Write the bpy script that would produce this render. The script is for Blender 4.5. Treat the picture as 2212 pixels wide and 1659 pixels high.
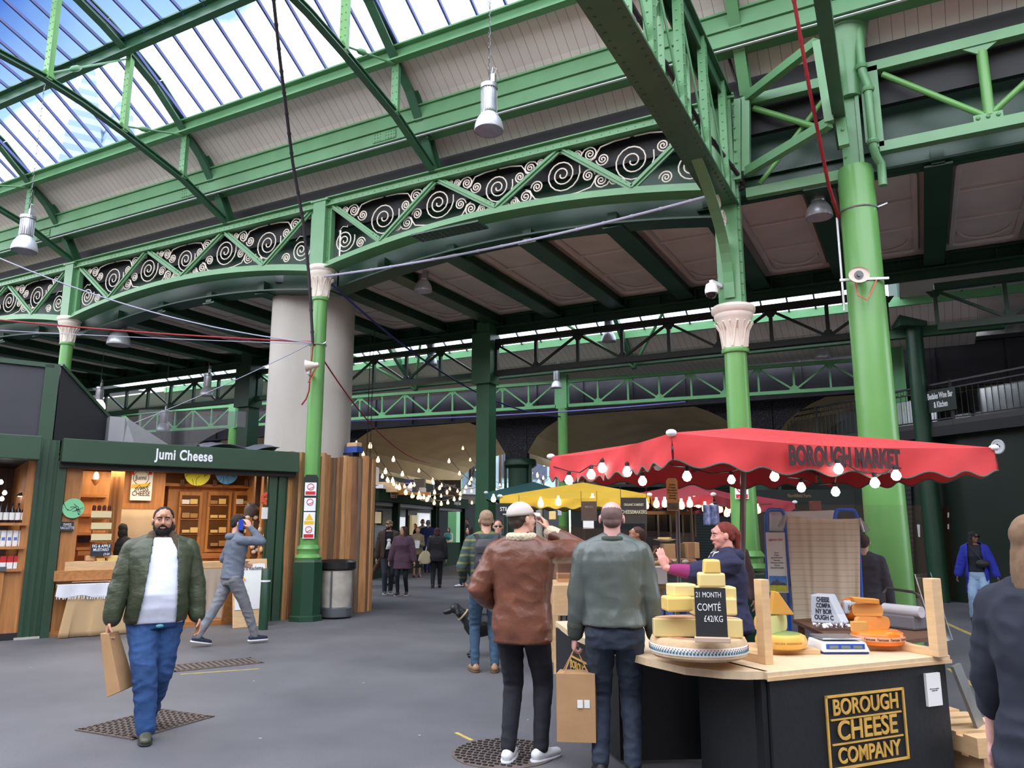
import bpy, bmesh, math, random
from mathutils import Vector, Matrix, noise
random.seed(7)
for o in list(bpy.data.objects): bpy.data.objects.remove(o)
C = bpy.context.scene.collection
BENCH = bpy.data.scenes.new('workbench')   # remeshing and text are evaluated here, away from the full scene
PI = math.pi
V = Vector
# ---------------------------------------------------------------- camera, sky, sun, exposure
PITCH, YAW, FPX, EYE = math.radians(10.57), math.radians(27.7), 1662.0, 1.6
cd = bpy.data.cameras.new('camera'); cam = bpy.data.objects.new('camera', cd); C.objects.link(cam)
cam.location = (0, 0, EYE); cam.rotation_euler = (PI/2+PITCH, 0, YAW)
cd.sensor_width = 36; cd.lens = FPX/2212*36; cd.clip_end = 1000
bpy.context.scene.camera = cam
vs = bpy.context.scene.view_settings
vs.view_transform = 'Standard'; vs.look = 'None'; vs.gamma = 1; vs.use_curve_mapping = False
vs.exposure = 0.3
def ray(x, y):
    a = (x-1106)/FPX; b = -(y-829.5)/FPX
    Y = math.cos(PITCH)-b*math.sin(PITCH); Z = math.sin(PITCH)+b*math.cos(PITCH)
    c, s = math.cos(YAW), math.sin(YAW)
    return V((a*c-Y*s, a*s+Y*c, Z))
O = V((0, 0, EYE))
def atz(x, y, z): r = ray(x, y); return O+r*((z-EYE)/r.z)
def atv(x, y, v): r = ray(x, y); return O+r*(v/r.y)
def atu(x, y, u): r = ray(x, y); return O+r*(u/r.x)
def atd(x, y, d): r = ray(x, y); return O+r*(d/(math.cos(PITCH)+(y-829.5)/FPX*math.sin(PITCH)))
def atp(x, y, p, n): r = ray(x, y); return O+r*((V(p)-O).dot(V(n))/r.dot(V(n)))
w = bpy.data.worlds.new('sky'); bpy.context.scene.world = w; w.use_nodes = True
nt = w.node_tree; N = nt.nodes; Lk = nt.links; N.clear()
out = N.new('ShaderNodeOutputWorld'); bg = N.new('ShaderNodeBackground'); Lk.new(bg.outputs[0], out.inputs[0])
tc = N.new('ShaderNodeTexCoord'); dp = N.new('ShaderNodeVectorMath'); dp.operation = 'DOT_PRODUCT'
Lk.new(tc.outputs['Generated'], dp.inputs[0]); dp.inputs[1].default_value = ray(0, 215).cross(ray(560, 0)).normalized()*-1
nz = N.new('ShaderNodeTexNoise'); nz.inputs['Scale'].default_value = 6; nz.inputs['Detail'].default_value = 5
Lk.new(tc.outputs['Generated'], nz.inputs['Vector'])
ma = N.new('ShaderNodeMath'); ma.operation = 'MULTIPLY_ADD'; Lk.new(nz.outputs[0], ma.inputs[0]); ma.inputs[1].default_value = .10; Lk.new(dp.outputs['Value'], ma.inputs[2])
sx_w = N.new('ShaderNodeVectorMath'); sx_w.operation = 'DOT_PRODUCT'; Lk.new(tc.outputs['Generated'], sx_w.inputs[0]); sx_w.inputs[1].default_value = (-math.cos(YAW)*.12, -math.sin(YAW)*.12, 0)
ad = N.new('ShaderNodeMath'); ad.operation = 'ADD'; Lk.new(ma.outputs[0], ad.inputs[0]); Lk.new(sx_w.outputs['Value'], ad.inputs[1])
mx = N.new('ShaderNodeValToRGB'); el = mx.color_ramp.elements; el[0].position = .082; el[0].color = (1, 1, 1, 1); el[1].position = .20; el[1].color = (.02, .055, .17, 1)
e = el.new(.100); e.color = (.14, .21, .27, 1); e = el.new(.27); e.color = (.05, .1, .25, 1); e = el.new(.36); e.color = (1, 1, 1, 1); Lk.new(ad.outputs[0], mx.inputs[0])
hs_ = N.new('ShaderNodeMix'); hs_.data_type = 'RGBA'; hs_.blend_type = 'MULTIPLY'; hs_.inputs[0].default_value = 1; Lk.new(mx.outputs[0], hs_.inputs[6]); hs_.inputs[7].default_value = (3.6, 3.75, 4.1, 1); mx = hs_
Lk.new(mx.outputs[2], bg.inputs[0]); bg.inputs[1].default_value = 1.0
# ---------------------------------------------------------------- materials
MT = {}
def mat(name, col, rough=.55, metal=0, var=0, vsc=3, bump=0, bsc=30, emit=None, es=1, alpha=None, trans=0, sheen=0, stretch=None, col2=None):
    if name in MT: return MT[name]
    m = bpy.data.materials.new(name); m.use_nodes = True; t = m.node_tree; b = t.nodes['Principled BSDF']
    b.inputs['Base Color'].default_value = (*col, 1); b.inputs['Roughness'].default_value = rough; b.inputs['Metallic'].default_value = metal
    if trans: b.inputs['Transmission Weight'].default_value = trans
    if sheen: b.inputs['Sheen Weight'].default_value = sheen
    if emit: b.inputs['Emission Color'].default_value = (*emit, 1); b.inputs['Emission Strength'].default_value = es
    if var or bump or col2:
        tc = t.nodes.new('ShaderNodeTexCoord'); mp = t.nodes.new('ShaderNodeMapping'); t.links.new(tc.outputs['Object'], mp.inputs[0])
        if stretch: mp.inputs['Scale'].default_value = stretch
    if var or col2:
        n = t.nodes.new('ShaderNodeTexNoise'); n.inputs['Scale'].default_value = vsc; n.inputs['Detail'].default_value = 5
        t.links.new(mp.outputs[0], n.inputs['Vector'])
        x = t.nodes.new('ShaderNodeMix'); x.data_type = 'RGBA'
        r = t.nodes.new('ShaderNodeMapRange'); r.inputs[1].default_value = .3; r.inputs[2].default_value = .7; t.links.new(n.outputs[0], r.inputs[0]); t.links.new(r.outputs[0], x.inputs[0])
        c2 = col2 or tuple(c*(1+var) for c in col); c1 = col if col2 else tuple(c*(1-var) for c in col)
        x.inputs[6].default_value = (*c1, 1); x.inputs[7].default_value = (*c2, 1)
        t.links.new(x.outputs[2], b.inputs['Base Color'])
    if bump:
        n = t.nodes.new('ShaderNodeTexNoise'); n.inputs['Scale'].default_value = bsc; n.inputs['Detail'].default_value = 4
        t.links.new(mp.outputs[0], n.inputs['Vector'])
        bp = t.nodes.new('ShaderNodeBump'); bp.inputs['Strength'].default_value = bump; bp.inputs['Distance'].default_value = .02
        t.links.new(n.outputs[0], bp.inputs['Height']); t.links.new(bp.outputs[0], b.inputs['Normal'])
    MT[name] = m; return m
def glassmat(name, tint=(1, 1, 1), refl=.12, rough=.05):
    if name in MT: return MT[name]
    m = bpy.data.materials.new(name); m.use_nodes = True; t = m.node_tree; t.nodes.clear()
    o = t.nodes.new('ShaderNodeOutputMaterial'); a = t.nodes.new('ShaderNodeBsdfTransparent'); g = t.nodes.new('ShaderNodeBsdfGlossy')
    a.inputs[0].default_value = (*tint, 1); g.inputs['Roughness'].default_value = rough
    x = t.nodes.new('ShaderNodeMixShader'); x.inputs[0].default_value = refl
    t.links.new(a.outputs[0], x.inputs[1]); t.links.new(g.outputs[0], x.inputs[2]); t.links.new(x.outputs[0], o.inputs[0])
    MT[name] = m; return m
def stripemat(name, c1, c2, scale, axis='X', width=.5, rough=.6, bump=0):
    # planks or stripes running across one axis of the object's own space
    m = bpy.data.materials.new(name); m.use_nodes = True; t = m.node_tree; b = t.nodes['Principled BSDF']; b.inputs['Roughness'].default_value = rough
    tc = t.nodes.new('ShaderNodeTexCoord'); s = t.nodes.new('ShaderNodeSeparateXYZ'); t.links.new(tc.outputs['Object'], s.inputs[0])
    k = t.nodes.new('ShaderNodeMath'); k.operation = 'MULTIPLY'; t.links.new(s.outputs[axis], k.inputs[0]); k.inputs[1].default_value = scale
    f = t.nodes.new('ShaderNodeMath'); f.operation = 'FRACT'; t.links.new(k.outputs[0], f.inputs[0])
    l = t.nodes.new('ShaderNodeMath'); l.operation = 'LESS_THAN'; t.links.new(f.outputs[0], l.inputs[0]); l.inputs[1].default_value = width
    n = t.nodes.new('ShaderNodeTexNoise'); n.inputs['Scale'].default_value = 1.3; t.links.new(tc.outputs['Object'], n.inputs['Vector'])
    x0 = t.nodes.new('ShaderNodeMix'); x0.data_type = 'RGBA'; t.links.new(n.outputs[0], x0.inputs[0])
    x0.inputs[6].default_value = (*[c*.85 for c in c1], 1); x0.inputs[7].default_value = (*[c*1.12 for c in c1], 1)
    x = t.nodes.new('ShaderNodeMix'); x.data_type = 'RGBA'; t.links.new(l.outputs[0], x.inputs[0]); t.links.new(x0.outputs[2], x.inputs[6])
    x.inputs[7].default_value = (*c2, 1)
    t.links.new(x.outputs[2], b.inputs['Base Color']); MT[name] = m; return m
def G(r, g, b):   # sRGB 0-255 to linear
    f = lambda c: (c/255/12.92) if c <= 10.3 else ((c/255+.055)/1.055)**2.4
    return (f(r), f(g), f(b))
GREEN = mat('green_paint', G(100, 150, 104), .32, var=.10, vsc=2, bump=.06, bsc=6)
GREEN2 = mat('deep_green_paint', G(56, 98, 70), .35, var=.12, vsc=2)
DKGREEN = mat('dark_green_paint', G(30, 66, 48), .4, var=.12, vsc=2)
KGREEN = mat('kiosk_green_paint', G(46, 72, 54), .45, var=.1, vsc=1.5)
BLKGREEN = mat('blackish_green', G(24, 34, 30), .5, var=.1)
COLG = mat('column_green_paint', G(104, 160, 88), .3, var=.07, vsc=1.5)
CREAM = mat('cream_paint', G(232, 220, 206), .45, var=.05, vsc=8, bump=.1)
BOARD = stripemat('cream_roof_boards', G(222, 212, 202), G(160, 148, 140), 1/.16, 'X', .06)
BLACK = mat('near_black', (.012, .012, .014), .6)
STEEL = mat('galvanised_metal', G(190, 192, 196), .28, .85, var=.1, vsc=12)
GREY = mat('grey_metal', G(110, 112, 116), .4, .6)
CONC = mat('concrete', G(186, 180, 172), .85, var=.1, vsc=1.5, bump=.25, bsc=18, stretch=(1, 1, .25))
PANEL = mat('painted_ceiling_panel', G(192, 184, 176), .8, var=.12, vsc=1.2)
WOOD = mat('stained_wood', G(176, 118, 66), .5, var=.22, vsc=5, stretch=(4, 4, .4), bump=.1, bsc=30)
WOODH = mat('stained_wood_across', G(176, 118, 66), .5, var=.22, vsc=5, stretch=(.5, 4, 6), bump=.1, bsc=30)
PINE = mat('pale_pine', G(214, 178, 134), .55, var=.1, vsc=6, stretch=(1, 1, 5), bump=.05)
PLY = mat('plywood', G(214, 190, 156), .5, var=.08, vsc=4, stretch=(5, 1, 1))
DKWOOD = mat('dark_brown_wood', G(92, 62, 42), .6, var=.2, vsc=4, stretch=(4, 4, .6))
WHITE = mat('white_surface', G(236, 238, 242), .6)
PAPER = mat('paper', G(232, 232, 230), .8)
SLATE = mat('slate_board', G(44, 50, 60), .7, var=.08)
KRAFT = mat('kraft_paper', G(176, 138, 98), .75, var=.08, vsc=5, bump=.25, bsc=9)
# ---------------------------------------------------------------- mesh helpers
def frame(z, up=V((0, 0, 1))):
    z = V(z).normalized(); up = V(up)
    if abs(z.dot(up)) > .98: up = V((0, 1, 0))
    x = up.cross(z).normalized(); y = z.cross(x)
    return x, y, z
class MB:
    def __init__(s): s.v = []; s.f = []
    def add(s, vs_, fs):
        n = len(s.v); s.v += [V(p) for p in vs_]; s.f += [tuple(i+n for i in f) for f in fs]; return s
    def hexa(s, p):  # eight corners: bottom 4, top 4
        return s.add(p, [(3, 2, 1, 0), (4, 5, 6, 7), (0, 1, 5, 4), (1, 2, 6, 5), (2, 3, 7, 6), (3, 0, 4, 7)])
    def box(s, c, d, M=None, rz=0):
        c = V(c); h = V(d)/2; R = Matrix.Rotation(rz, 3, 'Z')
        p = [R@V((sx*h.x, sy*h.y, sz*h.z))+c for sz in (-1, 1) for sx, sy in ((-1, -1), (1, -1), (1, 1), (-1, 1))]
        if M: p = [M@q for q in p]
        return s.hexa(p)
    def bar(s, a, b, w_, h_, up=(0, 0, 1)):   # rectangular bar, w_ across, h_ along up
        a = V(a); b = V(b); x, y, z = frame(b-a, up)
        p = [q+x*(sx*w_/2)+y*(sy*h_/2) for q in (a, b) for sx, sy in ((-1, -1), (1, -1), (1, 1), (-1, 1))]
        return s.hexa(p)
    def ibar(s, a, b, w_, h_, t=.02, up=(0, 0, 1)):
        a = V(a); b = V(b); x, y, z = frame(b-a, up)
        s.bar(a, b, t, h_-t, up); s.bar(a+y*(h_/2-t/2), b+y*(h_/2-t/2), w_, t, up); s.bar(a-y*(h_/2-t/2), b-y*(h_/2-t/2), w_, t, up); return s
    def tube(s, pts, r, n=8, cap=True, flat=None):
        pts = [V(p) for p in pts]; m = len(pts); rs = r if isinstance(r, (list, tuple)) else [r]*m
        base = len(s.v); px = None
        for i, p in enumerate(pts):
            d = (pts[min(i+1, m-1)]-pts[max(i-1, 0)])
            if d.length < 1e-9: d = V((0, 0, 1))
            d.normalize()
            if px is None: x, y, _ = frame(d)
            else:
                x = px-d*px.dot(d)
                if x.length < 1e-6: x, y, _ = frame(d)
                x.normalize(); y = d.cross(x)
            px = x
            for k in range(n):
                a = 2*PI*k/n; q = x*math.cos(a)+y*math.sin(a)
                s.v.append(p+q*rs[i])
        for i in range(m-1):
            for k in range(n):
                a = base+i*n+k; b = base+i*n+(k+1) % n; s.f.append((a, b, b+n, a+n))
        if cap: s.f.append(tuple(base+k for k in reversed(range(n)))); s.f.append(tuple(base+(m-1)*n+k for k in range(n)))
        return s
    def lathe(s, prof, c=(0, 0, 0), n=24, axis=None, sx=1, sy=1, rot=0):   # prof: (r, z)
        c = V(c); base = len(s.v); x, y, z = (V((1, 0, 0)), V((0, 1, 0)), V((0, 0, 1))) if axis is None else frame(axis)
        for r, h in prof:
            for k in range(n):
                a = 2*PI*k/n+rot; s.v.append(c+x*(r*math.cos(a)*sx)+y*(r*math.sin(a)*sy)+z*h)
        m = len(prof)
        for i in range(m-1):
            for k in range(n):
                a = base+i*n+k; b = base+i*n+(k+1) % n; s.f.append((a, b, b+n, a+n))
        s.f.append(tuple(base+k for k in reversed(range(n)))); s.f.append(tuple(base+(m-1)*n+k for k in range(n)))
        return s
    def ball(s, c, r, n=16, m=10, R=None):
        c = V(c); r = V(r) if not isinstance(r, (int, float)) else V((r, r, r)); base = len(s.v)
        for i in range(m+1):
            t = PI*i/m
            for k in range(n):
                a = 2*PI*k/n; q = V((math.sin(t)*math.cos(a)*r.x, math.sin(t)*math.sin(a)*r.y, math.cos(t)*r.z))
                if i in (0, m): q.x *= 1; q = q+V((math.cos(a), math.sin(a), 0))*1e-5
                if R: q = R@q
                s.v.append(c+q)
        for i in range(m):
            for k in range(n):
                a = base+i*n+k; b = base+i*n+(k+1) % n; s.f.append((a, a+n, b+n, b))
        s.f.append(tuple(base+k for k in range(n))); s.f.append(tuple(base+m*n+k for k in reversed(range(n))))
        return s
    def cap(s, a, b, ra, rb, n=12, fx=None, fs=1):   # tapered capsule, squashed by fs along fx
        a = V(a); b = V(b); L = (b-a).length
        if L < 1e-5: return s.ball(a, max(ra, rb))
        x, y, z = frame(b-a); base = len(s.v); rings = []
        for i in range(5): t = PI/2*(1-i/4); rings.append((ra*math.cos(t)+1e-5, a-z*ra*math.sin(t)))
        for i in range(1, 3): t = i/3; rings.append((ra+(rb-ra)*t, a+(b-a)*t))
        for i in range(5): t = PI/2*i/4; rings.append((rb*math.cos(t)+1e-5, b+z*rb*math.sin(t)))
        for r, c in rings:
            for k in range(n):
                t = 2*PI*k/n; q = (x*math.cos(t)+y*math.sin(t))*r
                if fx is not None: fv = V(fx).normalized(); q = q-fv*(q.dot(fv)*(1-fs))
                s.v.append(c+q)
        for i in range(len(rings)-1):
            for k in range(n):
                p = base+i*n+k; q = base+i*n+(k+1) % n; s.f.append((p, q, q+n, p+n))
        s.f.append(tuple(base+k for k in reversed(range(n)))); s.f.append(tuple(base+(len(rings)-1)*n+k for k in range(n)))
        return s
    def loft(s, rings, n=24, p=2.0):   # rings: (centre, ax vector half, ay vector half)
        base = len(s.v)
        for c, ax, ay in rings:
            for k in range(n):
                t = 2*PI*k/n; cx, sy = math.cos(t), math.sin(t)
                cx = math.copysign(abs(cx)**(2/p), cx); sy = math.copysign(abs(sy)**(2/p), sy)
                s.v.append(V(c)+V(ax)*cx+V(ay)*sy)
        for i in range(len(rings)-1):
            for k in range(n):
                a = base+i*n+k; b = base+i*n+(k+1) % n; s.f.append((a, b, b+n, a+n))
        s.f.append(tuple(base+k for k in reversed(range(n)))); s.f.append(tuple(base+(len(rings)-1)*n+k for k in range(n)))
        return s
    def prism(s, poly, a, b):   # poly in 3-D at offset a, extruded to offset b
        n = len(poly); a = V(a); b = V(b)
        return s.add([V(p)+a for p in poly]+[V(p)+b for p in poly], [tuple(reversed(range(n))), tuple(range(n, 2*n))]+[(i, (i+1) % n, (i+1) % n+n, i+n) for i in range(n)])
    def disc(s, c, n_, r, t, seg=28):
        return s.lathe([(r, 0), (r, t)], c, seg, axis=n_)
    def grid(s, f, nu, nv, close=False):   # f(i/nu, j/nv)
        base = len(s.v)
        for i in range(nu+1):
            for j in range(nv+1): s.v.append(V(f(i/nu, j/nv)))
        for i in range(nu):
            for j in range(nv):
                a = base+i*(nv+1)+j; s.f.append((a, a+nv+1, a+nv+2, a+1))
        return s
    def rivets(s, pts, nrm, r=.02):
        for p in pts: s.lathe([(r, 0), (r*.8, r*.5), (r*.3, r*.75)], p, 6, axis=nrm)
        return s
    def mul(s, M): s.v = [M@p for p in s.v]; return s
    def build(s, name, m, parent=None, smooth=False, bevel=0, solid=0, keep=False):
        me = bpy.data.meshes.new(name)
        if parent is not None:
            org = parent.matrix_world if False else None
            Mi = world_of(parent).inverted(); vv = [Mi@p for p in s.v]; loc = V((0, 0, 0))
        else:
            if keep: loc = V((0, 0, 0))
            else:
                xs = [p.x for p in s.v]; ys = [p.y for p in s.v]; zs = [p.z for p in s.v]
                loc = V(((min(xs)+max(xs))/2, (min(ys)+max(ys))/2, min(zs)))
            vv = [p-loc for p in s.v]
        me.from_pydata(vv, [], s.f); me.update()
        bm = bmesh.new(); bm.from_mesh(me); bmesh.ops.recalc_face_normals(bm, faces=bm.faces); bm.to_mesh(me); bm.free()
        if m: me.materials.append(m)
        o = bpy.data.objects.new(name, me); C.objects.link(o); o.location = loc
        if parent is not None: o.parent = parent
        if smooth:
            me.polygons.foreach_set('use_smooth', [True]*len(me.polygons))
            if smooth != 2:
                try: me.set_sharp_from_angle(angle=math.radians(38))
                except Exception: pass
        if solid:
            md = o.modifiers.new('solidify', 'SOLIDIFY'); md.thickness = solid; md.offset = 0
        if bevel:
            md = o.modifiers.new('bevel', 'BEVEL'); md.width = bevel; md.segments = 2; md.limit_method = 'ANGLE'
        return o
def world_of(o):
    M = Matrix.LocRotScale(o.location, o.rotation_euler, o.scale)
    return world_of(o.parent)@M if o.parent else M
def thing(name, label, cat, loc=(0, 0, 0), rz=0, group=None):
    o = bpy.data.objects.new(name, None); C.objects.link(o); o.location = loc; o.rotation_euler = (0, 0, rz); o.empty_display_size = .1
    return tag(o, label, cat, group)
def tag(o, label, cat, group=None):
    o['label'] = label; o['category'] = cat
    if group: o['group'] = group
    return o
def struct(o): o['kind'] = 'structure'; return o
def copy_tree(o, parent=None):
    c = o.copy(); C.objects.link(c)
    if parent: c.parent = parent
    for ch in [x for x in bpy.data.objects if x.parent == o]: copy_tree(ch, c)
    return c
def children_of(o): return [x for x in bpy.data.objects if x.parent == o]
def lettering(txt, m, M, size, parent=None, bold=0, sx=1, ext=.002, align='CENTER', name='lettering', spacing=1, line=1.0, curve=None):
    c = bpy.data.curves.new(name, 'FONT'); c.body = txt; c.size = size; c.extrude = ext; c.offset = bold; c.align_x = align; c.align_y = 'CENTER'
    c.space_character = spacing; c.space_line = line; c.resolution_u = 4
    t = bpy.data.objects.new('tmp', c); BENCH.collection.objects.link(t); BENCH.view_layers[0].update(); dg = BENCH.view_layers[0].depsgraph
    me = bpy.data.meshes.new_from_object(t.evaluated_get(dg)); bpy.data.objects.remove(t)
    mb = MB(); vv = [V((p.co.x*sx, p.co.y, p.co.z)) for p in me.vertices]; ff = [tuple(p.vertices) for p in me.polygons]
    if curve: vv = [curve(p) for p in vv]
    mb.v = [M@p for p in vv]; mb.f = ff
    bpy.data.meshes.remove(me)
    return mb.build(name, m, parent)
def plane_M(o, x, z=(0, 0, 1)):   # text frame: origin o, reading direction x, upward z
    x = V(x).normalized(); z = V(z).normalized(); n = x.cross(z); 
    return Matrix.Translation(V(o))@Matrix((x, z, n)).transposed().to_4x4()
def catenary(a, b, sag, n=16): a = V(a); b = V(b); return [a.lerp(b, i/n)-V((0, 0, sag*4*(i/n)*(1-i/n))) for i in range(n+1)]
def lerp(a, b, t): return a+(b-a)*t
# ================================================================= the market's iron frame
ROW = 10.73; BAY = 7.67; UA, UB, UC = -9.73, -2.11, -17.45; ZS, ZT = 6.48, 7.78
def column(u, v, ztop, zcap, r, label, plinth=True, sign=False):
    t = thing('iron_column', label, 'column', (u, v, 0), 0, 'iron columns of the hall')
    b = MB()
    if plinth:
        b.lathe([(.30, 0), (.30, .08), (.265, .1), (.265, 1.0), (.24, 1.04)], (u, v, 0), 8, rot=PI/8); b.build('plinth', DKGREEN, t)
    b = MB(); b.lathe([(r*1.5, 1.04), (r*1.65, 1.08), (r*1.5, 1.12), (r*1.3, 1.14), (r*1.3, 1.2), (r*1.45, 1.23), (r*1.3, 1.27), (r*1.12, 1.3), (r*1.08, 1.5), (r*.98, 2.6), (r*.92, zcap-.68), (r*1.1, zcap-.67), (r*1.15, zcap-.64), (r*1.1, zcap-.61)], (u, v, 0), 28)
    b.build('shaft', COLG, t, smooth=True)
    b = MB(); z = zcap-.62
    b.lathe([(r*1.0, z), (r*1.02, z+.1), (r*1.15, z+.28), (r*1.5, z+.43), (r*1.62, z+.46), (r*1.62, z+.5), (r*1.8, z+.53), (r*1.85, z+.58), (r*1.7, z+.62)], (u, v, 0), 28)
    for k in range(8):     # leaf relief around the bell
        a = k*PI/4
        for q in (-.22, 0, .22):
            pts = [(u+math.cos(a+q*s)*rr*r*1.0, v+math.sin(a+q*s)*rr*r*1.0, z+h) for h, rr, s in ((.03, 1.02, .2), (.15, 1.08, .8), (.27, 1.2, 1.2), (.36, 1.5, 1.7), (.37, 1.62, 1.9))]
            b.tube(pts, .012, 5)
    b.build('capital', CREAM, t, smooth=True)
    b = MB()
    if ztop > zcap+.2:
        b.box((u, v, (ztop+zcap)/2), (.30, .30, ztop-zcap)); b.box((u, v, (ztop+zcap)/2), (.36, .12, ztop-zcap)); b.box((u, v, ztop), (.42, .34, .04))
        for sx in (-.165, .165): b.rivets([(u+sx, v-.06, zcap+.15+.16*i) for i in range(int((ztop-zcap-.2)/.16))], (0, -1, 0), .016)
        b.build('box_stanchion', GREEN, t)
    return t
ca = column(UA, ROW, ZT, ZS, .145, 'green iron column with white capital and a strip of warning signs, before the log wall')
cb = column(UB, ROW, ZT, 4.66, .165, 'green iron column with low white leaf capital behind the cheese stall')
cc = column(UC, ROW, ZT, ZS, .145, 'green iron column with white capital rising behind the kiosk roofs at far left')
# warning strip on the column by the logs
sg = thing('safety_sign', 'tall dark board of four warning notices strapped on the column by the log wall', 'sign', (UA+.03, ROW-.17, 1.4))
d2c = V((.62, -.78, 0)); sx_ = V((.78, .62, 0)); c0 = V((UA, ROW, 0))+d2c*.175
b = MB(); b.prism([c0+sx_*x+V((0, 0, z)) for x, z in ((-.13, 1.43), (.13, 1.43), (.13, 2.47), (.09, 2.53), (-.09, 2.53), (-.13, 2.47))], (0, 0, 0), d2c*.015); b.build('board', BLKGREEN, sg)
RED = mat('sign_red', G(196, 40, 44), .5); YEL = mat('sign_yellow', G(232, 190, 50), .5); INK = mat('ink', (.02, .02, .025), .6)
for i, (zc, kc) in enumerate(((2.27, RED), (2.0, None), (1.75, YEL), (1.52, RED))):
    b = MB(); b.prism([c0+sx_*x+V((0, 0, zc+z)) for x, z in ((-.1, -.11), (.1, -.11), (.1, .12), (-.1, .12))], d2c*.015, d2c*.02); nsg = b.build('notice', WHITE, sg)
    b = MB()
    if i == 2: b.prism([c0+sx_*x+V((0, 0, zc+z)) for x, z in ((-.07, -.02), (.07, -.02), (0, .1))], d2c*.02, d2c*.023); b.build('warning_triangle', YEL, nsg)
    else: b.tube([c0+d2c*.023+sx_*(math.cos(k*PI/10)*.055)+V((0, 0, zc+.045+math.sin(k*PI/10)*.055)) for k in range(21)]+[c0+d2c*.023+sx_*-.04+V((0, 0, zc+.005))], .006, 5); b.build('prohibition_ring', RED, nsg)
    if kc:
        b = MB(); b.prism([c0+sx_*x+V((0, 0, zc+z)) for x, z in ((-.085, -.095), (.085, -.095), (.085, -.035), (-.085, -.035))], d2c*.02, d2c*.023); b.build('caption_band', kc, nsg)
# ---- ornate arched girders
def zarch(t): return ZS+.36*(1-(2*t-1)**2)
SCR = mat('scroll_cream', G(236, 222, 210), .4)
def spiral(cx, cz, r, turns, a0, sgn, n=0, r0=.1):
    n = int(turns*16)
    return [(cx+math.cos(a0+sgn*2*PI*turns*i/n)*r*(1-(1-r0)*(i/n)**.85), cz+math.sin(a0+sgn*2*PI*turns*i/n)*r*(1-(1-r0)*(i/n)**.85)) for i in range(n+1)]
def scrolls(mb, tri, up, v):
    # tri: three (u, z) corners; one large spiral, s-curves to smaller ones on both sides
    (x0, z0), (x1, z1), (x2, z2) = tri
    zb = (z0+z1)/2; cx = x2*.5+(x0+x1)*.25; h = abs(z2-zb); wd = abs(x1-x0); s = 1 if up else -1
    R = min(h*.40, wd*.22); cz = zb+s*(R*1.12+.02)
    P = lambda L: [V((x, v, z)) for x, z in L]
    def add(L, r=.0135): mb.tube(P(L), r, 5)
    add(spiral(cx, cz, R, 2.6, s*PI/2*0+PI*.1, -1))
    W = wd/2
    for k in (-1, 1):
        X = lambda f: cx+k*f
        r1 = min(.115, h*.15); x1 = R+r1*1.15; z1_ = zb+s*(h*.5*(1-x1/W)+r1*.2)
        add(spiral(X(x1), z1_, r1, 2.2, PI/2*(1-k), k*s))
        r2 = min(.12, h*.15); x2_ = R+r2*2.9; z2_ = zb+s*(r2*1.1+.01)
        if x2_+r2 < W*.95:
            add(spiral(X(x2_), z2_, r2, 2.2, -s*PI/2, -k*s)); add([(X(R*.1), zb+s*.01), (X(R*.8), zb+s*.015), (X(x2_-r2*1.5), zb+s*r2*.5), (X(x2_-r2*1.02), z2_), (X(x2_-r2*.7), z2_+s*r2*.7), (X(x2_), z2_+s*r2)])
            r3 = r2*.72; x3 = x2_+r2*1.1+r3*1.0; 
            if x3+r3 < W: add(spiral(X(x3), zb+s*(r3*1.1), r3, 2.0, s*PI/2, k*s)); add([(X(x2_), z2_-s*r2), (X(x2_+r2*.8), z2_-s*r2*.8), (X(x3-r3), zb+s*r3*1.1), (X(x3), zb+s*r3*2.1)])
            r4 = r3*.6; x4 = x3+r3+r4*1.1
            if x4+r4 < W: add(spiral(X(x4), zb+s*r4*1.1, r4, 1.7, -s*PI/2, -k*s))
    add([(cx-R*.6, cz+s*R*.85), (cx-R*.2, cz+s*R*1.18), (cx+R*.25, cz+s*R*1.05), (cx+R*.2, cz+s*R*1.2)], .008)
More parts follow.
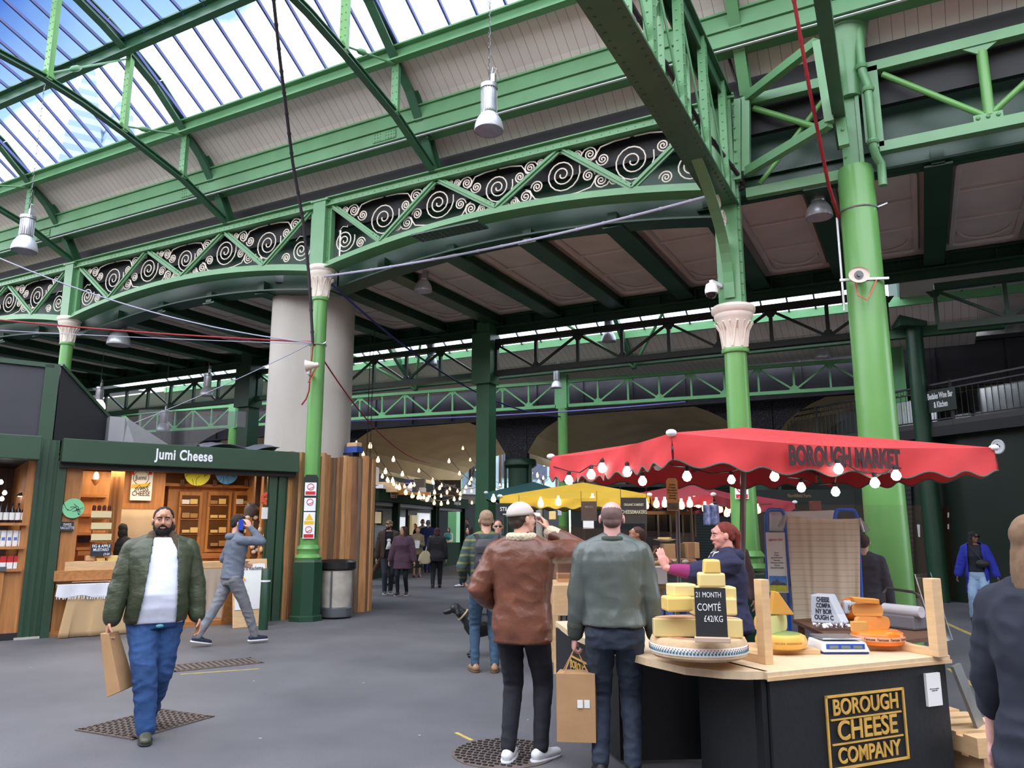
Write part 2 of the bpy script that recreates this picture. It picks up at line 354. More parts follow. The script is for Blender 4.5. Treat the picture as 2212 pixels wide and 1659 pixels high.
def girder(u0, label, tmin=0.0):
    t = thing('arched_lattice_girder', label, 'girder', (u0+BAY/2, ROW, ZS), 0, 'ornate arched girders along the column row')
    ua, ub = u0+.16, u0+BAY-.16
    b = MB(); b.bar((ua, ROW, ZT-.05), (ub, ROW, ZT-.05), .16, .14); b.box(((ua+ub)/2, ROW, ZT+.03), (ub-ua, .3, .02)); b.box(((ua+ub)/2, ROW-.1, ZT-.13), (ub-ua, .10, .015))
    b.rivets([(ua+.14*i, ROW-.081, ZT-.05) for i in range(int((ub-ua)/.14))], (0, -1, 0), .012); b.build('top_chord', GREEN, t)
    b = MB(); n = 28
    for i in range(n):
        t0, t1 = i/n, (i+1)/n; a = V((lerp(ua, ub, t0), ROW, zarch(t0))); c = V((lerp(ua, ub, t1), ROW, zarch(t1)))
        b.bar(a, c, .16, .12); b.bar(a-V((0, 0, .075)), c-V((0, 0, .075)), .34, .03)
    b.build('bottom_chord', GREEN, t)
    for s in (ua+.04, ub-.04): b = MB(); b.bar((s, ROW, ZS), (s, ROW, ZT), .10, .10, (0, 1, 0)); b.build('end_post', GREEN, t)
    nd = []
    for k in range(7):
        tt = k/6; uu = lerp(ua+.08, ub-.08, tt); nd.append((uu, (ZT-.1 if k % 2 == 0 else zarch(tt)+.06)))
    for k in range(6):
        a, c = nd[k], nd[k+1]; b = MB(); b.bar((a[0], ROW-.05, a[1]), (c[0], ROW-.05, c[1]), .035, .11, (0, 0, 1)); b.bar((a[0], ROW-.085, a[1]), (c[0], ROW-.085, c[1]), .03, .03, (0, 0, 1))
        for e in (a, c):
            d = V((c[0]-a[0], 0, c[1]-a[1])).normalized()*(1 if e is a else -1)
            b.rivets([V((e[0], ROW-.07, e[1]))+d*q+V((0, 0, .03)) for q in (.12, .22)], (0, -1, 0), .017)
        b.build('diagonal', GREEN, t)
    for k in range(0, 7):
        b = MB(); x, z = nd[k]
        if k % 2: l = x-BAY/6+.1; r = x+BAY/6-.1; scrolls(b, ((l+.05, ZT-.14), (r-.05, ZT-.14), (x, z)), False, ROW+.02)
        else:
            l = max(x-BAY/6+.12, ua+.1); r = min(x+BAY/6-.12, ub-.1); zz = zarch((x-ua)/(ub-ua)) if 0 < k < 6 else zarch(.06)
            scrolls(b, ((l, zz+.07), (r, zz+.07), (x, z)), True, ROW+.02)
        b.build('scrollwork', SCR, t, smooth=2)
    # deep arched web of the girder behind
    return t
girder(UC-BAY, 'ornate arched lattice girder at the far left edge, beyond the leftmost column')
girder(UC+.02, 'ornate arched lattice girder with cream scrolls above the cheese kiosk')
girder(UA-.02, 'nearest ornate arched lattice girder with large cream scrolls, above the market stalls')
# arched plate girders carrying the deck, one behind each ornate girder
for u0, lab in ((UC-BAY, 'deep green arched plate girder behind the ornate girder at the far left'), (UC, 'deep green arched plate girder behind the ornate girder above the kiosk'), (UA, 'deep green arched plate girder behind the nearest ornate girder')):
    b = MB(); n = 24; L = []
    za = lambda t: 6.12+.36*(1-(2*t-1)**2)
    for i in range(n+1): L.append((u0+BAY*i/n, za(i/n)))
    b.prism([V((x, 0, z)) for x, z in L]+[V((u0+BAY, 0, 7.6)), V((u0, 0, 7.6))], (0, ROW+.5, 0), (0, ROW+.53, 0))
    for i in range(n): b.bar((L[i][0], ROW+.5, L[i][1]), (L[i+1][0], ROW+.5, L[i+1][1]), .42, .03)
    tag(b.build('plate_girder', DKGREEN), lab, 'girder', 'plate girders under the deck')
b = MB(); b.box((1.5, ROW+.5, 6.95), (7.2, .04, 1.1)); b.box((1.5, ROW+.46, 6.42), (7.2, .3, .03)); b.box((1.5, ROW+.46, 6.75), (7.2, .12, .03))
for i in range(110): b.bar((-2+.06*i, ROW+.42, 6.76), (-2+.06*i+random.uniform(-.01, .01), ROW+.42, 6.86), .004, .004)
tag(b.build('plate_girder', DKGREEN), 'dark green plate girder topped with thin bird spikes, behind the right-hand lattice', 'girder')
# ---- concrete deck ceiling behind the row
ck = thing('ceiling', 'x', 'x'); del ck['label'], ck['category']; ck['kind'] = 'structure'; ck.location = (-10, 13.2, 6.55)
b = MB(); b.box((-13, 13.6, 6.66), (42, 4.6, .12)); b.build('deck_slab', PANEL, ck)
us = [-4.01+1.535*k for k in range(-18, 8)]
def panel_mesh(u, v0, v1):
    b = MB(); r = .14; l, rr = u+.27, u+1.535-.27; z = 6.58
    pts = []
    for cx, cy, a0 in ((rr-r, v1-.35-r, 0), (l+r, v1-.35-r, PI/2), (l+r, v0+.3+r, PI), (rr-r, v0+.3+r, 1.5*PI)):
        pts += [(cx+r*math.cos(a0+k*PI/8), cy+r*math.sin(a0+k*PI/8), z) for k in range(5)]
    b.tube(pts+[pts[0]], .055, 6)
    for q in (.33, .62): b.tube([(l, lerp(v0, v1, q), z), (rr, lerp(v0, v1, q), z)], .03, 5)
    m = (l+rr)/2; vv = v1-1.05
    b.tube([(m+math.cos(a)*.4, vv+math.sin(a)*.5, z) for a in [i*PI/12 for i in range(13)]], .035, 6)
    return b
for u in us[:-1]: panel_mesh(u, 11.3, 15.6).build('moulded_panel', PANEL, ck, smooth=True)
for i, u in enumerate(us):
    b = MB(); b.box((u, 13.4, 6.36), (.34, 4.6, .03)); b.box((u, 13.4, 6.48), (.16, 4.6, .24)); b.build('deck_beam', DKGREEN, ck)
b = MB(); b.box((-12, 15.75, 6.55), (44, .34, .04)); b.box((-12, 15.75, 6.3), (44, .34, .04)); b.box((-12, 15.75, 6.45), (44, .06, .6))
for i in range(60): b.box((-30+i*.77, 15.6, 6.43), (.015, .14, .24))
tag(b.build('deck_edge_girder', DKGREEN), 'long dark green girder along the far edge of the deck ceiling', 'girder')
# rivet plates under deck girders
for x, y, lab in ((970, 500, 'riveted splice plate with rows of bolts under the nearest arch'), (905, 738, 'riveted splice plate under the far deck girder')):
    p = atz(x, y, 6.38 if y < 600 else 6.25); b = MB(); b.box((p.x, p.y, p.z), (1.3, .34, .03))
    b.rivets([(p.x-.6+.1*i, p.y-.12+.08*j, p.z-.015) for i in range(13) for j in range(4)], (0, 0, -1), .022)
    tag(b.build('splice_plate', DKGREEN), lab, 'plate')
# ---- large round pillar and the framing around it
UP = -.4
t = thing('round_pillar', 'thick smooth green round pillar right of the stall umbrella', 'pillar', (UP, ROW, 0))
b = MB(); b.lathe([(.30, 0), (.30, .3), (.255, .32), (.25, 1.2), (.235, 3), (.225, 6.3), (.21, 6.36)], (UP, ROW, 0), 40); b.build('shaft', COLG, t, smooth=True)
b = MB(); b.box((UP-.03, ROW, 7.2), (.2, .24, 1.7)); b.box((UP+.1, ROW, 7.2), (.05, .3, 1.7)); b.rivets([(UP-.1, ROW-.125, 6.5+.22*i) for i in range(7)], (0, -1, 0), .02); b.build('upper_stanchion', GREEN, t)
b = MB(); b.lathe([(.13, 7.35), (.2, 7.9), (.36, 8.6), (.62, 9.4), (.7, 9.7)], (UP+.02, ROW-.1, 0), 32); b.build('flared_head', GREEN, t, smooth=True)
t = thing('downpipe', 'green cast iron rainwater pipe with collars beside the thick round pillar', 'pipe', (UP+.24, ROW-.2, 6.2))
b = MB(); x, y = UP+.2, ROW-.25
b.tube([(x, y, 9.6), (x, y, 7.6), (x+.05, y, 7.4), (x+.05, y, 6.5), (x+.07, y+.05, 6.4), (x+.12, y+.12, 6.3), (x+.12, y+.12, 6.0)], .055, 12); b.build('pipe', GREEN, t, smooth=True)
for z in (7.65, 7.3, 6.55): b = MB(); b.lathe([(.07, z), (.08, z+.03), (.07, z+.06)], (x+(.05 if z < 7.5 else 0), y, 0), 14); b.build('collar', GREEN, t)
# right truss with round tie struts
def hinge(b, p): b.rivets([V(p)+V((0, -.04, 0))], (0, -1, 0), .03)
t = thing('tubular_lattice_truss', 'green box-section truss with round strut tubes at upper right', 'truss', (2.5, ROW, 6.5))
zt, zb_, x0 = ZT-.02, 6.58, UP+.32
b = MB(); b.bar((x0-.1, ROW, zt), (6.5, ROW, zt), .14, .14); b.build('top_chord', GREEN, t)
b = MB(); b.bar((x0, ROW, zb_), (6.5, ROW, zb_), .14, .14); b.build('bottom_chord', GREEN, t)
b = MB(); b.bar((x0, ROW, zb_), (x0, ROW, zt), .12, .14, (0, 1, 0)); b.bar((x0-.12, ROW, zb_+.1), (x0-.12, ROW, zt+.15), .08, .12, (0, 1, 0)); b.build('end_post', GREEN, t)
nx = [x0+.12, x0+1.25, x0+2.4, x0+3.6, x0+4.8]
for i in range(4):
    a = V((nx[i], ROW, zt-.12 if i % 2 == 0 else zb_+.13)); c = V((nx[i+1], ROW, zb_+.13 if i % 2 == 0 else zt-.12))
    b = MB(); b.tube([a, c], .04, 10); b.build('diagonal_strut', COLG, t, smooth=True)
for i in (1, 3):
    b = MB(); b.tube([(nx[i]+.02, ROW, zb_+.14), (nx[i]+.02, ROW, zt-.15)], .065, 14); b.build('vertical_strut', COLG, t, smooth=True)
    b = MB(); b.box((nx[i], ROW-.04, zb_+.1), (.32, .03, .12)); b.rivets([(nx[i]+q, ROW-.06, zb_+.11) for q in (-.11, 0, .11)], (0, -1, 0), .028)
    b.prism([V((nx[i]+q, 0, z)) for q, z in ((-.2, zt-.07), (.2, zt-.07), (.04, zt-.18), (-.04, zt-.18))], (0, ROW-.05, 0), (0, ROW-.02, 0)); b.build('gusset', GREEN, t)
# short truss between column B and pillar
t = thing('tubular_lattice_truss', 'short green truss with crossed round struts between the low-capital column and the thick pillar', 'truss', (-1.2, ROW, 6.3))
b = MB(); b.bar((UB+.28, ROW, 7.72), (UP-.2, ROW, 7.72), .12, .14); b.build('top_chord', GREEN, t)
b = MB(); b.bar((UB+.28, ROW, 6.3), (UP-.2, ROW, 6.3), .12, .14); b.build('bottom_chord', GREEN, t)
b = MB(); b.tube([(UB+.45, ROW, 7.6), (UP-.3, ROW, 7.0)], .045, 10); b.build('strut', COLG, t, smooth=True)
b = MB(); b.tube([(UB+.45, ROW+.08, 6.45), (UP-.3, ROW+.08, 7.55)], .035, 10); b.build('strut', COLG, t, smooth=True)
# bracket frame
t = thing('bracket_frame', 'green rectangular steel frame bracketing out between two columns, top right of the nearest arch', 'frame', (-1.3, 10.2, 6.3))
A1, A2 = V((UB+.35, ROW-.15, 6.35)), V((UB+.35, ROW-.15, 7.75)); B1, B2 = V((-.72, 9.2, 6.4)), V((-.72, 9.2, 7.62))
A1 = atv(1612, 372, ROW-.12); A2 = atv(1612, 212, ROW-.12); d_ = 9.35; B1 = atd(1792, 265, 8.95); B2 = atd(1765, 92, 8.95)
for p, q in ((A1, A2), (A2, B2), (B2, B1), (B1, A1)):
    b = MB(); up = (0, 1, 0) if abs((q-p).normalized().z) > .8 else (0, 0, 1); b.bar(p, q, .11, .12, up); b.build('frame_bar', GREEN, t)
b = MB(); s_ = A1-V((.12, 0, -.05)); b.bar(s_-V((0, 0, .15)), A2-V((.12, 0, 0)), .1, .1, (0, 1, 0)); b.rivets([s_+V((0, -.06, .1+.18*i)) for i in range(7)], (0, -1, 0), .022); b.build('riveted_post', GREEN, t)
b = MB(); s_ = B1+V((.14, .12, 0)); b.bar(s_-V((0, 0, .3)), B2+V((.12, .12, .4)), .12, .1, (0, 1, 0)); b.rivets([s_+V((0, -.06, -.1+.2*i)) for i in range(8)], (0, -1, 0), .022); b.build('riveted_post', GREEN, t)
# box beam ending by the pillar
b = MB(); q0, q1 = atz(1752, -160, 6.7), atz(1822, 322, 6.7); dr = (q1-q0).normalized(); b.bar(q0-dr*3+V((0, 0, .12)), q1+V((0, 0, .12)), .15, .24)
tag(b.build('box_beam', GREEN2), 'dark green box beam hanging in front of the thick round pillar, its end cut square', 'beam')
# ---- big lattice girder running toward the camera above column B
t = thing('lattice_girder', 'large riveted lattice girder coming overhead toward the viewer from the low-capital column', 'girder', (UB, 8, 6.1))
b = MB(); U0 = UB
b.box((U0, 6.4, 6.14), (.36, 8.5, .03)); b.box((U0-.06, 6.4, 6.24), (.02, 8.5, .2)); b.box((U0+.06, 6.4, 6.24), (.02, 8.5, .2))
b.rivets([(U0+s, 2.6+.13*i, 6.125) for i in range(61) for s in (-.12, .12)], (0, 0, -1), .02); b.build('bottom_chord', GREEN2, t)
b = MB(); b.box((U0, 6.4, 7.86), (.34, 8.5, .03)); b.box((U0-.1, 6.4, 7.76), (.02, 8.5, .2)); b.box((U0+.1, 6.4, 7.76), (.02, 8.5, .2)); b.build('top_chord', GREEN2, t)
vp = [10.3, 9.15, 8.0, 6.85, 5.7, 4.5]
for i, v_ in enumerate(vp):
    b = MB()
    for s in (-.13, .13): b.box((U0+s, v_, 7.0), (.015, .2, 1.7)); b.box((U0+s*.8, v_-.1, 7.0), (.1, .012, 1.7)); b.rivets([(U0+s+(.008 if s > 0 else -.008), v_, 6.3+.13*k) for k in range(12)], (1 if s > 0 else -1, 0, 0), .014)
    b.rivets([(U0+s, v_-.107, 6.3+.13*k) for k in range(12) for s in (-.1, .1)], (0, -1, 0), .014)
    b.build('riveted_post', GREEN, t)
for i in range(5):
    b = MB()
    for s in (-.1, .1): b.bar((U0+s, vp[i], 6.3 if s > 0 else 7.7), (U0+s, vp[i+1], 7.7 if s > 0 else 6.3), .012, .09)
    b.build('lattice_bar', GREEN, t)
# scroll bracket below the big girder
t = thing('arched_bracket', 'narrow curved bracket filled with cream scrolls, seen edge-on against the low-capital column', 'bracket', (UB-.05, 10.3, 5))
pts = [V((UB, ROW-.18-1.6*(k/12)**2.2, 4.75+1.4*(k/12)**.75)) for k in range(13)]
b = MB()
for i in range(12): b.bar(pts[i], pts[i+1], .14, .03, (0, 1, 0))
b.build('curved_rib', GREEN, t)
b = MB()
for cy, cz, r in ((ROW-.32, 5.85, .15), (ROW-.62, 5.98, .13), (ROW-.25, 5.5, .09), (ROW-.95, 6.03, .07)):
    b.tube([V((UB+.0, y_, z_)) for y_, z_ in spiral(cy, cz, r, 2.4, 0, 1)], .014, 5)
b.build('scrollwork', SCR, t, smooth=2)
# ================================================================= glazed roof of the near hall
RIB = [(10.72, 7.84), (10.32, 8.5), (9.9, 9.02), (9.45, 9.4), (8.74, 9.98), (8.12, 10.32), (7.6, 10.56), (7.1, 10.74), (6.3, 10.95), (5.4, 11.1), (4.4, 11.16)]
TIE = [(10.62, 7.84), (9.49, 8.33), (8.15, 8.69), (7.37, 8.86), (6.65, 8.95), (5.6, 8.98), (4.4, 8.98)]
def interp(L, v):
    for (v0, z0), (v1, z1) in zip(L, L[1:]):
        if v1 <= v <= v0: return lerp(z0, z1, (v-v0)/(v1-v0))
    return L[-1][1]
def rib(u, label):
    t = thing('roof_rib', label, 'roof truss', (u, 8, 7.8), 0, 'arched ribs of the glazed roof')
    b = MB()
    for (v0, z0), (v1, z1) in zip(RIB, RIB[1:]):
        a, c = V((u, v0, z0)), V((u, v1, z1)); b.ibar(a, c, .16, .2, .025)
    b.build('arched_chord', GREEN2, t)
    b = MB()
    for (v0, z0), (v1, z1) in zip(TIE, TIE[1:]): b.ibar((u, v0, z0), (u, v1, z1), .12, .1, .02)
    b.build('tie_chord', GREEN2, t)
    for v in (9.49, 8.17, 6.75):
        zt, zb = interp(RIB, v), interp(TIE, v); b = MB(); b.bar((u, v, zb), (u, v, zt), .09, .09, (0, 1, 0)); b.box((u, v-.05, (zt+zb)/2), (.14, .012, zt-zb))
        b.rivets([(u+s, v-.06, zb+.12+.13*i) for i in range(int((zt-zb-.2)/.13)) for s in (-.04, .04)], (0, -1, 0), .011)
        b.prism([V((0, y, z)) for y, z in ((v-.18, zb+.03), (v+.18, zb-.03), (v+.04, zb+.2), (v-.04, zb+.2))], (u-.01, 0, 0), (u+.01, 0, 0)); b.build('post', COLG if v < 9 else GREEN, t)
    for (va, vb) in ((8.17, 9.49), (6.75, 8.17)):
        b = MB(); a, c = V((u, va, interp(TIE, va)+.12)), V((u, vb, interp(RIB, vb)-.12)); b.tube([a, c], .018, 8); m = a.lerp(c, .3); d = (c-a).normalized()
        b.lathe([(.02, -.12), (.05, -.05), (.05, .05), (.02, .12)], m, 10, axis=d); b.build('tie_rod', GREEN, t, smooth=True)
    b = MB(); b.box((u+.1, 10.33, 8.45), (.03, .12, .36)); b.rivets([(u+.1, 10.25, 8.33+.12*i) for i in range(3)], (0, -1, 0), .028); b.build('bracket_plate', GREEN2, t)
    return t
rib(-12.28, 'arched roof rib landing on the ornate girder above the kiosk sign')
rib(-7.16, 'arched roof rib landing on the nearest ornate girder, right of the tall cable')
rib(-17.4, 'arched roof rib at the far left, above the leftmost white capital')
t = thing('roof_rib', 'light green arched roof rib at upper right, passing behind the big riveted lattice girder', 'roof truss', (-2.05, 9, 7.8), 0, 'arched ribs of the glazed roof')
b = MB()
for (v0, z0), (v1, z1) in list(zip(RIB, RIB[1:]))[:6]: b.ibar((UB+.36, v0, z0), (UB+.36, v1, z1), .16, .2, .025)
b.build('arched_chord', GREEN, t)
def purlin(v, z, h, lab, m=GREEN):
    b = MB(); b.box((-11, v, z), (34, .05, h)); b.box((-11, v-.05, z-h/2), (34, .14, .03)); b.box((-11, v-.05, z+h/2), (34, .14, .03))
    tag(b.build('purlin', m), lab, 'purlin', 'long purlins of the glazed roof')
purlin(9.42, 9.36, .24, 'long green purlin under the lower edge of the roof glass')
purlin(8.02, 10.28, .28, 'long green purlin across the middle of the roof glass', GREEN2)
purlin(6.15, 10.9, .28, 'long green purlin near the top left corner of the roof glass', GREEN2)
# glass and its bars
GLAZ = glassmat('roof_glass', (.93, .95, .97), .03, .1); BARM = mat('glazing_bar_fringe_blue', G(74, 84, 140), .5)  # bar blue is lens colour fringing put into the paint
gl = thing('window_1', 'x', 'x'); del gl['label'], gl['category']; gl['kind'] = 'structure'; gl.location = (-11, 7, 9.5)
prof = [(9.45, 9.52), (8.02, 10.44), (6.15, 11.08), (4.4, 11.3)]
b = MB()
for (v0, z0), (v1, z1) in zip(prof, prof[1:]): b.hexa([(x, y, z) for dz in (0, .012) for x, y, z in ((-28, v0, z0+dz), (6, v0, z0+dz), (6, v1, z1+dz), (-28, v1, z1+dz))])
b.build('glass', GLAZ, gl)
b = MB()
for i in range(67):
    u = -28.1+.513*i
    for (v0, z0), (v1, z1) in zip(prof, prof[1:]): b.bar((u, v0, z0-.03), (u, v1, z1-.03), .035, .06)
b.build('glazing_bar', BARM, gl)['kind'] = 'stuff'
# cream boarding from the glass down past the gutter
cl = thing('ceiling', 'x', 'x'); del cl['label'], cl['category']; cl['kind'] = 'structure'; cl.location = (-11, 10, 8)
b = MB(); pr = [(9.44, 9.36), (9.75, 9.2), (10.1, 8.95), (10.45, 8.62), (10.7, 8.38), (10.9, 8.2)]
for (v0, z0), (v1, z1) in zip(pr, pr[1:]): b.hexa([(x, y, z) for dz in (0, .05) for x, y, z in ((-28, v0, z0+dz), (6.5, v0, z0+dz), (6.5, v1, z1+dz), (-28, v1, z1+dz))])
b.build('roof_boarding', BOARD, cl)
b = MB(); b.box((-10, 10.98, 7.82), (38, .1, 1.04)); struct(b.build('wall_back', BLACK))  # black sheet put in for the dark gap behind the ornate girder
gt = thing('gutter_beam', 'long deep green gutter beam with a pale lower edge below the cream roof boarding', 'beam', (-11, 10.35, 8.3))
b = MB(); b.hexa([(x, y, z) for z, w_ in ((8.34, 0), (8.56, 0)) for x, y in ((-28, 10.16+w_), (6.5, 10.16+w_), (6.5, 10.5), (-28, 10.5))]); b.hexa([(x, y, z) for z in (8.565, 8.80) for x, y in ((-28, 10.12), (6.5, 10.12), (6.5, 10.2), (-28, 10.2))]); b.hexa([(x, y, z) for z in (8.80, 8.83) for x, y in ((-28, 10.08), (6.5, 10.08), (6.5, 10.3), (-28, 10.3))]); b.build('web', GREEN, gt)
b = MB(); b.box((-11, 10.22, 8.315), (34, .04, .014)); b.build('pale_edge', WHITE, gt)
for k, (u, lab) in enumerate(((-12.9, 0), (-7.9, 0), (-17.9, 0))):
    b = MB(); b.box((u, 10.15, 8.45), (.5, .012, .16)); b.rivets([(u-.2+.06*i, 10.143, 8.39+.06*j) for i in range(8) if i != 3 for j in range(3)], (0, -1, 0), .014); b.build('riveted_plate', GREEN, gt)
# pointed glass tower beyond the roof
TW = stripemat('tower_glass', (.30, .38, .5), (.17, .25, .37), 1/3.2, 'Z', .5, .3)
p = atd(175, 330, 170); top = atd(120, 180, 170); r0 = 9
b = MB(); b.lathe([(r0, 0), (r0*1.0, p.z-8), (r0*.8, p.z+2), (r0*.45, top.z-4), (.3, top.z+8)], (p.x, p.y, 0), 6); b.lathe([(r0*.6, 0), (r0*.6, p.z), (r0*.25, top.z-6)], (p.x+9, p.y+4, 0), 5)
tag(b.build('tower', TW), 'tall pale glass tower tapering to a point, seen through the roof glass at upper left', 'building')
# cables and wires
CBL = mat('cable_dark', (.03, .022, .03), .6); CRED = mat('cable_red', G(150, 30, 40), .5); CWH = mat('cable_pale', G(170, 168, 190), .5); CORG = mat('cable_orange', G(214, 110, 80), .5)
def cable(pts, r, m, lab, name='cable', lump=0):
    b = MB(); b.tube(pts, r, 8)
    if lump:
        L = [V(p) for p in pts]
        for a, c in zip(L, L[1:]):
            n = max(1, int((c-a).length/.35))
            for i in range(n): q = a.lerp(c, (i+.5)/n); b.lathe([(r*1.25, -.02), (r*1.25, .02)], q, 8, axis=c-a)
    return tag(b.build(name, m, smooth=True), lab, 'cable')
hub = V((UA+.05, ROW-.2, 4.95))
cable([atd(588, -30, 10.2), atd(605, 130, 11.2), atd(632, 350, 12.6), atd(655, 480, 13.2), atd(668, 600, 13.6), hub], .028, CBL, 'thick dark taped cable dropping from the roof to the column by the log wall', lump=1)
cable(catenary(atd(-30, 545, 13), hub, .25), .012, CWH, 'pale wire sagging from the far left toward the column by the log wall', 'wire')
cable(catenary(atd(-30, 688, 15), hub+V((0, 0, .02)), .05), .016, CRED, 'red cable strung level across in front of the leftmost white capital', 'wire')
cable(catenary(atd(-30, 712, 15), hub-V((0, 0, .02)), .02), .007, CWH, 'thin white wire just below the level red cable', 'wire')
cable(catenary(hub, atd(150, 965, 16.5), .1), .008, CWH, 'thin spiky wire slanting down from the column toward the kiosk roof', 'wire')
cable(catenary(V((UA+.15, ROW-.1, 6.25)), atv(1525, 425, ROW-.2), .12), .022, CWH, 'pale bundled cable strung under the nearest ornate arch', lump=1)
cable(catenary(V((UA+.15, ROW, 6.2)), atd(1210, 900, 22), .6, 20), .022, mat('cable_blue', G(40, 40, 90), .5), 'dark blue cable running back from the column under the deck', 'wire')
cable(catenary(hub, atd(930, 1000, 22), .5, 20), .014, CRED, 'thin red cable running back and down from the column toward the string lights', 'wire')
cable([atd(1335, -40, 7.5), atd(1450, 160, 8.6), atd(1520, 280, 9.6), atd(1600, 385, 10.3), atd(1607, 402, 10.4), atd(1596, 410, 10.4)], .032, CBL, 'thick dark cable bundle hanging along the big riveted lattice girder', lump=1)
cable([atd(1708, -40, 8.0), atd(1750, 200, 8.6), atd(1790, 400, 9.2), V((UP-.25, ROW-.05, 5.7))], .022, CRED, 'dark red cable dropping to the thick round pillar', lump=1)
cable([V((UP-.27, ROW-.05, 5.7)), V((UP-.27, ROW-.05, 4.4))], .014, WHITE, 'white conduit down the left side of the thick round pillar', 'conduit')
cable([atd(1555, -20, 10.2), atd(1563, 90, 10.2), atd(1592, 180, 10.3)], .02, CBL, 'short dark cable hanging from the gutter right of the big lattice girder', 'wire')
cable(catenary(atd(745, 910, 19.5), atd(1480, 868, 20.5), .08), .018, mat('cable_lilac', G(110, 110, 180), .5), 'pale blue cable strung along under the pale green far truss', 'wire')
# ---- pendant bay lamps
LAMPG = mat('lamp_reflector', G(196, 200, 206), .3, .3, var=.08, vsc=20); 
def bay_lamp(p, r, L, label, lit=False, chain=2.0):
    p = V(p); t = thing('bay_lamp', label, 'lamp', p, 0, 'hanging bay lamps')
    b = MB(); b.lathe([(r*.98, 0), (r, .01), (r*.97, r*.35), (r*.86, r*.75), (r*.62, r*1.15), (r*.45, r*1.3), (r*.43, r*1.28), (r*.6, r*1.1), (r*.84, r*.7), (r*.95, r*.3), (r*.96, .005)], p, 28)
    b.f = b.f[:-2]; b.build('shade', mat('lamp_lit', (.9, .9, .85), .5, emit=(1, .97, .9), es=3) if lit else LAMPG, t, smooth=True)
    b = MB(); z = r*1.28; b.lathe([(r*.45, z), (r*.5, z+.02), (r*.48, z+L), (r*.6, z+L+.01), (r*.6, z+L+.06), (r*.3, z+L+.09)], p, 24)
    for k in range(20): a = k*PI/10; b.bar(p+V((math.cos(a)*r*.5, math.sin(a)*r*.5, z+.02)), p+V((math.cos(a)*r*.5, math.sin(a)*r*.5, z+L)), .008, .02, (math.cos(a), math.sin(a), 0))
    b.build('gear_housing', STEEL, t, smooth=True)
    b = MB(); b.box(p+V((.06, 0, z+L+.13)), (.05, .05, .1)); b.tube([p+V((.06, 0, z+L+.15)), p+V((.1, 0, z+L+.24)), p+V((.05, 0, z+L+.28)), p+V((.03, 0, z+L+.18))], .007, 6); b.build('connector', STEEL, t)
    b = MB(); q = p+V((0, 0, z+L+.08)); n = int(chain/.07)
    for i in range(n): a = V((.012, 0, 0)) if i % 2 else V((0, .012, 0)); c0_ = q+V((0, 0, .07*i)); b.tube([c0_+a, c0_+a*1.2+V((0, 0, .035)), c0_+V((0, 0, .075)), c0_-a*1.2+V((0, 0, .035)), c0_+a], .005, 4, cap=False)
    b.build('chain', GREY, t)
bay_lamp(atd(1056, 283, 8.2), .17, .30, 'large silver bay lamp on a long chain in front of the cream roof boarding', chain=1.6)
bay_lamp(atd(52, 543, 12.2), .2, .30, 'silver bay lamp on a long chain at the left edge below the roof rib', chain=2.6)
bay_lamp(atd(256, 746, 18.0), .27, .28, 'smoky glass bay lamp under the deck left of the concrete pillar', chain=.6)
bay_lamp(atd(914, 630, 14.6), .18, .36, 'tall slim bay lamp under the deck between the white capital and the pale cable', chain=.35)
bay_lamp(atd(1770, 470, 10.6), .19, .30, 'bay lamp with grey shade hanging left of the thick round pillar', chain=.3)
bay_lamp(atd(930, 788, 19), .17, .34, 'small dark bay lamp above the far truss, left of the dark post', chain=.5)
bay_lamp(atd(1315, 738, 17), .17, .34, 'small dim bay lamp before the bright roof strip, right of centre', chain=.3)
bay_lamp(atd(1202, 838, 21), .15, .3, 'small silver bay lamp on top of the pale green far column', chain=.2)
bay_lamp(atd(1776, 774, 19), .18, .28, 'small pale blue bay lamp on a white cord left of the thick round pillar', chain=1.4)
bay_lamp(atd(212, 882, 21), .18, .3, 'glowing white bay lamp above the grey duct behind the kiosk', lit=True, chain=1.2)
bay_lamp(atd(446, 855, 20), .18, .3, 'dark bay lamp hanging among the trusses between the kiosk and the concrete pillar', chain=.4)
bay_lamp(atd(352, 932, 21), .18, .28, 'pale bay lamp low over the kiosk roof before the netting', chain=2.0)
# ================================================================= ground
fl = MB(); fl.box((0, 60, -.05), (400, 400, .1))
AS = bpy.data.materials.new('asphalt'); AS.use_nodes = True; t = AS.node_tree; bs = t.nodes['Principled BSDF']; bs.inputs['Roughness'].default_value = .62
tc = t.nodes.new('ShaderNodeTexCoord'); n1 = t.nodes.new('ShaderNodeTexNoise'); n1.inputs['Scale'].default_value = .7; n1.inputs['Detail'].default_value = 6
n2 = t.nodes.new('ShaderNodeTexNoise'); n2.inputs['Scale'].default_value = 60; n2.inputs['Detail'].default_value = 3
for n_ in (n1, n2): t.links.new(tc.outputs['Object'], n_.inputs['Vector'])
cr = t.nodes.new('ShaderNodeValToRGB'); cr.color_ramp.elements[0].position = .32; cr.color_ramp.elements[0].color = (*G(86, 86, 92), 1); cr.color_ramp.elements[1].position = .7; cr.color_ramp.elements[1].color = (*G(112, 111, 116), 1)
t.links.new(n1.outputs[0], cr.inputs[0]); mxx = t.nodes.new('ShaderNodeMix'); mxx.data_type = 'RGBA'; mxx.blend_type = 'MULTIPLY'; mxx.inputs[0].default_value = .35
t.links.new(cr.outputs[0], mxx.inputs[6]); t.links.new(n2.outputs[0], mxx.inputs[7]); 
vo = t.nodes.new('ShaderNodeTexVoronoi'); vo.inputs['Scale'].default_value = 2.3; t.links.new(tc.outputs['Object'], vo.inputs['Vector'])
lt = t.nodes.new('ShaderNodeMath'); lt.operation = 'LESS_THAN'; lt.inputs[1].default_value = .028; t.links.new(vo.outputs['Distance'], lt.inputs[0])
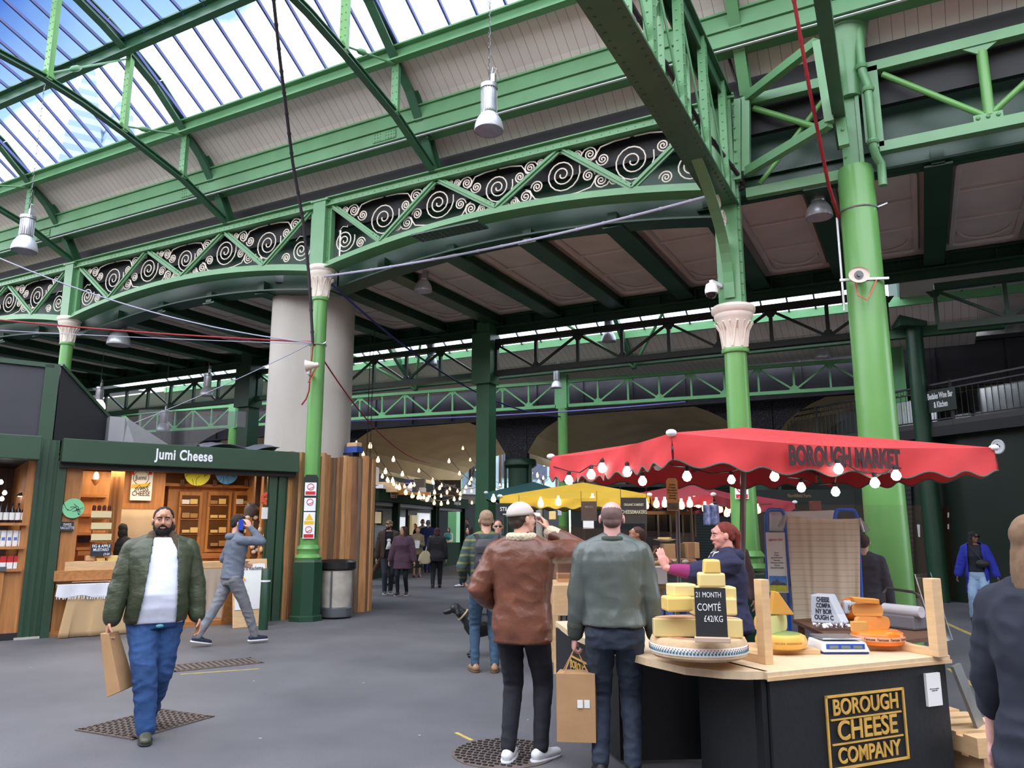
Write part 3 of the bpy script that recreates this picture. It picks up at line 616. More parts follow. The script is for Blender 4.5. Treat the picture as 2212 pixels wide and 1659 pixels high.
m3 = t.nodes.new('ShaderNodeMix'); m3.data_type = 'RGBA'; t.links.new(lt.outputs[0], m3.inputs[0]); t.links.new(mxx.outputs[2], m3.inputs[6]); m3.inputs[7].default_value = (*G(170, 170, 172), 1)
t.links.new(m3.outputs[2], bs.inputs['Base Color'])
bp = t.nodes.new('ShaderNodeBump'); bp.inputs['Strength'].default_value = .25; bp.inputs['Distance'].default_value = .01; t.links.new(n2.outputs[0], bp.inputs['Height']); t.links.new(bp.outputs[0], bs.inputs['Normal'])
struct(fl.build('floor', AS, keep=True))
YL = mat('faded_yellow_paint', G(176, 156, 84), .7, var=.25, vsc=9)
RUST = mat('rusty_iron', G(96, 84, 78), .7, var=.2, vsc=14)
def gline(p, q, wd, lab, m=YL, name='painted_line'):
    a, c = atz(*p, 0), atz(*q, 0); b = MB(); b.bar(a+V((0, 0, .002)), c+V((0, 0, .002)), wd, .003); tag(b.build(name, m), lab, 'marking')
gline((2040, 1345), (2300, 1460), .08, 'faded yellow line on the ground by the woman in blue')
gline((2050, 1445), (2160, 1520), .06, 'second faded yellow line on the ground right of the stall')
gline((985, 1583), (1020, 1600), .03, 'short yellow scuff of paint on the ground near the round manhole')
gline((390, 1457), (560, 1445), .03, 'thin faded yellow line below the slotted drain')
def grate(cx, cy, w_, d_, rz, lab, bars, name='drain_grate'):
    c = atz(cx, cy, 0); t = thing(name, lab, 'drain', c, rz); M = Matrix.Translation(c)@Matrix.Rotation(rz, 4, 'Z')
    b = MB(); b.box((0, 0, .001), (w_, d_, .004)); b.mul(M); b.build('pit', BLACK, t)
    b = MB()
    for s in (-1, 1): b.box((s*w_/2, 0, .004), (.04, d_+.04, .012)); b.box((0, s*d_/2, .004), (w_, .04, .012))
    b.mul(M); b.build('frame', RUST, t)
    b = MB()
    for i in range(bars): b.box((-w_/2+w_*(i+.5)/bars, 0, .005), (w_/bars*.55, d_, .01))
    if name != 'drain_grate':
        for i in range(8): b.box((0, -d_/2+d_*(i+.5)/8, .0055), (w_, .018, .009))
    b.mul(M); b.build('grate_bars', RUST, t)
rd = math.atan2(*(atz(525, 1428, 0)-atz(405, 1440, 0)).yx)
grate(463, 1436, 1.0, .42, rd, 'wide slotted iron drain grate in the asphalt behind the striding man', 15)
grate(318, 1563, .78, .62, rd+.5, 'rusty lattice drain cover under the feet of the man in the white t-shirt', 14, 'drain_cover')
t = thing('manhole_cover', 'round ribbed manhole cover in the asphalt left of the man in brown leather', 'manhole', atz(1090, 1627, 0)); c = atz(1090, 1627, 0)
b = MB(); b.lathe([(.38, 0), (.38, .006), (.0, .006)], c, 40); b.build('plate', RUST, t)
b = MB()
for i in range(-6, 7):
    h = math.sqrt(max(0, .36**2-(i*.055)**2)); n = int(h*2/.05)
    for j in range(n): b.box(c+V((-h+.05*j+.02, i*.055, .009)), (.03, .02, .008), rz=0)
b.build('tread_ribs', BLACK, t)['kind'] = 'stuff'
# ================================================================= second hall and what lies behind the deck
def truss(p, q, zb, zt, step, m, label, cw=.12, dw=.05, tw=.1, gus=True, group='lattice trusses behind the deck', endposts=()):
    p = V((p[0], p[1], 0)); q = V((q[0], q[1], 0)); L = (q-p).length; d = (q-p)/L; n = int(L/step); nr = V((d.y, -d.x, 0))
    t = thing('lattice_truss', label, 'truss', (p+q)/2+V((0, 0, zb)), 0, group); Z = lambda z: V((0, 0, z))
    b = MB(); b.bar(p+Z(zt), q+Z(zt), cw*1.3, cw); b.build('top_chord', m, t)
    b = MB(); b.bar(p+Z(zb), q+Z(zb), cw*1.3, cw); b.build('bottom_chord', m, t)
    for i in range(n+1):
        a = p+d*(i*L/n); b = MB(); b.bar(a+Z(zb+cw*.4), a+Z(zt-cw*.4), tw*.7, tw*.7, (0, 1, 0))
        if gus: zz, s = (zb+cw*.5, 1) if i % 2 else (zt-cw*.5, -1); b.prism([a+d*x+Z(z) for x, z in ((-.14, zz), (.14, zz), (.05, zz+s*.12), (-.05, zz+s*.12))], nr*-.015, nr*.015)
        b.build('upright', m, t)
        if i < n:
            c = p+d*((i+1)*L/n); z0, z1 = (zt-cw*.4, zb+cw*.4) if i % 2 == 0 else (zb+cw*.4, zt-cw*.4)
            b = MB(); b.bar(a+Z(z0), c+Z(z1), dw, dw); b.build('diagonal', m, t)
    return t
for (u0, u1, lab) in ((-33, -16.75, 'dark lattice truss of the deck, left of the concrete pillar'), (-16.2, -9.1, 'dark lattice truss between the concrete pillar and the dark square post'), (-8.55, -.25, 'dark lattice truss under the bright strip of roof, behind the low-capital column'), (.55, 7, 'dark lattice truss at the right edge, above the balcony')):
    truss((u0, 15.5), (u1, 15.5), 5.15, 5.9, .96, BLKGREEN if u0 > -10 and u0 < 0 else DKGREEN, lab)  # shadow under the deck is put into these darker greens
for u, w_, lab in ((-8.82, .34, 'tall dark square post in the middle of the hall'), (-16.49, .4, 'dark square post between the kiosk roof and the concrete pillar'), (-24.1, .4, 'dark square post behind the kiosks at the far left')):
    b = MB(); b.box((u, 15.5, 3.2), (w_, w_, 6.4)); b.box((u, 15.45, 5.5), (w_+.16, w_+.1, 1.2)); b.build
    tag(b.build('steel_post', GREEN2 if u == -8.82 else DKGREEN), lab, 'post')
LV = lambda u: 18.6+.097*(u+26.4)
PG = mat('skylit_green_paint', G(112, 176, 122), .35, var=.06)  # skylight brightness put into a paler copy of the iron green
for u0, u1, lab in ((-33, -21.2, 'pale green far truss seen between the grey duct and the light green column'), (-20.9, -9.2, 'pale green far truss crossing behind the concrete pillar and dark post'), (-8.8, -.9, 'pale green far truss behind the low-capital column')):
    truss((u0, LV(u0)), (u1, LV(u1)), 5.08, 5.8, .8, PG, lab, cw=.09, dw=.045, tw=.07, group='pale green far trusses')
t = thing('steel_post', 'dark round post with a boxy head, right of the thick round pillar', 'post', atz(1972, 1300, 0)); q = atd(1972, 700, 17.4); q2 = atd(1958, 640, 17.3); b = MB(); b.lathe([(.2, 0), (.18, q.z)], (q.x, q.y, 0), 24); b.build('shaft', DKGREEN, t, smooth=True); b = MB(); b.box((q2.x, q2.y, q2.z+.05), (.62, .4, 1.6), rz=YAW); b.build('head', DKGREEN, t)
for u, lab in ((-8.99, 'slim pale green column behind the yellow umbrella'), (-21.05, 'slim pale green column behind the kiosk sign')):
    t = thing('iron_column', lab, 'column', (u, LV(u), 0)); b = MB(); b.lathe([(.2, 0), (.2, .9), (.15, .95), (.14, 5.0)], (u, LV(u), 0), 20); b.build('shaft', COLG, t, smooth=True)
    b = MB(); b.box((u, LV(u), 5.5), (.34, .2, 1.0)); b.rivets([(u+s, LV(u)-.1, 5.05+.1*i) for i in range(9) for s in (-.1, .1)], (0, -1, 0), .014); b.build('stanchion', PG, t)
t = thing('steel_stanchion', 'brightly lit pale green stanchion between the round pillar and the thick dark post', 'post', (-.3, 21, 4)); b = MB()
for s in (-.16, .16): b.bar((-.25+s, 21.1, 3.6), (-.25+s, 21.1, 6.6), .05, .3)
b.box((-.25, 21.05, 5.2), (.28, .02, 2.6)); b.bar((-.1, 21.1, 4.0), (-.6, 21.1, 3.2), .15, .15); b.build('post', PG, t)
# roof of the second hall
def strip(prof, u0, u1, th, name, m, parent=None, ku=0.0):
    b = MB()
    for (v0, z0), (v1, z1) in zip(prof, prof[1:]): b.hexa([(x, y, z) for dz in (0, th) for x, y, z in ((u0, v0+ku*u0, z0+dz), (u1, v0+ku*u1, z0+dz), (u1, v1+ku*u1, z1+dz), (u0, v1+ku*u0, z1+dz))])
    return b.build(name, m, parent)
gl2 = thing('window_2', 'x', 'x'); del gl2['label'], gl2['category']; gl2['kind'] = 'structure'; gl2.location = (-11, 18, 8)
strip([(18.9, 6.72), (17.2, 7.95), (15.9, 8.5)], -24, 1.5, .012, 'glass', GLAZ, gl2)
b = MB()
for i in range(44):
    u = -24+.6*i; b.bar((u, 18.9, 6.70), (u, 17.2, 7.93), .04, .05); b.bar((u, 17.2, 7.93), (u, 15.9, 8.48), .04, .05)
b.bar((-24, 18.45, 7.03), (1.5, 18.45, 7.03), .04, .05); b.build('glazing_bar', GREY, gl2)
b = MB(); b.box((-11, 18.95, 6.62), (27, .1, .2)); tag(b.build('purlin', PG), 'bright green purlin under the far strip of roof glass', 'purlin')
cl2 = thing('ceiling', 'x', 'x'); del cl2['label'], cl2['category']; cl2['kind'] = 'structure'; cl2.location = (-11, 20, 7)
strip([(18.95, 6.58), (19.6, 6.25), (20.3, 6.1), (21.4, 6.0)], -34, 1.5, .05, 'roof_boarding', BOARD, cl2)
b = MB(); b.box((-16, 19.9, 6.1), (36, .2, .24)); tag(b.build('gutter_beam', GREEN2), 'green gutter beam below the far roof boarding', 'beam')
for u in (-13.8, -6.6, -18):
    t = thing('roof_rib', {-13.8: 'green roof rib seen through the dark truss right of the concrete pillar', -6.6: 'green roof rib under the bright far roof strip, centre', -18: 'green roof rib behind the kiosk lamp, left of the concrete pillar'}[u], 'roof truss', (u, 18, 6.5)); b = MB()
    for a, c in (((19.8, 5.9), (18.8, 6.6)), ((18.8, 6.6), (17.3, 7.8)), ((17.3, 7.8), (16, 8.3))): b.bar((u, a[0], a[1]), (u, c[0], c[1]), .12, .16)
    b.build('rafter', GREEN2, t); b = MB(); b.tube([(u, 19.7, 5.9), (u-1.3, 17.6, 6.9)], .04, 8); b.build('brace', GREEN, t); b = MB(); b.tube([(u, 19.7, 5.9), (u+1.5, 17.8, 6.9)], .04, 8); b.build('brace', GREEN, t)
# riveted dark fascia girder behind the pale truss, arch wall with netting
RIVD = mat('dark_riveted_steel', G(52, 52, 60), .45, .3, var=.25, vsc=2)
b = MB(); b.box((-15, 21.9, 5.62), (40, .08, 1.15)); b.box((-15, 21.84, 5.08), (40, .2, .04))
for i in range(24): b.box((-33+1.6*i, 21.83, 5.6), (.08, .06, 1.1))
tag(b.build('riveted_girder', RIVD), 'long dark riveted bridge girder behind the pale green far truss', 'girder')
NET = bpy.data.materials.new('black_netting'); NET.use_nodes = True; t_ = NET.node_tree; bs = t_.nodes['Principled BSDF']; bs.inputs['Roughness'].default_value = .7
tc = t_.nodes.new('ShaderNodeTexCoord'); vo = t_.nodes.new('ShaderNodeTexVoronoi'); vo.feature = 'DISTANCE_TO_EDGE'; vo.inputs['Scale'].default_value = 14; t_.links.new(tc.outputs['Object'], vo.inputs['Vector'])
lt = t_.nodes.new('ShaderNodeMath'); lt.operation = 'LESS_THAN'; lt.inputs[1].default_value = .07; t_.links.new(vo.outputs['Distance'], lt.inputs[0])
mxn = t_.nodes.new('ShaderNodeMix'); mxn.data_type = 'RGBA'; t_.links.new(lt.outputs[0], mxn.inputs[0]); mxn.inputs[6].default_value = (*G(22, 22, 30), 1); mxn.inputs[7].default_value = (*G(64, 64, 76), 1); t_.links.new(mxn.outputs[2], bs.inputs['Base Color'])
AC = [-23.1, -15.4, -7.7, 0.0]; HW = 3.45; ZA, ZSP = 5.42, 3.75
def arcz(x): return ZSP+(ZA-ZSP)*math.sqrt(max(0, 1-(x/HW)**2*.98))
wn = MB()
for c in AC:
    n = 20; xs = [c-HW+2*HW*i/n for i in range(n+1)]
    for a, d in zip(xs, xs[1:]): wn.hexa([(x, y, z) for x, y, z in ((a, 22.3, arcz(a-c)), (d, 22.3, arcz(d-c)), (d, 22.5, arcz(d-c)), (a, 22.5, arcz(a-c)), (a, 22.3, 6.1), (d, 22.3, 6.1), (d, 22.5, 6.1), (a, 22.5, 6.1))])
    wn.box((c+BAY/2, 22.4, 4.9), (BAY-2*HW+.02, .2, 2.6))
struct(wn.build('wall_arches', NET))
VAULT = mat('cream_vault', G(226, 204, 156), .8, var=.12, vsc=.8)
for c, lab in zip(AC, ('a', 'b', 'c', 'd')):
    b = MB(); n = 20
    for i in range(n):
        a, d = c-HW+2*HW*i/n, c-HW+2*HW*(i+1)/n; za, zd = arcz(a-c), arcz(d-c)
        b.hexa([(a, 22.32, za), (d, 22.32, zd), (d, 30.5, zd-.5), (a, 30.5, za-.5), (a, 22.32, za+.06), (d, 22.32, zd+.06), (d, 30.5, zd-.44), (a, 30.5, za-.44)])
    o = b.build('ceiling', VAULT, smooth=True); struct(o)
for c, lab in ((-11.55, 'dark green pipe-clad column between the two cream vaults'), (-3.85, 'dark green column between the right-hand cream vaults'), (-19.2, 'dark column behind the kiosk under the netting')):
    b = MB(); b.lathe([(.42, 0), (.4, 3.5), (.55, 3.6), (.55, 3.7), (.5, 3.8)], (c, 22.6, 0), 20); b.tube([(c+.45, 22.4, 0), (c+.45, 22.4, 3.6)], .06, 8); b.tube([(c-.45, 22.4, 0), (c-.45, 22.4, 3.6)], .05, 8)
    tag(b.build('pier_column', DKGREEN, smooth=True), lab, 'column')
# enclosure
b = MB(); b.box((-16, 25.0, 6.2), (50, 6.6, .1)); struct(b.build('ceiling', BLACK))  # black slab cut short so daylight reaches under the vaults
b = MB(); b.box((4.5, 19, 6.75), (9, 7, .1)); struct(b.build('ceiling', PANEL))
b = MB(); b.box((-35, 20, 4), (.3, 44, 9)); struct(b.build('wall_left', BLKGREEN))
b = MB(); b.box((1.9, 31.2, 3.4), (24.2, .3, 7)); struct(b.build('wall_back', BLKGREEN))
SHUT = stripemat('roller_shutter', G(44, 56, 56), G(20, 26, 26), 1/.09, 'Z', .3)
b = MB(); b.box((-9.6, 27.5, 1.7), (3.8, .1, 3.4)); tag(b.build('roller_shutter', SHUT), 'dark ribbed roller shutter behind the yellow umbrella', 'shutter')
b = MB(); b.box((-5.6, 26.5, 1.7), (3.6, .1, 3.4)); tag(b.build('roller_shutter', SHUT), 'dark ribbed roller shutter behind the red umbrellas', 'shutter')
# bright buildings at the end of the lane
FB = thing('facade_building', 'pale glazed building with dark uprights beyond the string lights at the end of the lane', 'building', atd(1090, 1080, 55)); fx = (atz(1250, 1155, 0)-atz(900, 1155, 0)); 
pa, pb = atd(930, 1100, 52), atd(1215, 1100, 56); dd = (pb-pa).normalized(); dd.z = 0; pa.z = pb.z = 0; Lf = (pb-pa).length; nf = V((dd.y, -dd.x, 0))
FG = mat('facade_glass', G(176, 206, 214), .25, var=.25, vsc=.6, emit=None)
b = MB(); b.prism([pa+dd*x+V((0, 0, z)) for x, z in ((0, 4.1), (Lf, 4.1), (Lf, 9.5), (0, 9.5))], (0, 0, 0), -nf*-.2); b.build('glass_wall', FG, FB)
b = MB(); b.prism([pa+dd*x+V((0, 0, z)) for x, z in ((0, 0), (Lf, 0), (Lf, 4.1), (0, 4.1))], (0, 0, 0), -nf*-.2); b.build('stone_base', mat('stone', G(150, 142, 128), .8, var=.1), FB)
b = MB(); b.prism([pa+nf*.3+dd*x+V((0, 0, z)) for x, z in ((0, 3.8), (Lf, 3.8), (Lf, 4.3), (0, 4.3))], (0, 0, 0), nf*.5); b.build('ledge', WHITE, FB)
for i in range(9):
    x = Lf*(i+.5)/9; b = MB(); b.bar(pa+nf*.25+dd*x+V((0, 0, 4.3)), pa+nf*.25+dd*x+V((0, 0, 9)), .12, .16); b.build('mullion', DKWOOD, FB)
for i in range(4):
    x = Lf*(i+.6)/4.5; b = MB(); b.prism([pa+nf*.25+dd*(x+a)+V((0, 0, z)) for a, z in ((-.6, 5), (.6, 5), (.6, 7.2), (-.6, 7.2))], (0, 0, 0), nf*.1); b.build('window', mat('dark_window', G(70, 80, 96), .3), FB)
for i in range(5):
    x = Lf*(i+.5)/5; b = MB(); b.prism([pa+nf*.25+dd*(x+a)+V((0, 0, z)) for a, z in ((-.7, 1), (.7, 1), (.7, 3.2), (-.7, 3.2))], (0, 0, 0), nf*.1); b.build('window', BLKGREEN, FB)
truss(atd(945, 960, 40)[:2], atd(1045, 930, 36)[:2], 5.6, 6.5, 1.3, PG, 'green truss in front of the bright building at the lane end', cw=.25, dw=.1)
b = MB(); q_ = atd(985, 925, 40); b.bar(V((q_.x, q_.y, 0)), q_, .5, .5); tag(b.build('steel_post', PG), 'pale green post in front of the bright far building', 'post')
b = MB(); p_, q_ = atd(150, 1100, 42), atd(936, 1100, 42); b.bar(V((p_.x, p_.y, 4)), V((q_.x, q_.y, 4)), .3, 8); struct(b.build('wall_far_left', BLKGREEN))
# ---- right-hand wall with door, shutter, balcony
a0, a1 = atz(2043, 1298, 0), atz(2151, 1309, 0); wd = V((.76, -.649, 0)).normalized(); wn_ = V((-wd.y, wd.x, 0)); wn_ = wn_ if wn_.dot(-a0) > 0 else -wn_
WP = lambda x, y: atp(x, y, a0, wn_)
RW = mat('dark_green_wall', G(36, 46, 40), .32, var=.1, vsc=1.2)
b = MB(); s0 = a0-wd*5.2; s1 = a0+wd*9; b.hexa([p+q for q in (V((0, 0, 0)), V((0, 0, 3.6))) for p in (s0, s1, s1-wn_*.2, s0-wn_*.2)]); struct(b.build('wall_right', RW))
def onwall(pts, th, name, m, parent=None, off=0, bevel=0):
    b = MB(); b.prism([WP(*p)+wn_*off for p in pts], (0, 0, 0), wn_*th); return b.build(name, m, parent, bevel=bevel)
dr = thing('door_1', 'x', 'x'); del dr['label'], dr['category']; dr['kind'] = 'structure'; dr.location = WP(2025, 1290)
onwall([(1993, 1283), (2063, 1292), (2053, 1094), (1989, 1097)], .04, 'leaf', mat('bronze_door', G(52, 42, 32), .35), dr)
onwall([(2018, 1140), (2031, 1140), (2031, 1135), (2018, 1135)], .01, 'green_notice', mat('notice_green', G(60, 140, 100), .5), dr, .04)
for y in (1112, 1137, 1270): onwall([(2051, y+6), (2053, y+6), (2053, y-5), (2051, y-5)], .02, 'hinge', WHITE, dr, .04)
tag(onwall([(1985, 1160), (2000, 1160), (1998, 1133), (1982, 1133)], .01, 'notice', PAPER, None, .01), 'white paper notice fixed beside the brown door', 'notice')
tag(onwall([(1938, 1280), (1982, 1290), (1972, 1048), (1938, 1048)], .05, 'louvre_shutter', stripemat('louvres', G(40, 46, 46), G(12, 14, 14), 1/.11, 'Z', .35), None, .02), 'tall dark louvred shutter behind the thick round pillar', 'shutter')
# balcony
bl = thing('balcony', 'dark balcony slab with metal railing above the right-hand wall', 'balcony', s0+V((0, 0, 3.6)))
zb0 = 3.6; b = MB(); off = wn_*.35; b.hexa([p+q for q in (V((0, 0, zb0)), V((0, 0, zb0+.22))) for p in (s0+off, s1+off, s1-wn_*1.8, s0-wn_*1.8)]); b.build('slab', BLACK, bl)
b = MB(); b.hexa([p+q for q in (V((0, 0, zb0+.22)), V((0, 0, zb0+.34))) for p in (s0+off*.9, s1+off*.9, s1+off*.7, s0+off*.7)]); b.build('kerb', mat('dark_grey_trim', G(58, 56, 56), .5), bl)
zr0, zr1 = zb0+.38, zb0+1.18; RAIL = mat('railing_black', G(34, 34, 38), .4); Lw = (s1-s0).length; rp = lambda x, z: s0+off*.8+wd*x+V((0, 0, z))
b = MB(); b.bar(rp(0, zr1), rp(Lw, zr1), .05, .04); b.bar(rp(0, zr1-.14), rp(Lw, zr1-.14), .03, .03); b.bar(rp(0, zr0), rp(Lw, zr0), .03, .03); b.build('rails', RAIL, bl)
for i in range(100): b = MB(); x = Lw*(i+.5)/100; b.bar(rp(x, zr0), rp(x, zr1-.14), .014, .014, (0, 1, 0)); b.build('baluster', RAIL, bl)
for i in range(8): b = MB(); x = Lw*i/7; b.bar(rp(x, zr0-.2), rp(x, zr1+.05), .06, .06, (0, 1, 0)); b.build('newel', RAIL, bl)
b = MB()
for i in range(90): x = Lw*(i+.5)/90; b.tube([rp(x+math.cos(k*PI/5)*.05, zr1-.07+math.sin(k*PI/5)*.05) for k in range(11)], .007, 4, cap=False)
b.build('ring_frieze', RAIL, bl)['kind'] = 'stuff'
b = MB(); b.hexa([p+q for q in (V((0, 0, zr0)), V((0, 0, zr1-.2))) for p in (rp(0, 0)-wn_*.3, rp(Lw, 0)-wn_*.3, rp(Lw, 0)-wn_*.31, rp(0, 0)-wn_*.31)]); b.build('plastic_screen', glassmat('clear_plastic', (.8, .82, .85), .25, .15), bl)
# wall behind the balcony with random paler patches
b = MB(); b.hexa([p+q for q in (V((0, 0, zb0+.2)), V((0, 0, 7))) for p in (s0-wn_*3-wd*1.5, s1-wn_*3, s1-wn_*3.1, s0-wn_*3.1-wd*1.5)]); struct(b.build('wall_upper_right', mat('patchy_glazed_wall', G(30, 36, 34), .3, vsc=3, col2=G(120, 120, 110))))
# sign on the railing
q0, q1 = atp(2005, 876, rp(0, 0), wn_), atp(2070, 862, rp(0, 0), wn_); q2 = atp(2005, 838, rp(0, 0), wn_)
xd = wd; wS = (q1-q0).dot(wd); cS = (q0+q1)/2; cS.z = zb0+.8
t = thing('hanging_sign', 'dark board lettered with the wine bar name, hung on the balcony railing', 'sign', cS); b = MB(); cS = cS+wn_*.05
xr = wd if (proj_sign := True) else wd
b.prism([cS+xr*x+V((0, 0, z)) for x, z in ((-wS/2, -.26), (wS/2, -.26), (wS/2, .24), (-wS/2, .24))], (0, 0, 0), wn_*.02); b.build('board', BLKGREEN, t)
Mx = plane_M(cS+wn_*.025+V((0, 0, 0)), xr); lettering('Bedales Wine Bar\n& Kitchen', WHITE, Mx, .19, t, bold=.004, sx=wS/1.66, line=1.05)
# round button sign
c = atp(2157, 965, a0+wn_*.5, wn_); t = thing('button_sign', 'round white button-shaped sign with a black four-lobed mark right of the red umbrella', 'sign', c)
bb = MB(); bb.lathe([(.14, 0), (.15, .01), (.15, .03), (.135, .04), (.105, .035), (.1, .03), (0, .03)], c, 36, axis=wn_); bb.build('disc', WHITE, t, smooth=True)
fx_, fy_, fz_ = frame(wn_); b = MB()
for k in range(4): a = k*PI/2; b.disc(c+wn_*.03+fx_*(math.cos(a)*.035)+fy_*(math.sin(a)*.035), wn_, .022, .006, 16)
b.disc(c+wn_*.03, wn_, .022, .006, 16); b.build('clover_mark', BLACK, t)
# ---- concrete pillar and things on it
pc = atd(664, 975, 15.9); t = thing('concrete_pillar', 'broad pale concrete pillar rising behind the log cladding', 'pillar', (pc.x, pc.y, 0)); b = MB()
ax = V((.885, .465, 0))*.84; ay = V((-.465, .885, 0))*.6
b.loft([((pc.x, pc.y, z), ax, ay) for z in (0, 3, 6.35)], 48, 3.2); b.build('shaft', CONC, t, smooth=True)
b = MB(); cc_ = atd(622, 600, 15.2); b.box(cc_, (.5, .1, .22), rz=.48); b.box(cc_+V((0, 0, .15)), (.62, .2, .04), rz=.48); b.build('bracket', GREY, t)
# unseen walls added behind and beside the viewer to cut the daylight
b = MB(); b.box((-12, -7, 4.5), (50, .3, 9)); struct(b.build('wall_front_blocker', mat('brick_brown', G(120, 92, 76), .8, var=.2)))
b = MB(); b.box((10, 2, 4.5), (.3, 18, 9)); struct(b.build('wall_side_blocker', MT['brick_brown']))
b = MB(); b.box((-30, 0, 4), (.3, 16, 8)); struct(b.build('wall_side_blocker', MT['brick_brown']))

b = MB(); b.box((-28, 38, 7.2), (34, 13.6, .1)); struct(b.build('ceiling', BLACK))  # black ceiling added over the lane to darken its kiosks
# ================================================================= cheese kiosk on the left
K0, K1 = V((-11.66, 7.25, 0)), V((-10.11, 10.54, 0)); KE = (K1-K0).normalized(); KI = V((-KE.y, KE.x, 0)); KW = (K1-K0).length
KM = Matrix(((KE.x, KI.x, 0, K0.x), (KE.y, KI.y, 0, K0.y), (0, 0, 1, 0), (0, 0, 0, 1))); KMi = KM.inverted(); KRZ = math.atan2(KE.y, KE.x)
def kp(x, y, dep): return KMi@atp(x, y, K0+KI*dep, KI)          # pixel -> kiosk coordinates at a depth behind the front
def kbox(x0, x1, y0, y1, z0, z1): b = MB(); b.box(((x0+x1)/2, (y0+y1)/2, (z0+z1)/2), (x1-x0, y1-y0, z1-z0)); b.mul(KM); return b
def krect(px0, py0, px1, py1, dep, th):                          # box whose front face fills a rectangle seen at a depth
    m = (px0+px1)/2; a = kp(m, py0, dep); c = kp(m, py1, dep); l = kp(px0, (py0+py1)/2, dep).x; r = kp(px1, (py0+py1)/2, dep).x
    return kbox(l, r, dep, dep+th, min(a.z, c.z), max(a.z, c.z))
def kt(name, label, cat, x, y, z, group=None): return thing(name, label, cat, KM@V((x, y, z)), KRZ, group)
WW = mat('warm_interior_wood', G(190, 132, 76), .5, var=.22, vsc=4, stretch=(3, 3, .4))
t = kt('kiosk', 'dark green market kiosk with lettered fascia and warm wooden inside', 'kiosk', 1.8, 1, 0)
kbox(0, KW+.1, -.22, -.02, 2.58, 2.94).build('fascia', KGREEN, t, bevel=.01)
kbox(0, KW+.1, -.1, .1, 2.5, 2.58).build('shutter_slot', BLACK, t)
kbox(-.02, .1, -.05, .15, 0, 2.6).build('corner_post', KGREEN, t)
for x in (KW-.34, KW-.18): kbox(x, x+.13, -.02, .16, 0, 2.55).build('jamb', KGREEN, t)
kbox(KW-.36, KW+.0, .03, .1, 0, 2.55).build('jamb_panel', DKGREEN, t)
kbox(0, KW, 2.35, 2.45, 0, 2.7).build('back_wall', WW, t)
kbox(-.02, .05, .1, 2.4, 0, 2.7).build('side_wall', WW, t); kbox(KW-.05, KW+.02, .1, 2.4, 0, 2.7).build('side_wall', WW, t)
kbox(0, KW, -.0, 2.4, 2.65, 2.75).build('roof', DKGREEN, t)
kbox(.1, KW-.2, .0, 2.35, .0, .08).build('floor_deck', WOODH, t)
s_ = kbox(-.3, -.02, -.02, .22, 0, 2.92); s_.build('wide_post', KGREEN, t)
for x in (-.24, -.15, -.07): kbox(x, x+.02, -.035, -.02, 0, 2.92).build('batten', DKGREEN, t)
kbox(-.34, .02, -.05, .3, 0, .03).build('post_foot', CONC, t)
lettering('Jumi Cheese', WHITE, plane_M(KM@V((kp(399, 986, -.22).x, -.225, 2.765)), KE), .235, t, bold=.006, sx=.70, ext=.004, spacing=1.08)
kbox0, KM0, KPsave = kbox, KM.copy(), kp
KM = KM0@Matrix.Translation((.32, 0, 0))
# left neighbour kiosk
t = kt('kiosk', 'neighbouring dark green kiosk cut by the left edge, with lit shelves inside', 'kiosk', -1.5, 1, 0)
kbox(-3.2, -.62, -.42, -.16, 2.58, 2.93).build('fascia', KGREEN, t, bevel=.01)
kbox(-3.2, -.6, 2.2, 2.3, 0, 2.7).build('back_wall', DKWOOD, t)
kbox(-.72, -.62, .0, 2.2, 0, 2.6).build('side_wall', WOOD, t)
kbox(-3.2, -.6, -.1, 2.3, 2.6, 2.7).build('roof', BLACK, t)
for k in range(9): x = -3.2+.26*k; kbox(x, x+.25, -.06, 0, .12, .98).build('counter_plank', WOOD, t)
kbox(-3.2, -.85, -.1, .6, .98, 1.04).build('counter_top', GREY, t)
kbox(-.95, -.64, -.02, .04, .1, 1.0).build('end_plank', WOOD, t)
kbox(-3.2, -.62, -.02, .02, 0, .1).build('plinth', BLACK, t)
for z in (1.02, 1.34, 1.68): kbox(-1.02, -.66, -.08, .2, z-.05, z-.01).build('shelf', WOOD, t)
b = MB(); b.bar((-2.6, 1.2, 2.6), (-1.2, 1.2, 1.9), .06, .14); b.bar((-1.2, 1.2, 2.6), (-1.9, 1.25, 1.9), .06, .12); b.mul(KM); b.build('timber_brace', DKWOOD, t)
def bottle(p, r, h, m, neck=True):
    b = MB(); b.lathe([(r*.9, 0), (r, .01), (r, h*.62), (r*.4, h*.76), (r*.36, h*.98), (r*.2, h)] if neck else [(r*.9, 0), (r, .01), (r, h*.85), (r*.7, h*.9), (r*.72, h)], p, 12); return b
BOT = mat('dark_bottle_glass', G(28, 20, 30), .12)
for k in range(5):
    x = -1.0+.075*k; p = KM@V((x, .05, 1.67)); t = thing('bottle', 'dark bottle with a white label on the top shelf of the left kiosk', 'bottle', p, KRZ, 'dark bottles on the top shelf')
    bottle(p, .034, .29, BOT).build('glass', BOT, t, smooth=True); b = MB(); b.lathe([(.035, .04), (.0352, .15)], p, 12); b.build('label', PAPER, t)
for k in range(5):
    x = -1.0+.075*k; p = KM@V((x, .05, 1.33)); t = thing('packet', 'white patterned packet on the middle shelf of the left kiosk', 'packet', p, KRZ, 'white packets on the middle shelf')
    b = MB(); b.loft([(V((x, .05, z)), V((w, 0, 0)), V((0, d, 0))) for z, w, d in ((1.33, .033, .03), (1.36, .036, .033), (1.5, .035, .025), (1.56, .034, .006))], 12, 3); b.mul(KM); b.build('bag', PAPER, t)
    kbox(x-.02, x+.02, .012, .018, 1.42, 1.46).build('label', mat('blue_print', G(90, 110, 190), .6), t)
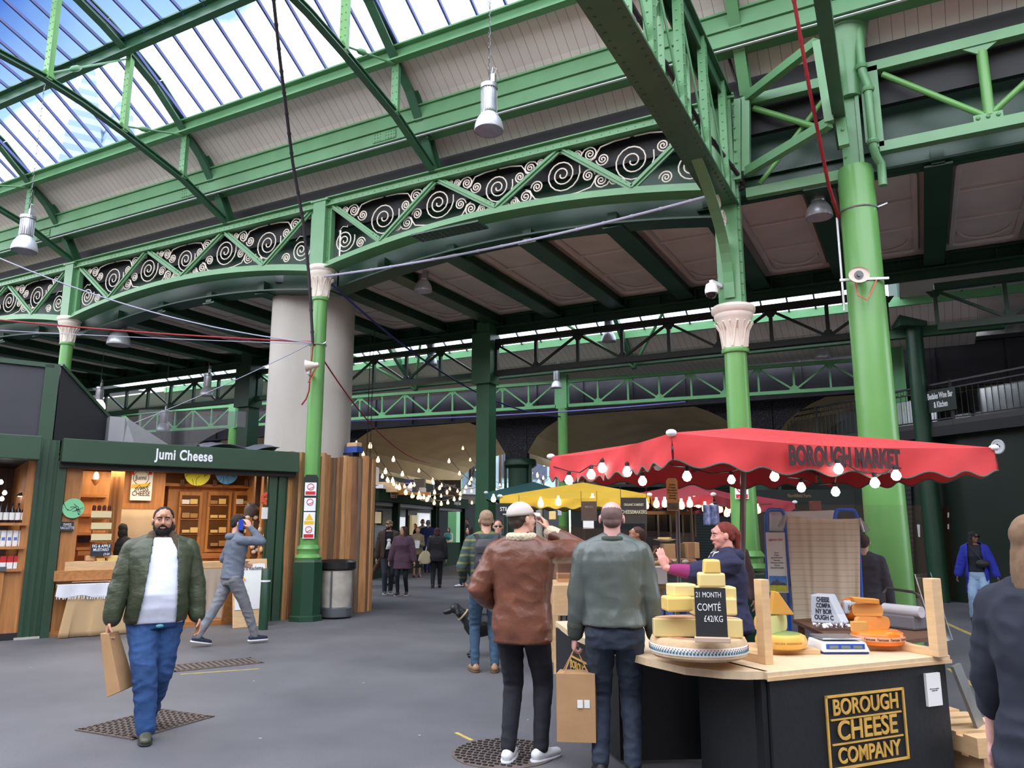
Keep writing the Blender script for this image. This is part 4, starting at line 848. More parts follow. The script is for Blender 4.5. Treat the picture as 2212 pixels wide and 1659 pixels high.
for k in range(4):
    x = -1.02+.085*k; t = kt('carton', 'red and white carton on the lowest shelf of the left kiosk', 'box', x, .05, 1.01, 'red cartons on the lowest shelf')
    kbox(x, x+.075, .0, .08, 1.01, 1.10).build('white_base', PAPER, t); kbox(x, x+.075, .0, .08, 1.10, 1.19).build('red_top', RED, t)
t = kt('display_case', 'glass display case with lit cheeses inside the left kiosk', 'case', -2, .3, 1.04)
kbox(-3.1, -1.15, .0, .02, 1.06, 1.75).build('glass', glassmat('case_glass', (.9, .92, .95), .08), t)
for x in (-1.17, -1.13): kbox(x, x+.02, -.01, .03, 1.04, 2.0).build('frame_post', BLACK, t)
kbox(-3.1, -1.1, -.01, .6, 1.76, 1.79).build('frame_top', BLACK, t); kbox(-3.1, -1.2, .1, .6, 1.38, 1.4).build('shelf', GREY, t)
LW = mat('lamp_white', (1, 1, 1), .5, emit=(1, .98, 1), es=6); WARM = mat('lamp_warm', (1, .8, .5), .5, emit=(1, .62, .28), es=9)
kbox(-3.0, -1.25, .1, .13, 1.7, 1.73).build('strip_light', LW, t)
for k, (x, z, r) in enumerate(((-1.45, 1.06, .16), (-1.9, 1.06, .17), (-1.4, 1.4, .17), (-1.85, 1.4, .15))):
    t = kt('round_cheese', ['round cheese low in the left kiosk display case, nearest the shelves', 'round cheese low in the display case by the picture edge', 'flat cheese on the upper glass shelf of the left kiosk case', 'second flat cheese on the upper glass shelf by the picture edge'][k], 'cheese', x, .35, z)
    b = MB(); b.lathe([(r*.9, 0), (r, .03), (r, .09), (r*.9, .12)], (x, .35, z), 20); b.mul(KM); b.build('wheel', mat('grey_cheese', G(196, 182, 160), .7, var=.1), t, smooth=True)
for k in range(4):
    x = -2.2+.2*k; t = kt('wrapped_packet', 'white wrapped packet leaning on the counter of the left kiosk', 'packet', x, .0, 1.04, 'white wrapped packets'); b = MB(); b.box((x, -.02, 1.14), (.11, .06, .2)); b.mul(KM); b.build('packet_body', PAPER, t, bevel=.02)
def bulb(p, r, label, m, name='bulb', group=None, cord=.1, cat='bulb'):
    p = V(p); t = thing(name, label, cat, p, 0, group); b = MB(); b.lathe([(.001, -r), (r*.6, -r*.8), (r, -r*.1), (r*.85, r*.5), (r*.45, r*1.1), (r*.42, r*1.25)], p, 14); b.build('globe', m, t, smooth=True)
    b = MB(); b.lathe([(r*.46, r*1.2), (r*.5, r*1.3), (r*.5, r*1.9), (r*.2, r*2.1)], p, 12); b.build('socket', BLACK, t)
    if cord: b = MB(); b.tube([p+V((0, 0, r*2)), p+V((0, 0, r*2+cord))], .003, 5); b.build('cord', BLACK, t)
    return t
for k, (x, y) in enumerate(((2, 1042), (10, 1065), (4, 1078))):
    bulb(KM0@kp(x, y, 1.0+.1*k), .035, ('uppermost', 'middle', 'lowest')[k]+' round glowing bulb in the dark of the left kiosk', LW, cord=.4)
t = kt('shade_lamp', 'small black pendant shade with a glowing rim above the bottles', 'lamp', -.95, .5, 2.0); p = kp(53, 1072, .5)-V((.32, 0, 0))
b = MB(); b.lathe([(.12, 0), (.1, .03), (.03, .07), (.02, .1)], p, 18); b.mul(KM); b.build('shade', BLACK, t); b = MB(); b.lathe([(.09, -.005), (.09, 0)], p, 18); b.mul(KM); b.build('diffuser', WARM, t)
KM = KM0
# dark roof-top units over the kiosks
t = kt('rooftop_unit', 'dark panelled rooftop box with green trim above the left kiosk', 'box', -2, 1, 2.95)
UN = mat('dark_grey_panel', G(58, 58, 66), .6, var=.06)
kbox(-3.6, -.25, .1, 2.2, 2.93, 4.05).build('panel', UN, t)
for x0, x1, z0, z1 in ((-3.6, -.2, 4.05, 4.12), (-.32, -.2, 2.93, 4.1), (-.2, -.12, 2.93, 4.12)): kbox(x0, x1, .06, .12, z0, z1).build('trim', KGREEN, t)
t = kt('rooftop_hopper', 'dark sloping side of the rooftop unit falling to the right', 'roof', .3, 1, 2.95); b = MB()
P_ = lambda x, y, z: KM@V((x, y, z)); b.hexa([P_(-.1, .1, 2.94), P_(.85, .9, 2.94), P_(.85, 2.4, 2.94), P_(-.1, 2.2, 2.94), P_(-.1, .1, 4.1), P_(.85, .9, 3.35), P_(.85, 2.4, 3.35), P_(-.1, 2.2, 4.1)]); b.build('sloped_panel', mat('charcoal_panel', G(44, 44, 48), .6), t)
b = MB(); b.bar(P_(-.1, .1, 4.12), P_(.85, .9, 3.37), .05, .05); b.build('trim', KGREEN, t)
t = kt('duct', 'pale grey metal duct box with a sloping top beside the dark hopper', 'duct', 1.0, 1.3, 2.95); b = MB()
b.hexa([P_(.72, .5, 2.94), P_(1.15, .5, 2.94), P_(1.15, 1.6, 2.94), P_(.72, 1.6, 2.94), P_(.72, .5, 3.42), P_(.95, .5, 3.42), P_(.95, 1.6, 3.42), P_(.72, 1.6, 3.42)]); b.hexa([P_(.95, .5, 2.94), P_(1.9, .8, 2.94), P_(1.9, 1.6, 2.94), P_(.95, 1.6, 2.94), P_(.95, .5, 3.42), P_(1.0, .5, 3.4), P_(1.0, 1.6, 3.4), P_(.95, 1.6, 3.42)]); b.build('casing', mat('duct_grey', G(150, 150, 154), .5, var=.08), t)
b = MB(); random.seed(3)
b.grid(lambda s, q: KM@V((2.2+1.35*s, .3+1.2*q, 2.96+.1*math.sin(s*9+q*4)*math.sin(q*5)+.1*abs(math.sin(s*5)))), 24, 10)
tag(b.build('tarpaulin', mat('grey_tarp', G(90, 90, 100), .4), smooth=True, solid=.01), 'crumpled grey tarpaulin heaped on the kiosk roof above the sign', 'tarp')
t = thing('flue_netting', 'grey netting sheet drooping behind the kiosk roof', 'netting', atd(350, 960, 19)); b = MB(); q = atd(300, 885, 19.5); q2 = atd(520, 890, 19.8)
b.grid(lambda s, r: q.lerp(q2, s)+V((.2*math.sin(s*8), 0, -(.9+.5*math.sin(s*5))*r)), 20, 6); b.build('net', glassmat('net_grey', (.45, .45, .5), .1, .5), t)
# ---- inside the kiosk
def ground_tag(o, l, c, g=None): return tag(o, l, c, g)
t = kt('wooden_door_frame', 'pale wooden upright and glazed folding doors at the left of the kiosk opening', 'door', .3, .4, 0)
kbox(.12, .34, .02, .1, .0, 2.55).build('upright', WOOD, t)
b = krect(233, 1018, 262, 1205, .9, .05); b.build('folding_door', WW, t)
for px in (240, 250): krect(px-2, 1030, px+3, 1190, .885, .01).build('glazing', mat('amber_glass', G(150, 100, 60), .15), t)
t = kt('wall_cupboard', 'glazed wooden cupboard glowing behind the mint green disc', 'cupboard', .7, 1.4, 1)
krect(165, 1018, 232, 1200, 1.5, .3).build('carcass', WW, t)
for y in (1068, 1110, 1150, 1182): krect(165, y, 232, y+6, 1.4, .12).build('shelf', WOODH, t)
krect(168, 1160, 205, 1172, 1.38, .1).build('drawer_front', BOT, t); krect(168, 1190, 212, 1200, 1.36, .1).build('ledge', WOODH, t)
p = KM@kp(207, 1036, 1.2); t = thing('wall_lamp', 'small glowing wall lamp at the upper left of the kiosk', 'lamp', p); b = MB(); b.lathe([(.03, 0), (.045, .04), (.03, .11), (.01, .13)], p, 12); b.build('flame_bulb', mat('lamp_warm_soft', (1, .8, .5), .5, emit=(1, .62, .3), es=8), t, smooth=True)
b = MB(); b.lathe([(.015, -.1), (.06, -.02), (.07, 0), (.02, .01)], p, 12); b.build('cup', WOOD, t)
# kiosk ceiling light
ld = bpy.data.lights.new('kiosk_light', 'AREA'); ld.shape = 'RECTANGLE'; ld.size = 2.6; ld.size_y = .5; ld.energy = 45; ld.color = (1, .82, .6); lo = bpy.data.objects.new('kiosk_light', ld); C.objects.link(lo); lo.location = KM@V((1.8, .9, 2.6)); lo.rotation_euler = (0, 0, KRZ); lo['label'] = 'warm light under the kiosk roof'; lo['category'] = 'lamp'
ld = bpy.data.lights.new('kiosk_light', 'AREA'); ld.size = .8; ld.energy = 16; ld.color = (1, .85, .65); lo = bpy.data.objects.new('kiosk_light', ld); C.objects.link(lo); lo.location = KM@V((-1.6, .4, 2.5)); lo['label'] = 'light under the left kiosk roof'; lo['category'] = 'lamp'
# disc signs
def disc_sign(px, py, dep, r, col, label, rz=1.0):
    p = kp(px, py, dep); t = kt('disc_sign', label, 'sign', p.x, p.y, p.z); W = KM@p
    b = MB(); b.lathe([(r, 0), (r, .012)], W, 36, axis=-KI); b.build('disc', mat('disc_%d' % int(col[0]*999), col, .6), t)
    b = MB(); random.seed(int(px)); f = -KI*.014
    for k in range(7):
        a = random.uniform(0, 6.28); c = W+f+KE*random.uniform(-.45, .45)*r+V((0, 0, random.uniform(-.5, .3)*r)); L = []
        for i in range(9): a += random.uniform(-.9, .9); c = c+(KE*math.cos(a)+V((0, 0, math.sin(a))))*r*.13; L.append(c.copy())
        b.tube(L, .0035, 4)
    b.build('ink_drawing', INK, t); return t
disc_sign(158, 1098, -.02, .15, G(128, 200, 150), 'mint green disc sign with an ink sketch on the left upright of the kiosk')
disc_sign(427, 1022, 1.7, .24, G(206, 208, 60), 'lime yellow disc sign hanging above the kiosk cabinet')
disc_sign(490, 1022, 1.7, .215, G(84, 152, 214), 'blue disc sign hanging above the kiosk cabinet')
disc_sign(577, 1077, .05, .115, G(222, 92, 60), 'orange disc sign on the right upright of the kiosk')
# shop sign
t = kt('shop_sign', 'white board reading SWISS CHEESE board', 'sign', 1.5, 1.6, 1.9); t['label'] = 'white SWISS CHEESE board with a yellow cheese wedge, above the hanging hide'
krect(262, 1018, 356, 1100, 1.75, .06).build('backing_planks', WOOD, t); sb = krect(283, 1016, 329, 1081, 1.68, .02).build('board', PAPER, t)
pm = kp(305, 1065, 1.67); lettering('SWISS\nCHEESE', mat('brown_ink', G(80, 50, 30), .6), plane_M(KM@V((pm.x, 1.672, pm.z+.03)), KE), .115, t, sx=.78, bold=.001, line=.75)
pm = kp(305, 1032, 1.67); lettering('Jumi', INK, plane_M(KM@V((pm.x, 1.672, pm.z)), KE), .12, t, sx=.9); b = MB(); b.tube([KM@V((pm.x+math.cos(a*PI/10)*.13, 1.672, pm.z+math.sin(a*PI/10)*.13)) for a in range(21)], .004, 4); b.build('ring', INK, t)
pm = kp(305, 1049, 1.67); b = MB(); b.prism([KM@V((pm.x+x, 1.674, pm.z+z)) for x, z in ((-.16, -.05), (.16, .0), (.12, .045), (-.15, .02))], (0, 0, 0), -KI*.006); b.build('yellow_wedge', mat('wedge_yellow', G(240, 176, 50), .6), t)
b = MB(); b.tube([KM@V((pm.x+x, 1.668, pm.z+z)) for x, z in ((-.08, -.05), (-.03, .01), (.02, -.05), (.1, -.01), (.15, .06))], .009, 5); b.build('green_figure', mat('figure_green', G(40, 110, 60), .6), t)
for px in (286, 325): b = MB(); q = kp(px, 1022, 1.67); b.box((q.x, 1.675, q.z), (.06, .006, .06)); b.mul(KM); b.build('red_badge', RED, t)
b = MB(); q0, q1 = kp(256, 1100, 1.7), kp(346, 1215, 1.7)
b.grid(lambda s, r: KM@V((lerp(q0.x, q1.x, s), 1.66+.03*math.sin(s*9)*r, lerp(q0.z, q1.z, r))), 16, 6); tag(b.build('hanging_cloth', mat('hide_cloth', G(188, 166, 138), .9, var=.08), smooth=True, solid=.01), 'beige hide cloth hung behind the striding man inside the kiosk', 'cloth')
# cabinet
cb_ = kt('glazed_cabinet', 'large wooden cabinet with three glass doors full of cheese', 'cabinet', 2.6, 2.1, .9)
krect(358, 1052, 600, 1215, 2.15, .15).build('carcass', WW, cb_); krect(352, 1047, 600, 1053, 1.95, .3).build('cornice', WOODH, cb_)
for i, (a, c) in enumerate(((384, 434), (446, 497), (503, 548))):
    d = krect(a, 1062, c, 1192, 2.07, .04).build('door', WW, cb_)
    krect(a+6, 1070, c-6, 1184, 2.05, .03).build('glass', mat('cabinet_interior', G(92, 62, 34), .25, var=.2), d)
    for y in (1090, 1120, 1152): krect(a+6, y, c-6, y+3, 2.035, .02).build('shelf', WOODH, d)
krect(352, 1195, 560, 1206, 1.85, .3).build('ledge', WOODH, cb_); krect(352, 1206, 560, 1310, 1.9, .2).build('base_cupboard', WW, cb_)
CHY = mat('cheese_yellow', G(228, 200, 128), .55, var=.08, vsc=6); CHO = mat('cheese_rind_brown', G(170, 130, 84), .7)
random.seed(5)
for i, (a, c) in enumerate(((390, 430), (451, 492), (508, 544))):
    for j, y in enumerate((1089, 1119, 1151, 1180)):
        for k in range(2):
            x = lerp(a, c, .28+.44*k); q = kp(x, y, 2.0); t = kt('cheese_block', 'pale cheese block behind the glass doors of the kiosk cabinet', 'cheese', q.x, 2.0, q.z, 'cheese blocks in the cabinet')
            kbox(q.x-.07, q.x+.07, 2.0, 2.03, q.z, q.z+random.uniform(.05, .11)).build('block', random.choice((CHY, CHO, PAPER, CHY)), t, bevel=.008)
for k, px in enumerate((392, 396, 462, 466, 530, 534, 540)):
    q = kp(px, 1049, 1.9); p = KM@q; t = thing('glass_jar', 'small glass jar on the cornice above the kiosk cabinet', 'jar', p, 0, 'jars on the cabinet cornice'); bottle(p, .025, .12, None, False).build('jar', mat('brown_glass', G(110, 80, 60), .2), t, smooth=True)
# right side: upright, shelf of tools, paper
t = kt('wooden_shelving', 'open wooden shelves with cheese tools on the right side of the kiosk', 'shelves', 3.1, .5, 0)
krect(566, 1018, 584, 1210, .2, .1).build('upright', WOOD, t); krect(549, 1018, 560, 1210, .5, .1).build('log_upright', DKWOOD, t); 
for y in (1125, 1158, 1198): krect(516, y, 572, y+5, .55, .25).build('shelf', WOODH, t)
tag(krect(565, 1096, 593, 1121, .02, .005).build('paper_notice', PAPER), 'white handwritten paper under the orange disc', 'notice')
for k, (px, py) in enumerate(((546, 1135), (562, 1132), (573, 1145), (565, 1175))):
    q = kp(px, py, .15); t = kt('wooden_ladle', ['wooden ladle hung at the left end of the kiosk tool shelf', 'wooden ladle hung in the middle of the kiosk tool shelf', 'wooden ladle hung on the kiosk upright near the paper notice', 'lowest wooden ladle, hung beside the packets'][k], 'ladle', q.x, q.y, q.z); b = MB(); b.tube([KM@(q+V((0, 0, .08))), KM@(q+V((0, 0, -.06)))], .008, 6); b.ball(KM@(q+V((0, 0, -.1))), V((.035, .035, .05)), 12, 8); b.build('spoon', PINE, t, smooth=True)
t = kt('metal_scoop', 'dark metal scale scoop on the kiosk tool shelf', 'scoop', 2.9, .6, 1.7); q = kp(540, 1105, .55); b = MB(); b.lathe([(.03, -.15), (.12, 0), (.13, .12), (.06, .16)], KM@q, 18, axis=(.5, .2, .8)); b.build('bowl', GREY, t, smooth=True)
for k, (px, py) in enumerate(((525, 1122), (535, 1122), (552, 1122), (548, 1196), (555, 1192), (545, 1185), (560, 1196))):
    q = kp(px, py, .5); b = MB(); b.ball(KM@(q+V((0, 0, .03))), V((.05, .04, .04)), 10, 7); tag(b.build('mushroom_packet', mat('pale_food', G(214, 196, 176), .6), smooth=True), 'small pale bundle among the packets on the kiosk tool shelves', 'packet', 'bundles on the tool shelves')
# kiosk front table with boards, cloth
t = kt('cloth_covered_table', 'small table under a white fringed cloth and hessian drape at the left of the kiosk', 'table', .75, -.05, 0)
tz = kp(200, 1262, -.1).z
kbox(.12, 1.5, -.15, .5, tz-.04, tz).build('tabletop', WOODH, t)
for x in (.2, 1.4): kbox(x, x+.05, .3, .35, 0, tz-.04).build('leg', WOOD, t)
b = MB(); b.grid(lambda s, r: KM@V((.3+1.15*s+(.04*math.sin(s*30))*r-.12*(1-s)*r, -.2-.08*r-.02*math.sin(s*21)*r, tz*(1-r)+.01)), 60, 10)
hs = b.build('hessian_drape', mat('hessian', G(186, 156, 116), .9, bump=.2, bsc=60), smooth=True, solid=.006); tag(hs, 'hessian sheet draped to the ground in front of the kiosk table', 'cloth')
CLO = mat('white_cloth', G(224, 226, 234), .9, bump=.15, bsc=40)
b = MB(); b.grid(lambda s, r: KM@(V((.12+1.38*s, lerp(.45, -.235, min(1, r*1.6)), tz+.012)) if r < .625 else V((.12+1.38*s-.04*(r-.6), -.24-.012*math.sin(s*25), tz+.012-(r-.625)/.375*(.16+.06*s+.02*math.sin(s*19))))), 60, 16)
for i in range(60): x = .13+1.37*i/60; z0 = tz-.15-.06*i/60; b.tube([KM@V((x, -.245, z0+.02)), KM@V((x+random.uniform(-.015, .015), -.245, z0-.04))], .006, 4)
tag(b.build('fringed_cloth', CLO, smooth=True), 'white fringed cloth over the kiosk table at left', 'cloth')
def kboard(px0, px1, py0, py1, dep, th, lab, m=PINE): q = krect(px0, py0, px1, py1, dep, th); return tag(q.build('wooden_board', m, bevel=.006), lab, 'board')
kboard(117, 250, 1232, 1254, -.1, .4, 'thick wooden chopping block on the white fringed cloth', WOODH)
kboard(140, 250, 1213, 1232, -.02, .3, 'second wooden block stacked above the chopping block', PINE)
for k, (px, py, w_, h_, m, lab) in enumerate(((195, 1212, .13, .08, 'b', 'pinkish round cheese on the wooden blocks'), (218, 1213, .12, .05, 'y', 'yellow cut wedge on the wooden blocks'), (245, 1213, .16, .09, 'y', 'broad pale cheese on the wooden blocks by the green sleeve'))):
    q = kp(px, py, .05); tag(kbox(q.x-w_/2, q.x+w_/2, .05, .2, q.z, q.z+h_).build('cheese_piece', CHY if m == 'y' else mat('pink_rind', G(206, 160, 120), .6), bevel=.015), lab, 'cheese')
# stacked label tower
tw = kt('jar_tower', 'tall stand of small jars fronted by three cream boards', 'stand', .85, .1, 1.2); 
for y in (1104, 1129, 1153): krect(197, y, 241, y+14, .02, .02).build('cream_board', mat('cream_card', G(222, 206, 158), .6), tw)
for y in (1118, 1143, 1168): krect(197, y, 243, y+3, .04, .16).build('shelf', WOODH, tw)
krect(197, 1100, 199, 1215, .2, .02).build('upright', WOOD, tw); krect(240, 1100, 242, 1215, .2, .02).build('upright', WOOD, tw)
for y in (1117, 1142, 1167, 1100):
    for k in range(4):
        q = kp(203+11*k, y+3, .12); p = KM@q; t = thing('honey_jar', 'small dark preserve jar on the stand of cream boards', 'jar', p, 0, 'jars on the stand'); bottle(p, .028, .085, None, False).build('jar', mat('preserve_jar', G(96, 50, 40), .2), t, smooth=True)
t = kt('chalkboard_sign', 'small chalkboard reading FIG & APPLE MUSTARD under the jar stand', 'sign', .85, 0, 1.2); krect(196, 1175, 240, 1201, .0, .015).build('board', SLATE, t)
q = kp(218, 1188, 0); lettering('FIG & APPLE\nMUSTARD', WHITE, plane_M(KM@V((q.x, -.004, q.z+.03)), KE), .062, t, sx=.78, bold=.001, line=.9); q = kp(230, 1197, 0); lettering('£9.80', WHITE, plane_M(KM@V((q.x, -.004, q.z)), KE), .05, t, sx=.8)
t = kt('chalkboard_sign', 'small chalkboard lettered for raclette on the left upright under the mint disc', 'sign', .2, 0, 1.6); krect(130, 1127, 159, 1147, -.03, .015).build('board', SLATE, t)
q = kp(145, 1137, -.03); lettering('SWISS\nRACLETTE', WHITE, plane_M(KM@V((q.x, -.036, q.z)), KE), .055, t, sx=.75, line=.9)
# second small table by the cabinet
t = kt('small_table', 'small cloth-draped table with wooden trays behind the man in grey', 'table', 1.9, .6, 0); q0, q1 = kp(432, 1225, .35), kp(468, 1335, .35)
kbox(q0.x, q1.x+.5, .35, .75, q0.z-.06, q0.z-.02).build('top', WOODH, t); kbox(q0.x+.03, q1.x+.4, .37, .7, q0.z-.02, q0.z+.08).build('tray', PINE, t)
b = MB(); b.grid(lambda s, r: KM@V((q0.x+.05+.5*s, .33-.02*math.sin(s*20)*r, (q0.z-.06)*(1-r)+.03)), 30, 5); b.build('drape', mat('dull_cloth', G(184, 172, 156), .9), t, smooth=True)
# A-frame board
t = thing('a_frame_sign', 'white A-frame menu board in pale wood beside the log wall', 'sign', atz(560, 1350, 0))
fa, fb = atz(503, 1358, 0), atz(580, 1352, 0); fd = (fb-fa).normalized(); fn = V((fd.y, -fd.x, 0)); fn = fn if fn.dot(-fa) > 0 else -fn
AP = lambda x, z, o=0: fa+fd*x+V((0, 0, z))-fn*(z*.22)+fn*o; Wb = (fb-fa).length
b = MB(); b.prism([AP(0, 0), AP(Wb, 0), AP(Wb, 1.08), AP(0, 1.08)], (0, 0, 0), -fn*.03); b.build('front_panel', PINE, t, bevel=.01)
b = MB(); b.prism([AP(.03, .28), AP(Wb-.04, .28), AP(Wb-.04, 1.0), AP(.03, 1.0)], (0, 0, 0), fn*.012); b.build('white_sheet', PAPER, t)
b = MB(); qx = lambda x, z: fa+fd*x-fn*(.62-z*.22*1.6)+V((0, 0, z)); b.prism([qx(0, 0), qx(Wb, 0), AP(Wb, 1.06, -.05), AP(0, 1.06, -.05)], (0, 0, 0), -fn*.03); b.build('rear_panel', WOODH, t)
lettering("Jumi's Raclette", INK, plane_M(AP(Wb/2, .93, .02), fd, (AP(0, 1)-AP(0, 0))), .085, t, sx=.85)
for k, (x, z) in enumerate(((.18, .76), (.18, .6), (.18, .44), (.5, .44), (.5, .6))):
    b = MB(); b.ball(AP(x, z, .012), V((.04, .01, .03)), 8, 6); b.build('food_picture', mat('food_yellow', G(220, 180, 90), .7), t)
# bollards and bin
def bollard(px, py, h, label):
    p = atz(px, py, 0); t = thing('bollard', label, 'bollard', p, 0, 'green bollards'); b = MB(); b.lathe([(.075, 0), (.075, h-.02), (.06, h)], p, 20); b.build('post', DKGREEN, t, smooth=True)
    b = MB(); b.lathe([(.077, h*.78), (.077, h*.81)], p, 20); b.build('white_band', WHITE, t)
bollard(568, 1360, .95, 'dark green bollard with a white band in front of the A-frame board')
bollard(723, 1334, .93, 'dark green bollard with a white band in front of the litter bin')
p = atz(724, 1334, 0); t = thing('litter_bin', 'round litter bin with black lid and clear sides against the log wall', 'bin', p)
b = MB(); b.lathe([(.29, .02), (.31, .04), (.31, .18), (.29, .2)], p, 28); b.build('base', GREY, t, smooth=True); b = MB(); b.lathe([(.28, .2), (.30, .85)], p, 28); b.f = b.f[:-2]; b.build('clear_body', mat('cloudy_plastic', G(176, 170, 160), .2, var=.2, vsc=4), t, smooth=True)
b = MB(); b.lathe([(.31, .84), (.345, .87), (.345, .98), (.29, 1.02), (.24, 1.0)], p, 28); b.build('lid', mat('black_plastic', G(30, 30, 32), .35), t, smooth=True)
for k in range(4): b = MB(); a = k*PI/2+.4; b.bar(p+V((math.cos(a)*.3, math.sin(a)*.3, .1)), p+V((math.cos(a)*.31, math.sin(a)*.31, .88)), .03, .015, (math.cos(a), math.sin(a), 0)); b.build('stay', GREY, t)
# log cladding around the concrete pillar
LOGS = [mat('log_%s' % n, c, .75, var=.2, vsc=3, stretch=(6, 6, .7), bump=.6, bsc=14) for n, c in (('tan', G(186, 132, 84)), ('brown', G(140, 98, 66)), ('pale', G(204, 156, 106)), ('bark', G(120, 96, 78)))]
t = thing('log_cladding', 'wall of upright split logs and waney boards wrapped round the concrete pillar', 'cladding', (-9.9, 11.3, 0)); random.seed(11)
path = [V((-10.14, 10.5, 0)), V((-10.1, 11.0, 0)), V((-10.04, 11.85, 0)), V((-9.72, 12.3, 0)), V((-9.78, 12.62, 0)), V((-10.1, 12.85, 0)), V((-10.6, 12.95, 0))]
cum = [0]
for a, c in zip(path, path[1:]): cum.append(cum[-1]+(c-a).length)
def onpath(s):
    for i in range(len(path)-1):
        if s <= cum[i+1]: return path[i].lerp(path[i+1], (s-cum[i])/(cum[i+1]-cum[i])), (path[i+1]-path[i]).normalized()
    return path[-1], (path[-1]-path[-2]).normalized()
s = .06; i = 0
while s < cum[-1]-.05:
    wd_ = random.uniform(.07, .13); c, d = onpath(s+wd_/2); rz = math.atan2(d.y, d.x); rnd = i % 3 == 2; h = 2.96+random.uniform(-.03, .05)
    b = MB(); nseg = 14; rings = []
    for k in range(nseg+1):
        z = h*k/nseg; wv = wd_*.52*(1+.12*noise.noise(V((i*3.1, z*1.4, 0)))); oy = .015*noise.noise(V((i*5, z, 2)))
        rings.append((c+d*(.02*noise.noise(V((i*2.2, z*1.1, 7))))+V((0, 0, z)), d*wv*1.08, V((-d.y, d.x, 0))*(wd_*.45 if rnd else .03)))
    b.loft(rings, 10, 2 if rnd else 4); b.build('log', LOGS[3 if (rnd and i % 2) else i % 3], t, smooth=bool(rnd)); s += wd_; i += 1
# hi-fi looking buggy on the log top
t = thing('model_lorry', 'small blue and tan object standing on top of the log wall', 'ornament', atd(765, 985, 15.6)); q = atd(765, 972, 15.6)
b = MB(); b.box(q, (.3, .2, .12)); b.build('blue_body', mat('ornament_blue', G(50, 80, 160), .5), t); b = MB(); b.box(q+V((0, 0, .1)), (.26, .18, .09)); b.build('tan_top', PINE, t, bevel=.02); b = MB(); b.box(q-V((.1, 0, .1)), (.3, .2, .08)); b.build('stand', BLACK, t)
# loudspeaker horns on columns, camera dome
def horn(p, d, r, label, base):
    d = V(d).normalized(); t = thing('horn_loudspeaker', label, 'loudspeaker', p); b = MB()
    prof = [(r, 0), (r*1.03, .02), (r*.75, -.06), (r*.45, -.14), (r*.4, -.2), (r*.1, -.22)]
    b.lathe([(a, z) for a, z in prof], p, 24, axis=d, sx=1.25); b.build('horn', CREAM, t, smooth=True)
    b = MB(); b.disc(V(p)-d*.0, d, r*.55, .012); b.disc(V(p)+d*.012, d, r*.25, .02); b.build('driver', GREY, t)
    x = V((-d.y, d.x, 0)).normalized(); b = MB(); b.bar(V(base)-x*.3, V(base)+x*.3, .04, .03); b.bar(V(p)-d*.18, V(base), .03, .03); b.build('mounting_bar', STEEL, t)
    b = MB(); b.tube([V(p)-d*.18+V((0, 0, -.02)), V(p)-d*.1+V((0, 0, -.24)), V(p)-d*.05+x*.08+V((0, 0, -.32)), V(p)-d*.12+x*.17+V((0, 0, -.2)), V(base)+x*.16], .01, 6); b.build('cable', CORG, t)
q = atd(1855, 594, 9.3); horn(q, (.35, -1, -.05), .1, 'oval cream horn loudspeaker strapped to the thick round pillar', (UP, ROW-.24, q.z-.0))
q = atd(663, 790, 13.2); horn(q, (-.8, -.5, -.1), .1, 'cream horn loudspeaker pointing left, on the column by the log wall', (UA, ROW-.15, q.z-.05))
b = MB(); b.tube([hub-V((0, 0, .05)), hub+V((-.02, -.02, -.9)), hub+V((-.05, -.05, -1.05)), hub+V((-.15, -.05, -1.15))], .015, 6); tag(b.build('cable', CRED, smooth=True), 'red cable clipped down the column to the left-facing loudspeaker', 'cable')
b = MB(); q = atd(1537, 634, 10.2); t = thing('dome_camera', 'white dome security camera on a bracket above the low white capital', 'camera', q); b.lathe([(.02, .16), (.07, .13), (.09, .05), (.088, .0)], q, 20); b.build('housing', WHITE, t, smooth=True)
b = MB(); b.ball(q, .075, 16, 10); b.build('dome', BOT, t, smooth=True); b = MB(); b.bar(q+V((0, 0, .17)), V((UB-.1, ROW-.1, q.z+.17)), .05, .05); b.build('arm', WHITE, t)
# straps round the columns
for (u, v, r, z, lab) in ((UA, ROW, .155, 4.95, 'wire strap with bolts round the column by the log wall'), (UP, ROW, .235, 5.75, 'thin wire strap round the thick round pillar')):
    b = MB(); b.tube([(u+math.cos(a*PI/10)*r, v+math.sin(a*PI/10)*r, z) for a in range(21)], .01, 6); b.bar((u+r, v-.05, z), (u+r+.12, v-.08, z+.02), .02, .02); tag(b.build('strap', STEEL), lab, 'strap')
b = MB(); c_ = V((UB, ROW, 0)); d2 = (V((1603, 0, 0))*0+(O-V((UB, ROW, EYE))).normalized()); d2.z = 0; x2 = V((-d2.y, d2.x, 0))*-1
x2 = x2 if x2.dot(V((math.cos(YAW), math.sin(YAW), 0))) > 0 else -x2
t = thing('no_smoking_sign', 'white no smoking notice with red band on the column behind the umbrella pole', 'sign', c_+d2*.2+V((0, 0, 2.2)))
q = atp(1602, 1058, c_+d2*.19, d2); b.prism([q+x2*x+V((0, 0, z)) for x, z in ((-.085, -.12), (.085, -.12), (.085, .12), (-.085, .12))], (0, 0, 0), d2*.008); b.build('board', WHITE, t)
b = MB(); b.prism([q+x2*x+V((0, 0, z)) for x, z in ((-.075, -.11), (.075, -.11), (.075, -.06), (-.075, -.06))], d2*.008, d2*.011); b.build('red_band', RED, t)
b = MB(); b.tube([q+d2*.012+x2*(math.cos(k*PI/12)*.06)+V((0, 0, .03+math.sin(k*PI/12)*.06)) for k in range(25)], .006, 5); b.tube([q+d2*.012+x2*-.042+V((0, 0, .07)), q+d2*.012+x2*.042+V((0, 0, -.01))], .006, 5); b.build('ring', RED, t)
lettering('No\nsmoking', WHITE, plane_M(q+d2*.012+V((0, 0, -.085)), x2), .026, t, line=.8)
